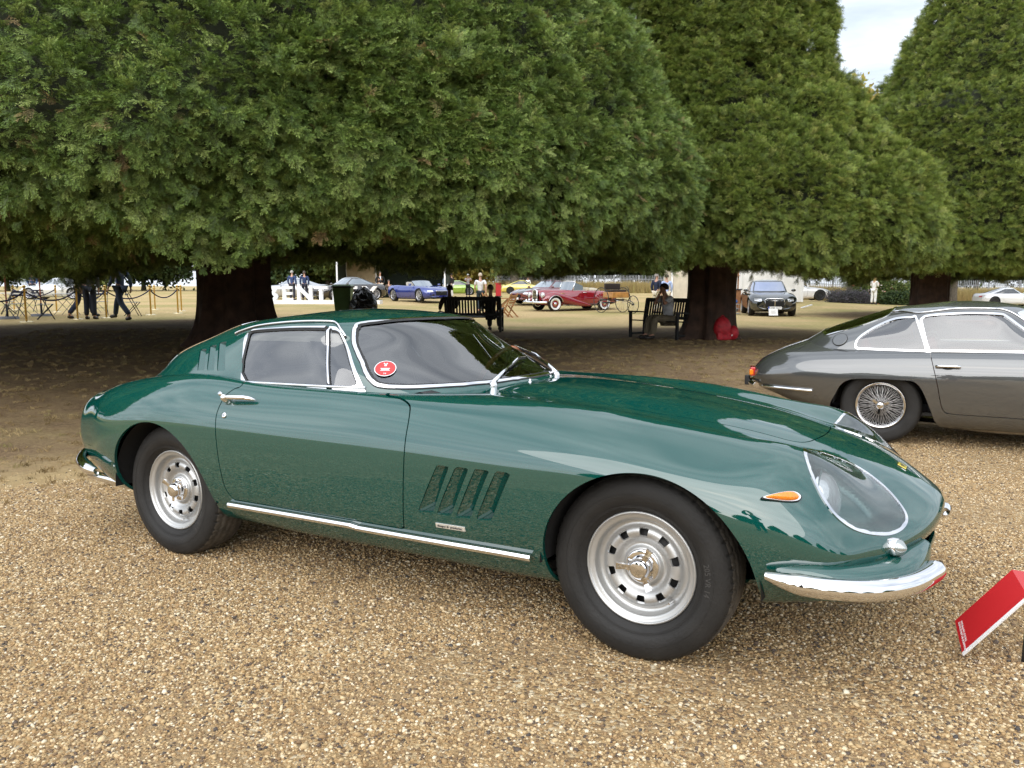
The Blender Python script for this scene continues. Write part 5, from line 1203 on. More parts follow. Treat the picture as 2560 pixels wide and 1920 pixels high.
def show_car(name,label,loc,heading,col,L=4.8,W=1.94,Hh=1.40,kind='coupe',dark_wheels=False,glass=None,metal=.3,plate=None,convertible=False,grille='oval',black_bonnet=False,group='cars on show across the lawn',wr=.36):
    """heading: angle of the nose direction in plan (0 = +X, -pi/2 = towards the camera)"""
    root=empty(name,loc,(0,0,heading),label,'car',group)
    sx=L/4.8; sw=W/1.94; sz=Hh/1.40; glass=glass or DGLASS
    P=paint(name+'_paint_%d'%len(MATS),col,rough=.3,metal=metal)
    Tt=[(x*sx,bow,zc*sz,z1*sz)+tuple((a*sw,c*sz) for a,c in pts) for (x,bow,zc,z1,*pts) in MH]
    HG=hull(96,48,Tt); H=out_shell(HG,(0,0,.5)); full=H
    wx=(1.45*sx,-1.40*sx)
    for ax in wx: _,H=split(H,lambda V:np.maximum(np.hypot(V[:,0]-ax,V[:,2]-wr)-(wr+.045),.55+V[:,1]))
    gp={'coupe':(.98,.20,-.62,-1.95),'sedan':(1.05,.30,-1.05,-1.90)}[kind]
    Gt=gh_make(*[v*sx for v in gp],.915*sz,1.40*sz,.79*sw,.60*sw)
    b0=np.array([(x,w_) for x,w_,z in Gt[1]]); b0=np.concatenate([b0,(b0*[1,-1])[::-1]])
    _,H=split(H,lambda V:np.maximum(sdf(b0,V[:,:2])+.06,.75*sz-V[:,2]))
    bl=None
    if black_bonnet:
        bl,H=split(H,lambda V:np.maximum(np.maximum(np.abs(V[:,1])-.45-.15*(2.2-V[:,0]),.6-V[:,2]),.9*sx-V[:,0]))
    both=lambda S,o=0.:join(offset(compact(S),o),mirror(offset(compact(S),o)))
    # doors as cut panels
    dr=[(.55*sx,.95),(.62*sx,.80*sz),(.60*sx,.34*sz),(.5*sx,.27*sz),(-.55*sx,.27*sz),(-.78*sx,.45*sz),(-.80*sx,.75*sz),(-.72*sx,.98*sz)]
    fd=lambda V:np.maximum(sdf(dr,V[:,[0,2]]),.55+V[:,1]); D,H=split(H,lambda V:fd(V)+.006); _,H=split(H,lambda V:fd(V)-.006)
    shell_obj('body',both(H),P,root)
    if bl is not None: shell_obj('bonnet',both(bl),mat('gloss_black',(.01,.01,.01),.15,coat=1),root)
    for mm in ((lambda S:S),mirror): shell_obj('door',mm(compact(D)),P,root)
    if not convertible:
        GG=greenhouse(56,88,Gt); G=out_shell(GG,(0,0,.9)); nu,nv,_=GG.shape
        zb,zt=.945*sz,1.305*sz
        fx=lambda k,z:np.interp(z,[l[k][2] for l in Gt[:6]],[l[k][0] for l in Gt[:6]])
        fws=lambda V:np.max([zb+.01-V[:,2],V[:,2]-zt-.012,fx(3,V[:,2])+.02-V[:,0]],0)
        fsd=lambda V:np.max([zb-V[:,2],V[:,2]-zt+.012,V[:,0]-fx(3,V[:,2])+.05,fx(7,V[:,2])+.03-V[:,0]],0)
        frr=lambda V:np.max([zb+.04-V[:,2],V[:,2]-zt-.012,V[:,0]-fx(8,V[:,2])+.02],0)
        wg,G=split(G,fws); sg,G=split(G,fsd); rg,G=split(G,frr)
        shell_obj('roof',both(G),P,root); shell_obj('windscreen',both(wg,-.006),glass,root); shell_obj('rear_window',both(rg,-.006),glass,root)
        for mm in ((lambda S:S),mirror):
            fr_,re_=split(sg,lambda V:-.35*sx-V[:,0]); shell_obj('side_window',mm(offset(compact(fr_),-.006)),glass,root); shell_obj('rear_side_window',mm(offset(compact(re_),-.012)),glass,root)
    else:
        b=MB(); V=[]
        for y in np.linspace(-.60*sw,.60*sw,9):
            k=(y/(.60*sw))**2; V+=[(.80*sx-.25*k,y,.90*sz),(.35*sx-.2*k,y,1.24*sz-.04*k)]
        b.add(V,[(2*i,2*i+2,2*i+3,2*i+1) for i in range(8)],True); b.build('windscreen',LGLASS,root)
        b=MB(); b.tube([V[1]]+[V[2*i+1] for i in range(1,9)],.018,6); b.tube([V[0],V[1]],.018,6); b.tube([V[16],V[17]],.018,6); b.build('windscreen_frame',BLACK,root)
        b=MB(); b.box((-.45*sx,0,.55),(1.5*sx,1.3*sw,.05)); b.build('cockpit_floor',INTB,root)
        for s in (1,-1):
            b=MB(); b.box((-.35*sx,.36*s,.80),(.16,.46,.62),M=Matrix.Rotation(-.25,3,'Y')); b.build('seat',mat('pale_leather',(.45,.42,.36),.6),root,bevel=.05)
    for i,(x,s) in enumerate([(wx[0],1),(wx[1],1),(wx[0],-1),(wx[1],-1)]):
        w_=modern_wheel(wr,root,dark_wheels) if i==0 else copy_tree(w0,root)
        if i==0: w0=w_
        w_.location=(x,-.80*sw*s,wr); w_.rotation_euler=(0,.2*i,0 if s==1 else math.pi)
        b=MB(); V=[]
        for q in range(13):
            a=math.pi*q/12
            for y in (-.88*sw,-.55): V.append((x+(wr+.055)*math.cos(a),y*s,wr+(wr+.055)*math.sin(a)))
        b.add(V,[(2*q,2*q+1,2*q+3,2*q+2) for q in range(12)],True); b.add([(x,-.55*s,wr)]+[V[2*q+1] for q in range(13)],[(0,q,q+1) for q in range(1,13)]); b.build('wheel_well',DARK,root)
    # lamps, grille, mirrors, plate, exhausts
    def face_patch(nm,ys,zs,x0,m,front=True,th=.012):
        b=MB(); pts=[]
        for y in ys:
            for z in zs:
                S=full.V; k=np.argmin((S[:,1]+abs(y))**2+(S[:,2]-z)**2+np.where((S[:,0]>0)==front,0,9)); pts.append((S[k,0]+(th if front else -th),y,z))
        n=len(zs); b.add(pts,[(i*n+j,(i+1)*n+j,(i+1)*n+j+1,i*n+j+1) for i in range(len(ys)-1) for j in range(n-1)]); return b.build(nm,m,root)
    for s in (1,-1):
        face_patch('headlight',[y*s*sw for y in np.linspace(.50,.76,5)],[z*sz for z in (.57,.60,.64,.67)],0,mat('lamp_glass',(.72,.75,.78),.1,.2,coat=1))
        face_patch('tail_lamp',[y*s*sw for y in np.linspace(.45,.72,5)],[z*sz for z in (.68,.72,.78)],0,mat('red_lens',(.5,.01,.01),.15,coat=1),False)
        b=MB(); b.ball((.62*sx,.97*sw*s,.98*sz),(.07,.10,.06),10,6); b.build('door_mirror',P,root)
        face_patch('air_intake',[y*s*sw for y in np.linspace(.44,.66,4)],[z*sz for z in (.36,.40,.44)],0,DARK)
    gy=np.linspace(-.36,.36,9)*sw
    if grille=='slats':
        face_patch('grille',gy,[z*sz for z in (.38,.46,.54,.62)],0,DARK,th=.02)
        for k in range(11):
            y=(-.34+.068*k)*sw; b=MB(); b.box((2.34*sx-abs(y)*.25+.05,y,.50*sz),(.05,.022,.24*sz)); b.build('grille_slat',CHROME,root)
        b=MB(); b.tube([(2.36*sx,y,.63*sz) for y in gy],.02,6); b.build('grille_bar',CHROME,root)
    elif grille=='louvres':
        face_patch('grille',gy,[z*sz for z in (.36,.44,.54,.64)],0,DARK,th=.02)
        for k in range(4): b=MB(); b.tube([(2.40*sx-abs(y)*.18,y,(.40+.065*k)*sz) for y in gy],.012,6); b.build('grille_louvre',CHROME,root)
        fr=[(-.38,.62),(-.30,.68),(.30,.68),(.38,.62),(.33,.38),(.25,.34),(-.25,.34),(-.33,.38)]
        b=MB(); b.tube([(2.405*sx-abs(y)*.18,y*sw,z*sz) for y,z in fr],.018,8,closed=True); b.build('grille_surround',CHROME,root)
        b=MB(); b.box((2.42*sx,0,.52*sz),(.02,.02,.30)); b.build('grille_centre_bar',CHROME,root)
    else:
        face_patch('grille',gy,[z*sz for z in (.36,.42,.48,.54)],0,DARK,th=.015)
        b=MB(); b.tube([(2.37*sx-.10*(math.cos(a))**2,.36*sw*math.cos(a),(.45+.10*math.sin(a))*sz) for a in np.linspace(0,6.283,24,endpoint=False)],.014,6,closed=True); b.build('grille_surround',CHROME,root)
    if plate:
        b=MB(); b.box((2.43*sx,0,.33*sz),(.012,.52,.11)); pl=b.build('number_plate',mat('plate_white',(.8,.8,.78),.4),root)
        tx=text_mesh(plate,.10,.001) if plate.strip() else ([(0,0,0)],[]); v=np.array(tx[0],float); v[:,0]-=v[:,0].mean(); v[:,1]-=v[:,1].mean(); mesh_obj('plate_text',[(2.43*sx+.008,x,.33*sz+y) for x,y,z in v],tx[1],BLACK,pl,False)
        b=MB(); b.box((2.431*sx,-.235,.33*sz),(.014,.045,.108)); b.build('plate_band',mat('plate_blue',(.02,.06,.4),.4),pl)
    b=MB(); b.box((0,0,.20),(3.6*sx,1.5*sw,.04)); b.build('underbody',DARK,root)
    for (k,nm) in ((0,'tail_panel'),(-1,'nose_panel')):
        E=HG[k]; V=[tuple(p) for p in E]+[(x,-y,z) for x,y,z in E[::-1]]; mesh_obj(nm,V,[tuple(range(len(V)))],P,root,False)
    return root
def bgloc(px,D):
    x=(px-1280)/F_PX*(D*math.cos(CAM_PITCH)+ (CAM_H-.3)*math.sin(CAM_PITCH)); return (x,D,gz(x,D))
def build_classic_convertible():
    loc=bgloc(1428,39.5); root=empty('vintage_convertible',loc,(0,0,math.radians(-152)),'maroon vintage convertible with chrome grille and whitewall tyres on the lawn','car')
    M=paint('maroon_paint',(.24,.008,.018)); 
    # hull: tall narrow bonnet tub and rounded tail
    T=[(-2.40,.15,.60,.60,(.30,.60),(.45,.58),(.55,.54),(.60,.49),(.61,.44),(.60,.40),(.57,.37),(.5,.35)),
       (-2.2,.12,.80,.80,(.36,.79),(.54,.76),(.66,.70),(.72,.62),(.74,.53),(.72,.44),(.68,.36),(.58,.32)),
       (-1.6,.04,.95,.95,(.42,.945),(.62,.92),(.75,.85),(.82,.75),(.84,.62),(.83,.48),(.78,.34),(.68,.28)),
       (-.9,0,.98,.98,(.48,.98),(.66,.96),(.77,.90),(.82,.78),(.84,.62),(.83,.46),(.79,.32),(.68,.25)),
       (.0,0,.99,.99,(.50,.99),(.66,.97),(.75,.91),(.79,.78),(.81,.62),(.81,.46),(.78,.31),(.68,.25)),
       (.6,0,1.03,1.02,(.38,1.0),(.53,.95),(.62,.87),(.67,.76),(.70,.62),(.71,.46),(.72,.31),(.64,.25)),
       (1.3,0,1.03,1.02,(.28,.99),(.40,.93),(.47,.85),(.52,.74),(.56,.60),(.6,.46),(.62,.33),(.56,.27)),
       (1.85,0,1.00,.99,(.22,.97),(.31,.91),(.36,.83),(.40,.72),(.43,.60),(.46,.48),(.48,.38),(.44,.32)),
       (2.02,.0,.95,.95,(.18,.93),(.27,.88),(.31,.80),(.33,.70),(.34,.60),(.35,.50),(.36,.42),(.33,.38))]
    HG=hull(80,44,T); H=out_shell(HG,(0,0,.6))
    _,H=split(H,lambda V:np.maximum(np.hypot(V[:,0]+1.42,V[:,2]-.36)-.40,.55+V[:,1]))
    ck=[(.45,0),(.42,.5),(.25,.60),(-.8,.62),(-1.0,.5),(-1.05,0),(-1.05,-.1),(.45,-.1)]
    _,H=split(H,lambda V:np.maximum(sdf(ck,np.stack([V[:,0],-V[:,1]],1)),.8-V[:,2]))
    shell_obj('body',join(rim(H,.02),mirror(rim(H,.02))),M,root)
    for s in (1,-1):
        # sweeping front fender, from the headlight back down across the door
        P=[(2.05,.62,.56,.10,.10),(1.9,.64,.66,.20,.20),(1.6,.66,.74,.235,.24),(1.3,.67,.75,.235,.25),(1.0,.68,.70,.22,.24),(.6,.70,.60,.19,.22),(.2,.73,.50,.15,.18),(-.25,.76,.42,.10,.11),(-.6,.78,.36,.05,.05)]
        V=[];F=[];n=16
        pp=spl(np.arange(len(P)),np.array(P),np.linspace(0,len(P)-1,34))
        for (x,y,z,ry,rz_) in pp:
            for k in range(n):
                a=2*math.pi*k/n; V.append((x,-(y+ry*math.cos(a))*s,z+max(rz_,.02)*math.sin(a)-.10))
        for i in range(33):
            for k in range(n):
                f=(i*n+k,i*n+(k+1)%n,(i+1)*n+(k+1)%n,(i+1)*n+k); F.append(f if s==1 else f[::-1])
        V=np.array(V); S=Shell(V,np.zeros_like(V)+[0,0,1],F); S.N=np.array(S.N)
        _,S=split(S,lambda Q:np.hypot(Q[:,0]-1.42,Q[:,2]-.34)-.41); S=compact(S); mesh_obj('front_fender',S.V,S.F,M,root,True)
        # rear fender bulge
        b=MB(); b.ball((-1.45,-.76*s,.66),(.75,.13,.26),20,10); b.build('rear_fender',M,root)
        b=MB(); b.tube([(1.42+.405*math.cos(a),-.90*s,.34+.405*math.sin(a)) for a in np.linspace(.3,2.9,18)],.014,6); b.build('arch_trim',CHROME,root)
        b=MB(); b.lathe([(.125,-.06),(.13,0),(.12,.02),(.11,.03),(.07,.045),(0,.05)],20,'X'); h=b.build('headlight',mat('lamp_lens',(.75,.77,.78),.12,.3,coat=1),root); h.location=(2.02,-.62*s,.76)
        b=MB(); b.lathe([(.115,-.02),(.135,.0),(.13,.025),(.115,.03)],20,'X'); h=b.build('headlight_ring',CHROME,root); h.location=(2.03,-.62*s,.76)
        b=MB(); b.lathe([(.06,-.03),(.065,.0),(.06,.02),(0,.03)],16,'X'); h=b.build('fog_lamp',CHROME,root); h.location=(2.20,-.36*s,.52)
        b=MB(); b.box((0,-.80*s,.27),(2.0,.05,.05)); b.build('sill_strip',CHROME,root)
        b=MB(); b.tube([(-.15,-.83*s,.88),(-.35,-.835*s,.88)],.014,6); b.build('door_handle',CHROME,root)
        b=MB(); b.box((.85,-.60*s,.84),(.6,.01,.018)); b.build('bonnet_spear',CHROME,root)
        for x in (1.42,-1.42):
            w_=empty('wheel',(x,-.76*s,.345),(0,0,0 if s==1 else math.pi),parent=root)
            b=MB(); b.lathe([(.20,-.08),(.26,-.10),(.315,-.095),(.345,-.06),(.345,.07),(.3,.09)],28,'Y'); b.build('tyre',RUBBER,w_)
            b=MB(); b.lathe([(.205,-.086),(.26,-.106),(.285,-.104)],28,'Y'); b.build('whitewall',WHITE,w_)
            b=MB(); b.lathe([(0,-.11),(.05,-.108),(.07,-.09),(.12,-.085),(.17,-.075),(.205,-.085)],24,'Y'); b.build('hub_cap',CHROME,w_)
            b=MB(); b.lathe([(.075,-.092),(.16,-.079)],24,'Y'); b.build('hub_ring',M,w_)
    gl=empty('radiator',(2.05,0,.70),parent=root)
    b=MB(); b.box((0,0,0),(.05,.42,.54),taper=.86); b.build('grille_void',DARK,gl)
    for k in range(7): b=MB(); b.box((.03,0,-.22+.073*k),(.02,.40-.012*k,.016)); b.build('grille_bar',CHROME,gl)
    b=MB(); b.tube([(.02,-.225,-.28),(.02,-.22,.0),(.02,-.19,.27),(.02,0,.32),(.02,.19,.27),(.02,.22,0),(.02,.225,-.28)],.03,8); b.build('grille_shell',CHROME,gl)
    b=MB(); b.tube(smooth_poly([(1.95,-.93,.42),(2.22,-.82,.42),(2.33,-.4,.42),(2.35,0,.42),(2.33,.4,.42),(2.22,.82,.42),(1.95,.93,.42)],6,False),.06,8); b.build('front_bumper',CHROME,root)
    for s in (1,-1): b=MB(); b.ball((2.36,.33*s,.45),(.05,.05,.12),10,8); b.build('overrider',CHROME,root)
    b=MB(); b.tube(smooth_poly([(-2.1,-.80,.45),(-2.42,-.6,.45),(-2.5,0,.45),(-2.42,.6,.45),(-2.1,.80,.45)],6,False),.05,8); b.build('rear_bumper',CHROME,root)
    b=MB(); V=[]
    for y in np.linspace(-.62,.62,11):
        k=(y/.62)**2; V+=[(.50-.16*k,y,.99),(.30-.14*k,y,1.42-.03*k)]
    b.add(V,[(2*i,2*i+2,2*i+3,2*i+1) for i in range(10)],True); b.build('windscreen',LGLASS,root)
    b=MB(); b.tube([V[2*i+1] for i in range(11)],.02,6); b.tube([V[0],V[1]],.02,6); b.tube([V[20],V[21]],.02,6); b.build('windscreen_frame',CHROME,root)
    for s in (1,-1):
        b=MB(); b.add([(.28,-.66*s,.99),(-.25,-.68*s,.99),(-.25,-.66*s,1.20),(.18,-.63*s,1.36)],[(0,1,2,3)]); b.build('side_glass',LGLASS,root)
        b=MB(); b.box((-.55,.34*s,.86),(.18,.56,.52),M=Matrix.Rotation(-.2,3,'Y')); b.build('seat',mat('cream_leather',(.55,.48,.34),.6),root,bevel=.05)
    b=MB(); b.ball((-1.15,0,.98),(.28,.60,.13),18,8); b.build('folded_hood',mat('hood_cloth',(.45,.40,.30),.9),root)
    b=MB(); b.box((-.2,0,.40),(1.6,1.2,.04)); b.build('floor_pan',INTB,root)
    return root
def build_tricar():
    loc=bgloc(1548,36.5); root=empty('antique_motor_tricycle',loc,(0,0,math.radians(-60)),'antique three-wheeled motor carriage with spoked wheels and wooden body','motor carriage')
    IR=mat('black_iron',(.015,.015,.015),.5); OAK=mat('varnished_oak',(.48,.23,.06),.4,coat=.4,var=.25,vscale=6)
    def wheel(p,R,n=14):
        w_=empty('wheel',p,parent=root); b=MB(); b.tube([(R*math.cos(a),0,R*math.sin(a)) for a in np.linspace(0,6.283,36,endpoint=False)],.018,6,closed=True); b.build('rim',IR,w_)
        b=MB()
        for k in range(n): a=6.283*k/n; b.bar((0,0,0),(R*math.cos(a),0,R*math.sin(a)),.008)
        sp=b.build('spokes',mat('spoke_steel',(.4,.4,.4),.4,1.),w_); b=MB(); b.lathe([(0,-.05),(.04,-.05),(.04,.05),(0,.05)],12,'Y'); b.build('hub',IR,w_)
    wheel((-.55,-.62,.58),.57); wheel((-.55,.62,.58),.57); wheel((1.0,0,.40),.39,10)
    b=MB(); b.bar((-.55,-.62,.58),(-.55,.62,.58),.04); b.build('axle',IR,root)
    for s in (-1,1): b=MB(); b.tube([(-.9,.35*s,.62),(0,.33*s,.60),(.7,.12*s,.55),(1.0,.06*s,.42)],.018,6); b.build('frame_tube',IR,root)
    b=MB(); b.box((-.25,0,.82),(.75,.95,.26)); b.build('wooden_box',OAK,root,bevel=.02)
    b=MB(); b.box((-.30,0,1.0),(.5,.9,.10)); b.build('seat_cushion',mat('dark_leather',(.03,.02,.015),.5),root,bevel=.03)
    b=MB(); b.box((-.55,0,1.2),(.08,.9,.28)); b.build('seat_back',mat('dark_leather',(.03,.02,.015),.5),root,bevel=.03)
    b=MB(); b.lathe([(.0,-.03),(.28,-.03),(.28,.03),(0,.03)],28,'Z'); f=b.build('flywheel',IR,root); f.location=(-.85,0,.45)
    b=MB(); b.lathe([(0,0),(.12,0),(.12,.3),(0,.3)],16); f=b.build('engine_cylinder',mat('brass',(.55,.38,.12),.3,1.),root); f.location=(-.85,.1,.62)
    b=MB(); b.tube([(.75,0,.62),(.62,0,1.15),(.50,0,1.2)],.014,6); b.build('steering_tiller',IR,root)
def build_show_cars():
    R=math.radians
    show_car('sports_coupe','silver coupe seen side on behind the white letters',bgloc(735,53),R(180),(.45,.46,.47),glass=LGLASS,metal=.6)
    show_car('sports_coupe','glossy dark brown coupe behind the green wheelie bin',bgloc(872,49),R(-138),(.020,.014,.010),Hh=1.42,glass=LGLASS)
    show_car('sports_car','deep blue open sports car with slatted chrome grille beside the marquee',bgloc(1048,46),R(-52),(.008,.03,.23),Hh=1.36,convertible=True,grille='slats')
    show_car('sports_coupe','lime green sports car half hidden by standing people',bgloc(1138,73),R(178),(.22,.36,.04),Hh=1.34,glass=DGLASS)
    show_car('sports_coupe','pale yellow coupe in side view near the fence',bgloc(1309,81),R(3),(.66,.56,.13),dark_wheels=True)
    show_car('concept_car','low dark red car with black bonnet beside the maroon convertible',bgloc(1372,44),R(-140),(.13,.008,.015),Hh=1.30,glass=LGLASS,black_bonnet=True,plate='     ')
    show_car('saloon_car','dark grey saloon facing the camera under the middle yew',bgloc(1917,34.6),R(-101),(.014,.018,.018),L=5.2,W=1.95,Hh=1.50,kind='sedan',glass=mat('sky_glass',(.22,.27,.42),.04,0,.9,coat=1),grille='louvres',plate='S-MB 2227')
    show_car('sports_coupe','white coupe with black wheels behind the dark grey saloon',bgloc(1985,55),R(-3),(.72,.72,.72),dark_wheels=True,metal=0)
    show_car('sports_coupe','pale silver car half hidden behind the rose bush',bgloc(2245,60),R(0),(.55,.60,.64),glass=LGLASS)
    show_car('sports_coupe','white coupe at the far right edge seen from its tail',bgloc(2520,60),R(-4),(.74,.75,.77),dark_wheels=True,metal=0)
    show_car('sports_coupe','pale silver car beyond the folding chairs at far left',bgloc(150,52),R(178),(.62,.63,.63),glass=LGLASS)
    build_classic_convertible(); build_tricar()
# ------------------------------------------------------------------ people
def skin_obj(name,J,E,m,parent=None,sub=1):
    me=bpy.data.meshes.new(name); names=list(J); me.from_pydata([J[k][0] for k in names],[],[(names.index(a),names.index(b)) for a,b in E]); me.materials.append(m)
    o=bpy.data.objects.new(name,me); link(o,parent)
    md=o.modifiers.new('skin','SKIN'); md.use_smooth_shade=True; md.branch_smoothing=.6
    if not me.skin_vertices: 
        return o
    for i,k in enumerate(names):
        r=J[k][1]; r=(r,r) if not hasattr(r,'__len__') else r; me.skin_vertices[0].data[i].radius=r
        me.skin_vertices[0].data[i].use_root=(i==0)
    s=o.modifiers.new('sub','SUBSURF'); s.levels=sub; s.render_levels=sub
    return o
SKIN=mat('skin',(.52,.29,.20),.55); SKIN2=mat('skin_brown',(.16,.075,.045),.55)
def joints(pose):
    J={'pelvis':(0,0,.95),'waist':(0,0,1.07),'chest':(0,.0,1.28),'neck':(0,-.005,1.475),'jaw':(0,.03,1.555),'head':(0,.012,1.635),'crown':(0,-.002,1.715)}
    for s,q in ((1,'r'),(-1,'l')):
        J['hip_'+q]=(.095*s,0,.90); J['knee_'+q]=(.10*s,.02,.50); J['ankle_'+q]=(.105*s,-.02,.095); J['toe_'+q]=(.12*s,.15,.035)
        J['sho_'+q]=(.185*s,-.01,1.415); J['elb_'+q]=(.245*s,-.04,1.14); J['wri_'+q]=(.235*s,.07,.91); J['hand_'+q]=(.23*s,.09,.83)
    def setp(**k):
        for a,b in k.items(): J[a]=b
    if pose=='walk': setp(knee_r=(.09,.22,.54),ankle_r=(.09,.30,.12),toe_r=(.10,.46,.09),knee_l=(-.09,-.06,.50),ankle_l=(-.10,-.36,.14),toe_l=(-.10,-.24,.04),elb_r=(.24,-.16,1.16),wri_r=(.23,-.16,.92),hand_r=(.23,-.15,.84),elb_l=(-.24,.06,1.14),wri_l=(-.22,.20,.95),hand_l=(-.22,.24,.88))
    if pose=='photo': setp(elb_r=(.23,.12,1.22),wri_r=(.10,.26,1.46),hand_r=(.06,.29,1.52),elb_l=(-.23,.12,1.22),wri_l=(-.10,.26,1.46),hand_l=(-.06,.29,1.52))
    if pose=='pockets': setp(elb_r=(.30,-.06,1.16),wri_r=(.19,.06,.98),hand_r=(.15,.08,.92),elb_l=(-.30,-.06,1.16),wri_l=(-.19,.06,.98),hand_l=(-.15,.08,.92))
    if pose=='bend': setp(neck=(0,.05,1.455),jaw=(0,.13,1.50),head=(0,.13,1.58),crown=(0,.13,1.665),elb_r=(.22,.05,1.15),wri_r=(.12,.26,1.12),hand_r=(.08,.30,1.14),elb_l=(-.22,.05,1.15),wri_l=(-.12,.26,1.10),hand_l=(-.06,.30,1.12))
    if pose in('sit','sit_think'):
        dz=-.49
        for k in ('pelvis','waist','chest','neck','jaw','head','crown','hip_r','hip_l','sho_r','sho_l','elb_r','elb_l','wri_r','wri_l','hand_r','hand_l'): x,y,z=J[k]; J[k]=(x,y-.04*(z-.9)/.4,z+dz+.03)
        for s,q in ((1,'r'),(-1,'l')):
            J['knee_'+q]=(.13*s,.44,.50); J['ankle_'+q]=(.14*s,.50,.10); J['toe_'+q]=(.15*s,.66,.045); J['wri_'+q]=(.17*s,.24,.62); J['hand_'+q]=(.14*s,.32,.58); J['elb_'+q]=(.25*s,.02,.70)
        if pose=='sit_think':
            for q,s in (('r',1),('l',-1)): J['elb_'+q]=(.20*s,.25,.80); J['wri_'+q]=(.10*s,.20,1.03); J['hand_'+q]=(.06*s,.17,1.10)
            J['chest']=(0,.05,.83); J['neck']=(0,.10,1.02); J['jaw']=(0,.15,1.09); J['head']=(0,.14,1.17); J['crown']=(0,.13,1.25); J['sho_r']=(.19,.06,.97); J['sho_l']=(-.19,.06,.97)
    return J
def person(label,loc,face,h=1.75,pose='stand',top=(.05,.06,.12),bottom=(.05,.05,.06),hair=(.08,.06,.05),skin=SKIN,short=False,coat=False,inner=None,shoes=(.02,.015,.012),group=None,cap=None,long_hair=False,fat=1.):
    """face: heading angle of the person's front in plan"""
    J=joints(pose); k=h/1.75
    Rd={'pelvis':(.125,.10),'waist':(.12,.095),'chest':(.145,.11),'neck':.055,'jaw':(.062,.075),'head':(.078,.098),'crown':(.05,.062)}
    for q in 'rl': Rd.update({'hip_'+q:.09,'knee_'+q:.058,'ankle_'+q:.042,'toe_'+q:.035,'sho_'+q:.055,'elb_'+q:.042,'wri_'+q:.030,'hand_'+q:(.038,.02)})
    E=[('pelvis','waist'),('waist','chest'),('chest','neck'),('neck','jaw'),('jaw','head'),('head','crown')]
    for q in 'rl': E+=[('pelvis','hip_'+q),('hip_'+q,'knee_'+q),('knee_'+q,'ankle_'+q),('ankle_'+q,'toe_'+q),('chest','sho_'+q),('sho_'+q,'elb_'+q),('elb_'+q,'wri_'+q),('wri_'+q,'hand_'+q)]
    P={a:(tuple(np.array(J[a])*k),np.array(Rd[a])*k*.97) for a in J}
    # fingers and thumb, nose
    for q,s in (('r',1),('l',-1)):
        hv=Vector(P['hand_'+q][0]); d=(hv-Vector(P['wri_'+q][0])).normalized(); sd=Vector((1,0,0)) if abs(d.x)<.7 else Vector((0,1,0)); up=d.cross(sd).normalized(); sd=up.cross(d)
        for i in range(4):
            o=(i-1.5)*.018*k; t=hv+d*((.075,.085,.08,.062)[i]*k)+up*o+sd*(-.012*s*k); P['f%d_%s'%(i,q)]=(tuple(t),.0085*k); E.append(('hand_'+q,'f%d_%s'%(i,q)))
        t=hv+d*(.035*k)+up*(.045*k); P['t_'+q]=(tuple(t),.010*k); E.append(('hand_'+q,'t_'+q))
    hd=Vector(P['head'][0]); P['nose']=(tuple(hd+Vector((0,.112*k,-.018*k))),.013*k); E.append(('head','nose'))
    body=skin_obj('person',P,E,skin); body.location=loc; body.rotation_euler=(0,0,face-math.pi/2); tag(body,label,'person',group)
    mT=mat('cloth_%.3f_%.3f_%.3f'%tuple(top),top,.85,var=.18,vscale=9,bump=.25,bscale=14); mB=mat('cloth_%.3f_%.3f_%.3f'%tuple(bottom),bottom,.85,var=.18,vscale=9,bump=.25,bscale=14)
    g=lambda a,ex,dz=0:(tuple(np.array(P[a][0])+[0,0,dz]),np.array(Rd[a])*k*fat+ex)
    T={'pelvis':(tuple(np.array(P['pelvis'][0])+[0,0,-.06 if coat else .0]),np.array([.155,.125])*k*fat if coat else np.array([.14,.112])*k*fat),'waist':g('waist',.022),'chest':g('chest',.022),'neckb':(tuple(np.array(P['neck'][0])*.6+np.array(P['chest'][0])*.4),np.array([.085,.075])*k)}
    TE=[('waist','pelvis'),('waist','chest'),('chest','neckb')]
    T={'waist':T['waist'],'pelvis':T['pelvis'],'chest':T['chest'],'neckb':T['neckb']}
    for q in 'rl':
        T['sho_'+q]=g('sho_'+q,.020); T['elb_'+q]=g('elb_'+q,.020); TE+=[('chest','sho_'+q),('sho_'+q,'elb_'+q)]
        if not short: T['wri_'+q]=g('wri_'+q,.016); TE.append(('elb_'+q,'wri_'+q))
        else: T['elb_'+q]=(tuple(np.array(P['elb_'+q][0])*.75+np.array(P['sho_'+q][0])*.25),.068*k)
    if coat:
        lp=np.array(P['pelvis'][0]); T['hem']=(tuple(lp+[0,0,-.16*k] if 'sit' not in pose else lp+[0,.03,-.02]),np.array([.165,.13])*k*fat); TE.append(('pelvis','hem'))
    skin_obj('jacket' if coat else 'shirt',T,TE,mT,body)
    B={'pelvis':(P['pelvis'][0],np.array([.145,.118])*k*fat)}; BE=[]
    for q in 'rl':
        B['hip_'+q]=g('hip_'+q,.014); B['knee_'+q]=g('knee_'+q,.028); an=np.array(P['ankle_'+q][0]); B['cuff_'+q]=(tuple(an+[0,0,.0]),.075*k); BE+=[('pelvis','hip_'+q),('hip_'+q,'knee_'+q),('knee_'+q,'cuff_'+q)]
    skin_obj('trousers',B,BE,mB,body)
    mS=mat('shoe_%.3f'%shoes[0],shoes,.5)
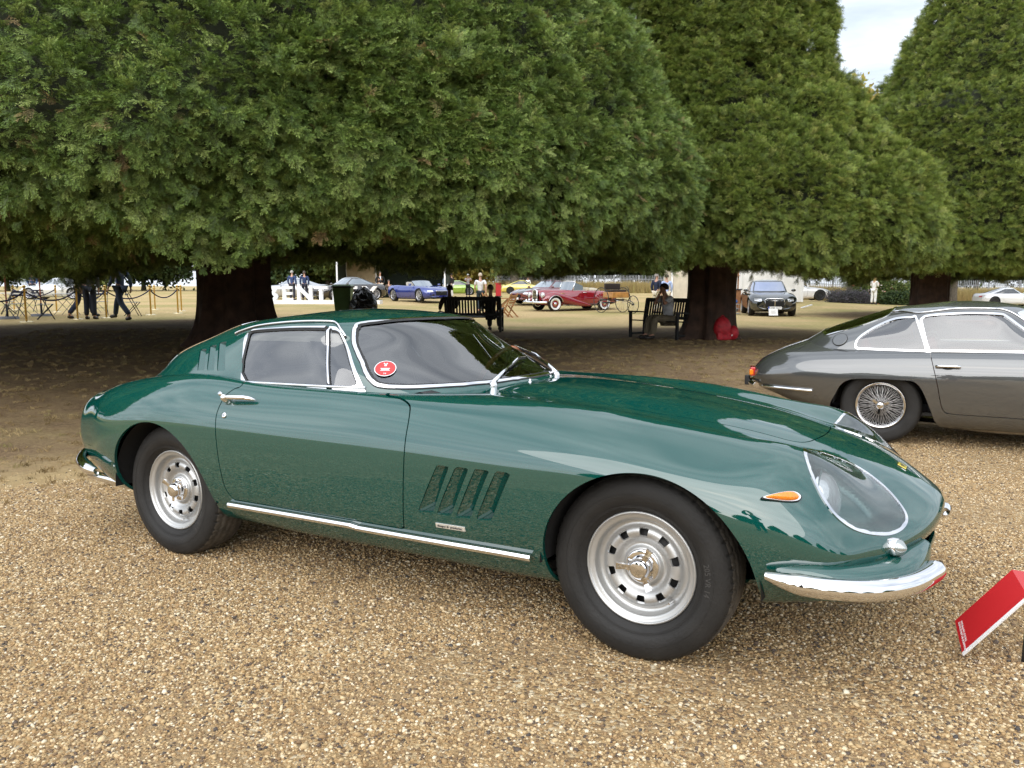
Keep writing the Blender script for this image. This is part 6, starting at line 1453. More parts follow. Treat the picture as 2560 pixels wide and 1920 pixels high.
    for q in 'rl':
        a=np.array(P['ankle_'+q][0]); t=np.array(P['toe_'+q][0]); b=MB(); hl=a+(a-t)*.25*np.array([1,1,0]); hl[2]=t[2]; pts=[hl+[0,0,.01],a*[1,1,0]+[0,0,t[2]+.02],t+[0,0,.0],t+(t-a)*.25*np.array([1,1,0])]
        b.tube([tuple(v) for v in pts],[.035*k,.05*k,.048*k,.022*k],8); b.build('shoe',mS,body)
    c=hd; b=MB(); V=[]
    if cap: b.ball((c.x,c.y+.01*k,c.z+.055*k),(.092*k,.118*k,.07*k),12,8); b.box((c.x,c.y+.13*k,c.z+.045*k),(.13*k,.10*k,.012)); b.build('cap',mat('cap_%.3f'%cap[0],cap,.8),body)
    else:
        n,m=14,8
        for j in range(m+1):
            ph=math.pi*.62*j/m
            for i in range(n):
                a=2*math.pi*i/n; fr=max(0,math.sin(a)); lim=ph*(1-.42*fr*(j/m)); V.append((c.x+.092*k*math.sin(lim)*math.cos(a),c.y-.012*k+.116*k*math.sin(lim)*math.sin(a),c.z+.012*k+.112*k*math.cos(lim)))
        b.add(V,[(j*n+i,(j+1)*n+i,(j+1)*n+(i+1)%n,j*n+(i+1)%n) for j in range(m) for i in range(n)],True)
        if long_hair: b.tube([(c.x,c.y-.07*k,c.z+.03*k),(c.x,c.y-.10*k,c.z-.12*k),(c.x,c.y-.10*k,c.z-.28*k)],[.09*k,.085*k,.05*k],10)
        b.build('hair',mat('hair_%.3f'%hair[0],hair,.7,var=.2,vscale=40),body)
    if inner:
        b=MB(); ch=np.array(P['chest'][0]); nk=np.array(P['neck'][0]); b.add([tuple(nk+np.array([.05,.075,-.05])*k),tuple(nk+np.array([-.05,.075,-.05])*k),tuple(ch+np.array([0,.150,-.12])*k)],[(0,1,2)]); b.build('shirt_front',mat('cloth_%.3f_%.3f_%.3f'%tuple(inner),inner,.8),body)
    return body
def ploc(px,D):
    x=(px-1280)/F_PX*(D*math.cos(CAM_PITCH)+(CAM_H-.9)*math.sin(CAM_PITCH)); return (x,D,gz(x,D))
def build_people():
    R=math.radians; NAVY=(.015,.022,.055)
    person('man in dark blue suit walking beside the gold rope posts, nearer the tree',ploc(302,23.6),R(165),1.80,'walk',(.06,.09,.18),(.035,.05,.09),coat=True)
    person('man in grey jacket and dark trousers standing behind the rope',ploc(224,24.0),R(100),1.80,'stand',(.09,.10,.12),(.016,.02,.035),coat=True)
    person('man in navy trousers walking close behind the man in grey jacket',ploc(203,24.6),R(60),1.78,'walk',(.03,.04,.08),(.02,.028,.06),coat=True)
    person('person in white cap and blue top far beyond the folding chairs',ploc(82,52),R(-60),1.75,'pockets',(.05,.10,.24),(.02,.02,.03),cap=(.8,.8,.8))
    person('man in blue jacket behind the letter E',ploc(731,48.6),R(80),1.80,'stand',(.035,.06,.16),(.03,.03,.04),coat=True,hair=(.4,.38,.35))
    person('man in blue jacket behind the letter N',ploc(762,48.9),R(100),1.78,'stand',(.03,.05,.13),(.02,.02,.035),coat=True)
    person('man in open black jacket and white shirt standing by the dark marquee',ploc(951,55.5),R(-70),1.84,'pockets',(.012,.012,.014),(.55,.50,.40),coat=True,inner=(.75,.75,.75))
    person('person in brown sitting low in front of the dark marquee',ploc(973,54.5),R(-60),1.72,'sit',(.10,.075,.05),(.12,.10,.07))
    person('woman in striped blue top and white trousers behind the blue car',ploc(1113,57),R(-20),1.68,'stand',(.28,.36,.48),(.75,.73,.70),hair=(.12,.07,.04))
    person('man in black jacket and white trousers talking beside the striped top woman',ploc(1129,56.5),R(160),1.75,'stand',(.012,.012,.015),(.75,.73,.70),coat=True)
    person('photographer in grey top and white cap holding a camera up',ploc(1170,61),R(-80),1.74,'photo',(.38,.38,.40),(.012,.012,.015),cap=(.85,.85,.85),short=True)
    person('man in white shirt and dark trousers walking away past the bench',ploc(1201,36.5),R(95),1.82,'walk',(.72,.72,.74),(.015,.025,.03),short=True,hair=(.5,.42,.32))
    person('person in white shirt standing behind the yellow coupe',ploc(1320,88),R(-90),1.75,'stand',(.8,.8,.82),(.1,.1,.12))
    person('man in navy blazer and pale trousers standing left of the middle yew',ploc(1641,36),R(40),1.80,'stand',NAVY,(.62,.56,.44),coat=True,hair=(.35,.32,.30),inner=(.7,.5,.55))
    person('man in light blue shirt beside the man in navy blazer',ploc(1666,36.6),R(100),1.76,'stand',(.42,.52,.78),(.66,.60,.48))
    person('woman in a white jumpsuit looking at the roses',ploc(2185,48),R(40),1.70,'bend',(.82,.81,.79),(.80,.79,.77),hair=(.55,.36,.15),long_hair=True)
    person('photographer in dark clothes, seen only mirrored in the green paint',(-.12,-.50,gz(0,-.5)),R(88),1.74,'photo',(.04,.05,.08),(.012,.016,.025))
# ------------------------------------------------------------------ benches, bin, ropes, chairs, signs, fence and planting
GOLD=mat('polished_brass',(.62,.42,.14),.22,1.)
def park_bench(label,loc,face,w_=1.5,wood=None):
    wood=wood or mat('dark_stained_wood',(.012,.012,.012),.6,var=.3,vscale=10)
    r=empty('park_bench',loc,(0,0,face-math.pi/2),label,'bench','dark slatted park benches')   # local +Y = front
    for s in (-1,1):
        x=s*(w_/2-.03)
        b=MB(); b.bar((x,.26,0),(x,.27,.62),.06,.06); b.build('leg',wood,r)
        b=MB(); b.bar((x,-.24,0),(x,-.26,.42),.06,.06); b.bar((x,-.26,.42),(x,-.36,.95),.06,.06); b.build('leg',wood,r)
        b=MB(); b.bar((x,.34,.64),(x,-.30,.61),.065,.035); b.build('arm_rest',wood,r)
        b=MB(); b.bar((x,.27,.09),(x,-.24,.09),.04,.05); b.build('stretcher',wood,r)
    for k in range(5):
        b=MB(); b.box((0,.24-.105*k,.425-.006*k),(w_-.02,.085,.026)); b.build('seat_slat',wood,r)
    b=MB(); b.box((0,-.352,.915),(w_-.06,.035,.10)); b.build('top_rail',wood,r)
    b=MB(); b.box((0,-.272,.485),(w_-.06,.035,.07)); b.build('bottom_rail',wood,r)
    n=int(w_/.083)
    for k in range(n):
        x=-(w_/2-.10)+(w_-.20)*k/(n-1); b=MB(); b.bar((x,-.275,.51),(x,-.348,.87),.048,.018,up=(0,1,0)); b.build('back_slat',wood,r)
    return r
def stanchion(px,py,D,label):
    x,y,z=ploc(px,D); z=gz(x,y); r=empty('rope_post',(x,y,z),(0,0,0),label,'post','gold rope posts around the chairs')
    b=MB(); b.lathe([(0,.03),(.05,.032),(.12,.022),(.165,.010),(.17,0)],24); b.build('base',mat('brass_base',(.72,.60,.36),.25,1.),r)
    b=MB(); b.lathe([(.027,.02),(.027,.90),(.034,.905),(.034,.93),(.022,.94)],14); b.build('pole',GOLD,r)
    b=MB(); b.ball((0,0,.985),.045,12,8); b.build('finial',GOLD,r)
    for s in(-1,1): b=MB(); b.tube([(0,0,.88),(.05*s,0,.885),(.075*s,0,.865)],.012,6); b.build('hook',GOLD,r)
    return Vector((x,y,z))
def rope(a,b_,label,sag=.28):
    P=[]; a=a+Vector((0,0,.86)); b_=b_+Vector((0,0,.86))
    for t in np.linspace(0,1,18): p=a.lerp(b_,t); p.z-=sag*4*t*(1-t); P.append(p)
    b=MB(); b.tube(P,.021,8); tag(b.build('velvet_rope',mat('navy_velvet',(.006,.008,.05),.9)),label,'rope','navy ropes between the gold posts')
def bistro_chair(label,px,D,face):
    x,y,z=ploc(px,D); r=empty('folding_chair',(x,y,gz(x,y)),(0,0,face),label,'chair','slatted metal folding chairs')
    FR=mat('chair_frame',(.02,.022,.035),.5); SL=mat('chair_slats',(.25,.29,.36),.5); BK=mat('chair_back',(.015,.018,.045),.5)
    for s in (-1,1):
        b=MB(); b.bar((s*.19,.22,0),(s*.19,-.19,.86),.016,.022); b.build('leg',FR,r)
        b=MB(); b.bar((s*.17,-.24,0),(s*.17,.20,.46),.016,.022); b.build('leg',FR,r)
    for k in range(5): b=MB(); b.box((0,.17-.085*k,.46),(.40,.062,.014)); b.build('seat_slat',SL,r)
    for k in range(2): b=MB(); b.box((0,-.165-.045*k,.72+.10*k),(.40,.014,.058)); b.build('back_slat',BK,r)
    b=MB(); b.bar((-.19,.10,.24),(.19,.10,.24),.012); b.build('stretcher',FR,r)
def bistro_table(label,px,D,face,w_=.75):
    x,y,z=ploc(px,D); r=empty('folding_table',(x,y,gz(x,y)),(0,0,face),label,'table','pale metal folding tables'); FR=mat('table_frame',(.10,.11,.13),.5); TP=mat('table_top',(.62,.65,.70),.45)
    b=MB(); b.box((0,0,.72),(w_,.6,.025)); b.build('table_top',TP,r,bevel=.005)
    for s in (-1,1):
        for q in (-1,1): b=MB(); b.bar((-.32*q,s*.25,0),(.32*q,s*.25,.71),.014,.014); b.build('leg',FR,r)
def parasol_pole(label,px,D):
    x,y,z=ploc(px,D); r=empty('parasol_pole',(x,y,gz(x,y)),(0,.0,0),label,'parasol','wooden parasol poles among the chairs')
    b=MB(); b.lathe([(.0,.08),(.30,.075),(.32,.0)],28); b.build('base_plate',mat('plate_grey',(.16,.17,.19),.6),r)
    b=MB(); b.lathe([(.035,.05),(.035,.42),(.03,.43)],14); b.build('socket_tube',BLACK,r)
    b=MB(); b.lathe([(.022,.4),(.022,2.3)],12); b.build('pole',mat('terracotta_wood',(.36,.10,.05),.5),r)
    b=MB()
    for k in range(8):
        a0,a1=6.283*k/8,6.283*(k+1)/8; b.add([(0,0,2.42),(1.25*math.cos(a0),1.25*math.sin(a0),2.05),(1.25*math.cos(a1),1.25*math.sin(a1),2.05)],[(0,1,2)])
    b.build('canopy',mat('canopy_cloth',(.6,.58,.52),.9),r)
def build_props():
    R=math.radians
    # --- benches and their people
    x,y,z=ploc(1186,22.0); park_bench('dark park bench seen from behind with two people sitting on it',(x,y,gz(x,y)),R(84),1.56)
    f=Vector((math.cos(R(84)),math.sin(R(84)),0)); sd=Vector((f.y,-f.x,0))
    person('person in brown coat sitting at the left end of the bench seen from behind',tuple(Vector((x,y,gz(x,y)))-sd*.72+f*.02),R(118),1.74,'sit',(.07,.045,.03),(.03,.025,.02),hair=(.02,.015,.012),skin=SKIN2)
    person('man in dark jacket sitting at the right end of the bench seen from behind',tuple(Vector((x,y,gz(x,y)))+sd*.46),R(80),1.76,'sit',(.018,.022,.028),(.02,.02,.025),hair=(.16,.12,.09))
    x,y,z=ploc(1652,19.3); B2=Vector((x,y,gz(x,y))); fa=R(-140); park_bench('dark park bench beside the middle trunk with one man sitting on it',tuple(B2),fa,1.50)
    f=Vector((math.cos(fa),math.sin(fa),0)); sd=Vector((f.y,-f.x,0))
    person('man in grey patterned shirt sitting by the middle trunk with hands at his face',tuple(B2-sd*.28+f*.05),R(-158),1.80,'sit_think',(.50,.53,.58),(.16,.135,.09),hair=(.03,.022,.018),short=True,fat=1.15)
    # red rucksack against the trunk
    x,y,z=ploc(1808,18.6); r=empty('rucksack',(x,y,gz(x,y)),(0,0,.3),'red rucksack leaning against the middle yew trunk','rucksack'); RD=mat('red_nylon',(.42,.012,.022),.6,var=.25,vscale=14,bump=.5,bscale=8)
    b=MB(); b.ball((0,0,.27),(.22,.16,.28),18,12); b.box((0,0,.10),(.38,.26,.2)); b.build('main_bag',RD,r,bevel=.04)
    b=MB(); b.ball((.26,-.06,.17),(.13,.12,.17),14,10); b.build('side_pocket',RD,r)
    b=MB(); b.tube([(-.06,0,.54),(0,0,.58),(.06,0,.54)],.012,6); b.build('carry_loop',RD,r)
    b=MB(); b.box((.16,-.165,.12),(.03,.012,.03)); b.build('maker_tag',WHITE,r)
    # --- green wheelie bin and black sack
    x,y,z=ploc(858,25.5); r=empty('wheelie_bin',(x,y,gz(x,y)),(0,0,.05),'green plastic wheelie bin standing on the lawn behind the coupe roof','bin'); GP=mat('green_plastic',(.075,.16,.05),.5,var=.12,vscale=6)
    b=MB(); V=[]; 
    for (w_,d,h) in ((.22,.24,.08),(.29,.33,.98)): V+=[(-w_,-d,h),(w_,-d,h),(w_,d,h),(-w_,d,h)]
    b.add(V,[(3,2,1,0),(4,5,6,7),(0,1,5,4),(1,2,6,5),(2,3,7,6),(3,0,4,7)]); b.build('tub',GP,r,bevel=.03)
    b=MB(); b.box((0,0,1.0),(.64,.74,.05)); b.build('rim',mat('bin_rim',(.02,.03,.02),.5),r,bevel=.01)
    b=MB(); b.box((0,.02,1.045),(.62,.72,.05),taper=.9); b.build('lid',mat('bin_lid',(.16,.26,.14),.35),r,bevel=.02)
    for s in (-1,1): b=MB(); b.lathe([(.0,-.03),(.10,-.03),(.10,.03),(0,.03)],16,'X'); w_=b.build('bin_wheel',BLACK,r); w_.location=(.25*s,.26,.10)
    x,y,z=ploc(909,25.2); BG=mat('black_polythene',(.012,.012,.013),.22,bump=1.,bscale=5)
    rr=np.random.default_rng(4); b=MB(); b.ball((0,0,.50),(.40,.30,.52),22,16); v=np.array(b.V); v+=rr.normal(0,.022,v.shape); v[:,:2]*=(1.12-.45*np.clip(v[:,2:3]-.55,0,1)); b.V=[tuple(p) for p in v]; o=b.build('rubbish_sack',BG,None,(x,y,gz(x,y))); tag(o,'full black rubbish sack propped against the green bin','rubbish sack')
    o.data.polygons.foreach_set('use_smooth',np.zeros(len(o.data.polygons),bool))
    # --- white standing letters on a plinth
    x,y,z=ploc(722,43.0); z0=gz(x,y); r=empty('letter_sign',(x,y,z0),(0,0,R(-2)),'row of big white standing capital letters on a low white plinth','sign'); WL=mat('sign_white',(.82,.82,.82),.35)
    b=MB(); b.box((1.75,0,.10),(6.5,.8,.20)); b.build('plinth',WL,r)
    for k,ch in enumerate('BENTLEY'):
        V,F=text_mesh(ch,1.06,.11,bold=True); V=np.array(V); V[:,0]-=V[:,0].mean(); mesh_obj('letter',[(a*1.12-.88+.88*k,-c,bb+.20) for a,bb,c in V],F,WL,r,False)['label']='letter '+ch
    # --- rope posts, ropes, chairs, tables, parasols at the left
    L=[(62,22.3,'nearest gold rope post at the far left'),(191,24.0,'gold rope post beside the men in dark suits'),(263,25.0,'third gold rope post, between the two walking men'),(375,27.5,'gold rope post just left of the pair near the trunk'),(386,33.5,'farther gold rope post standing behind another'),(443,29.0,'front one of the two gold rope posts nearest the big trunk'),(452,31.5,'rear one of the two gold rope posts nearest the big trunk'),(139,30.5,'gold rope post at the back of the chairs'),(33,33,'gold rope post farthest back at the left')]
    Q=[stanchion(a,0,d,l) for a,d,l in L]
    out=stanchion(-70,0,21.5,'gold rope post just outside the left edge')
    for a,b_,l in ((out,Q[0],'navy rope running out of the left edge of the picture'),(Q[0],Q[1],'navy rope hanging between the two nearest posts'),(Q[1],Q[2],'navy rope behind the two walking men'),(Q[2],Q[3],'navy rope mostly hidden by low branches'),(Q[3],Q[5],'navy rope leading to the pair of posts by the trunk'),(Q[8],Q[7],'navy rope at the back of the chairs')): rope(a,b_,l)
    for k,(px,D,a,l) in enumerate([(36,24.2,1.2,'folding chair behind the nearest rope post'),(112,23.9,-1.0,'folding chair facing right between the two nearest posts'),(18,28,2.2,'folding chair at the left edge behind the table'),(252,27.5,.6,'folding chair behind the man in the blue suit'),(330,26.5,-.9,'folding chair beside the low branches'),(98,31,.2,'folding chair with its back to the rear rope')]): bistro_chair(l,px,D,a)
    for px,D,a,l in [(62,26.3,.1,'folding table behind the nearest rope post'),(165,27.5,.0,'folding table between the rope posts'),(22,30,.2,'folding table at the far left edge'),(235,30,.1,'folding table behind the walking men')]: bistro_table(l,px,D,a)
    parasol_pole('parasol with terracotta pole at the left edge',15,24.2); parasol_pole('parasol with terracotta pole behind the folding chairs',101,26.4)
    # --- wooden folding chairs and table, red post
    TK=mat('teak',(.36,.17,.06),.6,var=.2,vscale=8)
    for px,D,a,l in ((1275,31.5,2.6,'light wooden folding chair left of the maroon convertible'),(1222,33.5,-.3,'light wooden folding chair behind the seated man')):
        x,y,z=ploc(px,D); r=empty('wooden_chair',(x,y,gz(x,y)),(0,0,a),l,'chair','light wooden folding chairs')
        for s in (-1,1):
            b=MB(); b.bar((.25,s*.24,0),(-.22,s*.24,.95),.03,.05); b.build('leg',TK,r); b=MB(); b.bar((-.25,s*.21,0),(.22,s*.21,.46),.03,.05); b.build('leg',TK,r)
        for k in range(6): b=MB(); b.box((.21-.075*k,0,.46),(.058,.46,.018)); b.build('seat_slat',TK,r)
        for k in range(4): b=MB(); b.bar((-.10-.03*k,-.23,.58+.09*k),(-.10-.03*k,.23,.58+.09*k),.015,.07); b.build('back_slat',TK,r)
    x,y,z=ploc(1250,32.4); r=empty('wooden_table',(x,y,gz(x,y)),(0,0,.1),'light wooden folding table between the wooden chairs','table'); b=MB(); b.box((0,0,.73),(.8,.8,.03)); b.build('table_top',TK,r)
    for q in (-1,1):
        for s in (-1,1): b=MB(); b.bar((-.35*q,s*.3,0),(.35*q,s*.3,.72),.03,.04); b.build('leg',TK,r)
    x,y,z=ploc(1246,62); r=empty('red_pillar',(x,y,gz(x,y)),label='red display pillar left of the yellow coupe',cat='pillar'); b=MB(); b.box((0,0,.50),(.42,.42,1.0)); b.build('shaft',mat('pillar_red',(.42,.015,.02),.4),r,bevel=.02); b=MB(); b.box((0,0,1.03),(.48,.48,.07)); b.build('pillar_cap',mat('pillar_red',(.42,.015,.02),.4),r)
    b=MB(); b.box((0,0,.03),(.55,.55,.06)); b.build('pillar_foot',BLACK,r)
    # --- marquees
    def marquee(name,label,px,D,w_,d,h,col,roofh,yaw,open_front=False,rib=False):
        x,y,z=ploc(px,D); r=empty(name,(x,y,gz(x,y)),(0,0,yaw),label,'marquee'); m=mat(name+'_cloth%d'%len(MATS),col,.8,var=.08,vscale=3,bump=.2,bscale=2)
        for nm,c,s in (('back_wall',(0,d/2,h/2),(w_,.05,h)),('side_wall',(-w_/2,0,h/2),(.05,d,h)),('side_wall',(w_/2,0,h/2),(.05,d,h))): b=MB(); b.box(c,s); b.build(nm,m,r)
        if not open_front:
            n=14
            for k in range(n): b=MB(); b.box((-w_/2+w_*(k+.5)/n,-d/2-.02*(k%2),h/2),(w_/n,.05,h)); b.build('front_panel',m,r)
        b=MB(); b.add([(-w_/2-.1,-d/2-.1,h),(w_/2+.1,-d/2-.1,h),(w_/2+.1,d/2+.1,h),(-w_/2-.1,d/2+.1,h),(-w_/2,0,h+roofh),(w_/2,0,h+roofh)],[(0,1,5,4),(2,3,4,5),(1,2,5),(3,0,4)]); b.build('roof',m,r)
        for sx in (-1,1): b=MB(); b.box((sx*w_/2,-d/2-.08,h/2),(.10,.10,h)); b.build('corner_post',WHITE,r)
        return r
    marquee('marquee','dark green open fronted marquee behind the blue car',990,58,7.5,4.5,2.7,(.010,.022,.014),1.2,.0,True)
    marquee('marquee','tan canvas wall left of the dark marquee',912,60,2.2,2.5,2.6,(.48,.38,.24),.6,0)
    marquee('marquee','white canvas marquee behind the dark grey saloon',1903,46,3.5,3.0,2.1,(.78,.78,.77),.7,.05)
    marquee('marquee','pale canvas stand left of the middle trunk',1700,52,1.6,2.5,2.7,(.55,.50,.40),.5,0)
    x,y,z=ploc(1829,38); r=empty('bar_counter',(x,y,gz(x,y)),label='brown wooden counter with shelves left of the dark grey saloon',cat='counter'); b=MB(); b.box((0,0,.52),(.75,.5,1.04)); b.build('counter',mat('counter_wood',(.30,.14,.06),.6,var=.15,vscale=6),r); b=MB(); b.box((0,0,1.06),(.85,.6,.05)); b.build('counter_top',mat('dark_top',(.03,.03,.035),.4),r)
    b=MB(); b.bar((-.35,.2,1.08),(-.35,.2,2.3),.06); b.bar((.35,.2,1.08),(.35,.2,2.3),.06); b.box((0,.2,1.7),(.8,.3,.03)); b.box((0,.2,2.3),(.8,.3,.04)); b.build('back_shelf',mat('counter_wood',(.30,.14,.06),.6,var=.15,vscale=6),r)
    x,y,z=ploc(1830,34.5); r=empty('wire_crate',(x,y,gz(x,y)),label='grey wire crate on the grass left of the dark grey saloon',cat='crate'); ST=mat('galvanised_wire',(.45,.46,.47),.4,.8)
    for zz in (.04,.24,.44): b=MB(); b.tube([(-.32,-.22,zz),(.32,-.22,zz),(.32,.22,zz),(-.32,.22,zz)],.014,5,closed=True); b.build('hoop',ST,r)
    for k in range(8): b=MB(); b.bar((-.32+.091*k,-.22,.04),(-.32+.091*k,-.22,.44),.012); b.build('wire',ST,r)
    b=MB(); b.ball((.02,0,.20),(.26,.17,.16),12,8); b.build('packed_cloth',mat('grey_cloth',(.30,.30,.31),.9,var=.4,vscale=12),r)
    b=MB(); b.ball((.12,0,.56),(.14,.10,.10),12,8); b.build('blue_cloth',mat('blue_cloth',(.06,.14,.42),.9,var=.3,vscale=12),r)
    # card in front of the saloon, stray plank
    x,y,z=ploc(1936,31.8); r=empty('info_card',(x,y,gz(x,y)),(R(-14),0,0),'small white information card in front of the saloon','sign'); b=MB(); b.box((0,0,.20),(.36,.012,.27)); b.build('card',WHITE,r)
    b=MB()
    for k in range(4): b.box((0,-.008,.25-.035*k),(.20-.03*(k%2),.003,.010))
    b.build('print_lines',mat('print_grey',(.35,.35,.36),.6),r); b=MB(); b.bar((0,.02,0),(0,.02,.2),.02); b.build('stake',BLACK,r)
    a=ploc(2018,41); b=MB(); b.box((0,0,0),(.62,.10,.05)); tag(b.build('white_plank',WHITE,None,(a[0],a[1],a[2]+.09),(0,R(-14),.2)),'short white plank lying on the grass right of the saloon','plank')
    # --- red folded brochure stand in the foreground
    c0=at(2400,1600,2.30); build_brochure()
def build_brochure():
    # pixel corners: left-top, left-bottom, right-bottom (beyond frame), ridge
    RDM=mat('brochure_red',(.50,.018,.022),.45,var=.05,vscale=4); r=empty('red_leaflet_stand',(0,0,0),label='red folded card stand tilted on the gravel at the lower right corner',cat='sign')
    A=at(2387,1552,2.62); B=at(2405,1631,2.52); C=at(2568,1488,2.44); D=at(2530,1424,2.62)   # front face corners
    pn=(C-B).cross(A-B).normalized(); d_=(D-Vector((0,0,CAM_H))).normalized(); D=Vector((0,0,CAM_H))+d_*((B-Vector((0,0,CAM_H))).dot(pn)/d_.dot(pn))   # keep the board flat
    z=float(terrain(B.x,B.y)); 
    cx=(A+B+C+D)/4; r.location=(B.x,B.y,z); L=lambda p:Vector(p)-r.location
    n=(C-B).cross(A-B).normalized(); n=n if n.y<0 else -n
    t=.006; ridge=[A,D,C,B]
    b=MB(); V=[tuple(L(p)) for p in ridge]+[tuple(L(p)-n*t) for p in ridge]; b.add(V,[(0,1,2,3),(7,6,5,4),(0,4,5,1),(1,5,6,2),(3,7,4,0)]); b.build('front_board',RDM,r)
    b=MB(); e0,e1=L(B),L(C); b.add([tuple(e0),tuple(e1),tuple(e1-n*t),tuple(e0-n*t),tuple(e0+(L(B)-L(A)).normalized()*.010),tuple(e1+(L(C)-L(D)).normalized()*.010),tuple(e1-n*t+(L(C)-L(D)).normalized()*.010),tuple(e0-n*t+(L(B)-L(A)).normalized()*.010)],[(0,1,5,4),(1,2,6,5),(2,3,7,6),(3,0,4,7),(4,5,6,7)]); b.build('white_edge',WHITE,r)
    # second board folding back from the short right edge
    E=D+Vector((.26,.17,-.085)); F_=C+Vector((.26,.17,-.085)); b=MB(); P=[D,E,F_,C]; n2=(E-D).cross(C-D).normalized(); V=[tuple(L(p)) for p in P]+[tuple(L(p)+n2*t) for p in P]; b.add(V,[(0,1,2,3),(7,6,5,4),(0,4,5,1),(1,5,6,2),(2,6,7,3)]); b.build('back_board',RDM,r)
    # two lines of small white print along the left edge
    u=(B-A).normalized(); v=(D-A).normalized(); v=(v-u*v.dot(u)).normalized()
    for k,(ln,off) in enumerate((('CONCOURS OF ELEGANCE',.014),('HAMPTON COURT',.024))):
        V,F=text_mesh(ln,.0092,.0004,bold=True); V=np.array(V); W=[tuple(L(A)+u*(.012+a*1.0)+v*(off+.004-bb*-1.0*0-bb)+n*(.0008+c)) for a,bb,c in V]; mesh_obj('print_line',W,F,mat('print_white',(.8,.72,.72),.6),r,False)
    # prop leg so that the card stands on the gravel
    b=MB(); tl=L(C)+Vector((.05,.06,-.02)); b.bar(tuple(tl),(tl.x+.03,tl.y+.05,0),.012); b.build('prop_leg',BLACK,r)
# ------------------------------------------------------------------ fence, planting, far trees
def leaf_mesh(name,m,n,size,seed,spread=1.):
    r=np.random.default_rng(seed); V=[];F=[]
    for k in range(n):
        p=r.normal(0,.45,3)*spread; a=r.normal(0,1,3); a/=np.linalg.norm(a); c=np.cross(a,r.normal(0,1,3)); c/=np.linalg.norm(c)+1e-9; s=size*r.uniform(.7,1.3); b=len(V)
        V+=[tuple(p-a*s*.5),tuple(p+c*s*.28),tuple(p+a*s*.5),tuple(p-c*s*.28)]; F.append((b,b+1,b+2,b+3))
    return raw_mesh(name,V,F,m)
def blob_points(n,blobs):
    P=[]
    w_=np.array([b[3]**2 for b in blobs]); w_=w_/w_.sum()
    for (x,y,z,r),q in zip(blobs,w_):
        k=int(n*q)+1; d=RNG.normal(0,1,(k,3)); d/=np.linalg.norm(d,axis=1,keepdims=True); rr=r*(1-.35*RNG.random(k)**2)*(1+.18*(vnoise3(d*2+x,1.3,3)-.5)*2); P.append(np.array([x,y,z])+d*rr[:,None]*[1,1,.85])
    return np.concatenate(P)
def leafy_tree(name,label,loc,h,r,mats_,n,seed,trunk_h=2.5,tr=.22,group=None,clump=.5):
    root=empty(name,loc,label=label,cat='tree',group=group); rr=np.random.default_rng(seed)
    BK=mat('grey_bark',(.10,.085,.065),.9,var=.35,vscale=6,bump=.5,bscale=12); V,F=trunk_mesh(trunk_h+1.5,tr,seed,.4,10,20); mesh_obj('trunk',V,F,BK,root,True)
    blobs=[(0,0,h*.62,r*.8)]+[(rr.normal(0,r*.45),rr.normal(0,r*.45),rr.uniform(trunk_h+r*.35,h-r*.35),r*rr.uniform(.38,.6)) for k in range(9)]
    for k in range(4):
        a=rr.uniform(0,6.28); b=MB(); b.tube([(0,0,trunk_h),(r*.25*math.cos(a),r*.25*math.sin(a),trunk_h+1.2),(r*.5*math.cos(a),r*.5*math.sin(a),h*.6)],[tr*.6,tr*.4,.05],8); b.build('limb',BK,root)
    P=blob_points(n,blobs); n=len(P); o=scatter('crown',P,RNG.uniform(0,6.28,(n,3)),RNG.uniform(.7,1.3,n)*clump,RNG.integers(0,len(mats_),n),mats_,root); o['kind']='stuff'; return root
def bush(name,label,loc,w_,d,h,src,n,cat='shrub',group=None,scale=.25):
    root=empty(name,loc,label=label,cat=cat,group=group); rr=np.random.default_rng(int(loc[0]*10)%97)
    bl=[(rr.uniform(-.5,.5)*w_*.7,rr.uniform(-.5,.5)*d*.7,h*rr.uniform(.35,.6),h*rr.uniform(.35,.5)) for k in range(7)]
    P=blob_points(n,bl); P[:,2]=np.clip(P[:,2],.05,None); n=len(P); o=scatter('foliage',P,RNG.uniform(0,6.28,(n,3)),RNG.uniform(.7,1.3,n)*scale,RNG.integers(0,len(src),n),src,root); o['kind']='stuff'
    b=MB()
    for k in range(5): b.bar((rr.normal(0,.1)*w_,rr.normal(0,.1)*d,0),(rr.normal(0,.2)*w_,rr.normal(0,.2)*d,h*.7),.03)
    s=b.build('stems',mat('grey_bark',(.10,.085,.065),.9),root); s['kind']='stuff'; return root
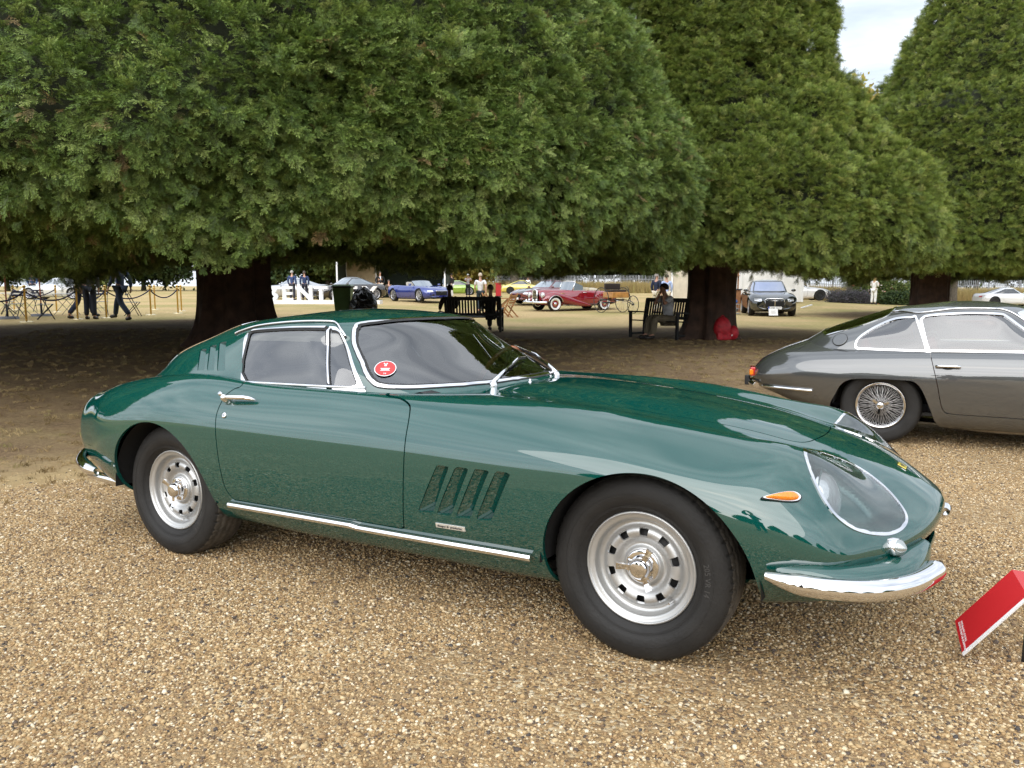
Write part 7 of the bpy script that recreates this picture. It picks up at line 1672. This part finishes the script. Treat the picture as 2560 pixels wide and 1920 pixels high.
def build_planting():
    G1=varied_mat('leaf_green',[(0,(.05,.08,.02)),(.5,(.10,.14,.035)),(1,(.17,.20,.05))],.6,.3,.3); G2=varied_mat('leaf_dark',[(0,(.02,.04,.014)),(.6,(.045,.075,.022)),(1,(.08,.11,.03))],.6,.3,.25)
    G3=varied_mat('leaf_yellow',[(0,(.20,.19,.04)),(.5,(.34,.28,.06)),(1,(.44,.36,.12))],.6,.3,.3); G4=varied_mat('leaf_lavender',[(0,(.06,.07,.05)),(1,(.14,.12,.15))],.7,.2,.2)
    FL=varied_mat('petals',[(0,(.7,.45,.45)),(.4,(.75,.7,.62)),(.7,(.7,.3,.15)),(1,(.6,.08,.1))],.7,.2,.2)
    S1=[leaf_mesh('clump',G1,46,.34,k) for k in range(3)]; S2=[leaf_mesh('clump',G2,46,.34,k+5) for k in range(3)]; S3=[leaf_mesh('clump',G3,46,.34,k+9) for k in range(3)]; S4=[leaf_mesh('clump',G4,40,.22,k+12) for k in range(2)]; SF=[leaf_mesh('clump',FL,3,.30,22)]
    # far belt of trees
    k=0
    for px,D,h,r,S,tx in [(20,120,15,7,S2,'at the far left, behind the parasols'),(200,112,13,6,S1,'far behind the walking men'),(360,125,16,7,S2,'far behind the rope posts'),(640,118,14,6.5,S2,'far behind the letter B'),(820,122,15,7,S1,'far behind the tan canvas'),(1010,118,15,7,S2,'far behind the dark marquee'),(1160,112,11,6,S3,'yellowing, above the photographer'),(1290,124,14,6.5,S1,'far behind the yellow coupe'),(1390,128,15,7,S2,'far behind the maroon convertible'),(1560,120,15,7,S2,'far behind the three-wheeler'),(1700,118,15,7,S2,'far behind the pale stand'),(1850,112,15,7,S2,'far behind the white marquee'),(2010,116,14,6.5,S2,'far behind the white coupe with black wheels'),(2158,105,26,5.5,S3,'tall and pale, showing in the gap of sky between the yews'),(2300,118,14,7,S2,'far behind the rose bed'),(2440,116,15,7,S2,'far behind the fence at right'),(2590,112,15,7,S2,'at the far right edge')]:
        x,y,z=bgloc(px,D); leafy_tree('broadleaf_tree',('broadleaf tree '+tx) if 'tall' not in tx and 'yellowing' not in tx else 'broadleaf tree, '+tx,(x,y,z),h,r,S,1500,k+30,2.0 if h<20 else 9.,.3,'trees beyond the show ground',1.9); k+=1
    # slim lime trunks near the fence
    for px,D,l in ((2126,57,'slim grey tree trunk left of the rose bush'),(2382,58,'slim grey tree trunk right of the clipped yew trunk'),(1288,92,'left of the two slim trunks above the yellow coupe'),(1322,93,'right of the two slim trunks above the yellow coupe')):
        x,y,z=bgloc(px,D); leafy_tree('lime_tree',l,(x,y,z),9.5,2.6,S2,700,int(px)%50,3.6,.26 if px>2000 else .5,'slim trees near the fence',1.3)
    # rose bed
    x,y,z=bgloc(2215,52); bush('rose_bush','tall rose bush with scattered pale blooms behind the white jumpsuit woman',(x-.6,y,z),2.4,1.4,1.7,S1+SF,1300,'shrub',None,.42)
    bush('rose_bush','low spreading rose bush between the woman and the yew trunk',(x+1.6,y,z),2.6,1.4,1.2,S1+SF+S2,1100,'shrub',None,.42)
    for px,l in ((2110,'low lavender clump at the left end of the rose bed'),(2150,'low lavender clump in front of the tall rose bush'),(2235,'low dark shrub right of the jumpsuit woman'),(2280,'low dark shrub by the yew trunk at right')):
        x,y,z=bgloc(px,49.5); bush('low_shrub',l,(x,y,z),1.8,.9,.55,S4 if px<2200 else S2,500,'shrub','low planting along the rose bed',.34)
    # dry grass verge along the fence
    m=varied_mat('tall_dry_grass',[(0,(.30,.22,.09)),(.5,(.45,.34,.15)),(1,(.30,.27,.10))],.8,.2,.25); src=[]
    for q in range(3):
        r=np.random.default_rng(70+q); V=[];F=[]
        for i in range(26):
            px_,py_=r.normal(0,.35,2); l=r.uniform(.6,1.1); a=r.uniform(0,6.28); b=len(V); V+=[(px_-.02,py_,0),(px_+.02,py_,0),(px_+.15*math.cos(a),py_+.15*math.sin(a),l)]; F.append((b,b+1,b+2))
        src.append(raw_mesh('verge_tuft',V,F,m))
    n=5200; x=RNG.uniform(-4,62,n); y=94-.30*x+RNG.normal(0,1.0,n); sp=(x>20); y=np.where(sp,70+RNG.normal(0,1.3,n)-.02*x,y); z=terrain(x,y)
    o=scatter('tall_grass',np.stack([x,y,z],1),np.stack([np.zeros(n),np.zeros(n),RNG.uniform(0,6.28,n)],1),RNG.uniform(.9,1.5,n),RNG.integers(0,3,n),src); tag(o,'tall dry grass growing along the foot of the fence','grass',kind='stuff')
    # grey palisade fence, panels with joined pales (a few pixels each)
    PM=mat('palisade_grey',(.30,.31,.32),.5,.4); r=empty('palisade_fence',label='long grey metal palisade fence behind the lawn',cat='fence',kind='thing')
    pts=[(-2.,96.),(20.,90.),(24.,74.),(66.,72.)]
    for (x0,y0),(x1,y1) in zip(pts,pts[1:]):
        L=math.hypot(x1-x0,y1-y0); n=max(1,int(L/2.75))
        for k in range(n):
            ax,ay=x0+(x1-x0)*k/n,y0+(y1-y0)*k/n; bx,by=x0+(x1-x0)*(k+1)/n,y0+(y1-y0)*(k+1)/n; za,zb_=gz(ax,ay),gz(bx,by)
            b=MB()
            for q in range(17):
                t=(q+.5)/17; px_,py_,pz=ax+(bx-ax)*t,ay+(by-ay)*t,za+(zb_-za)*t; b.box((px_,py_-.04,pz+.98),(.065,.012,1.9)); b.add([(px_-.032,py_-.04,pz+1.93),(px_+.032,py_-.04,pz+1.93),(px_,py_-.04,pz+2.05)],[(0,1,2)])
            s=b.build('fence_pales',PM,r); s['kind']='stuff'
            for zz in (.4,1.55): b=MB(); b.bar((ax,ay,za+zz),(bx,by,zb_+zz),.05); b.build('rail',PM,r)
            b=MB(); b.bar((ax,ay+.05,za),(ax,ay+.05,za+2.0),.09); b.build('post',PM,r)
    # trees behind the photographer, seen in the paint
    SPB=[spray_mesh(40,YEW,.12,.05,.05,.8),spray_mesh(41,YEW,.12,.05,.05,.8)]
    for i,(x,y,h,rad) in enumerate([(-52,-38,11,6),(-36,-46,12,6.5),(-20,-50,11,6),(-5,-54,12,6.5),(11,-52,11,6),(27,-48,12,6.5),(43,-42,11,6),(56,-24,12,6.5)]):
        lb=Lobe((x,y),[(1.4,rad*.8),(2.2,rad),(4,rad*.95),(7,rad*.7),(h-1,rad*.25),(h,.1)],20+i)
        yew('yew_tree','clipped yew in the row behind the photographer, mirrored in the green paint',Vector((x,y,0)),[lb],.5,[2600],SPB,1.0,30+i,.3)
    for o in bpy.data.objects:
        if o.name.startswith('yew_tree') and 'mirrored' in o.get('label',''): o['group']='yews behind the photographer'
build_ground(); build_gravel(); build_grass(); build_yews()
build_green(); build_grey(); build_show_cars(); build_people(); build_props(); build_planting()
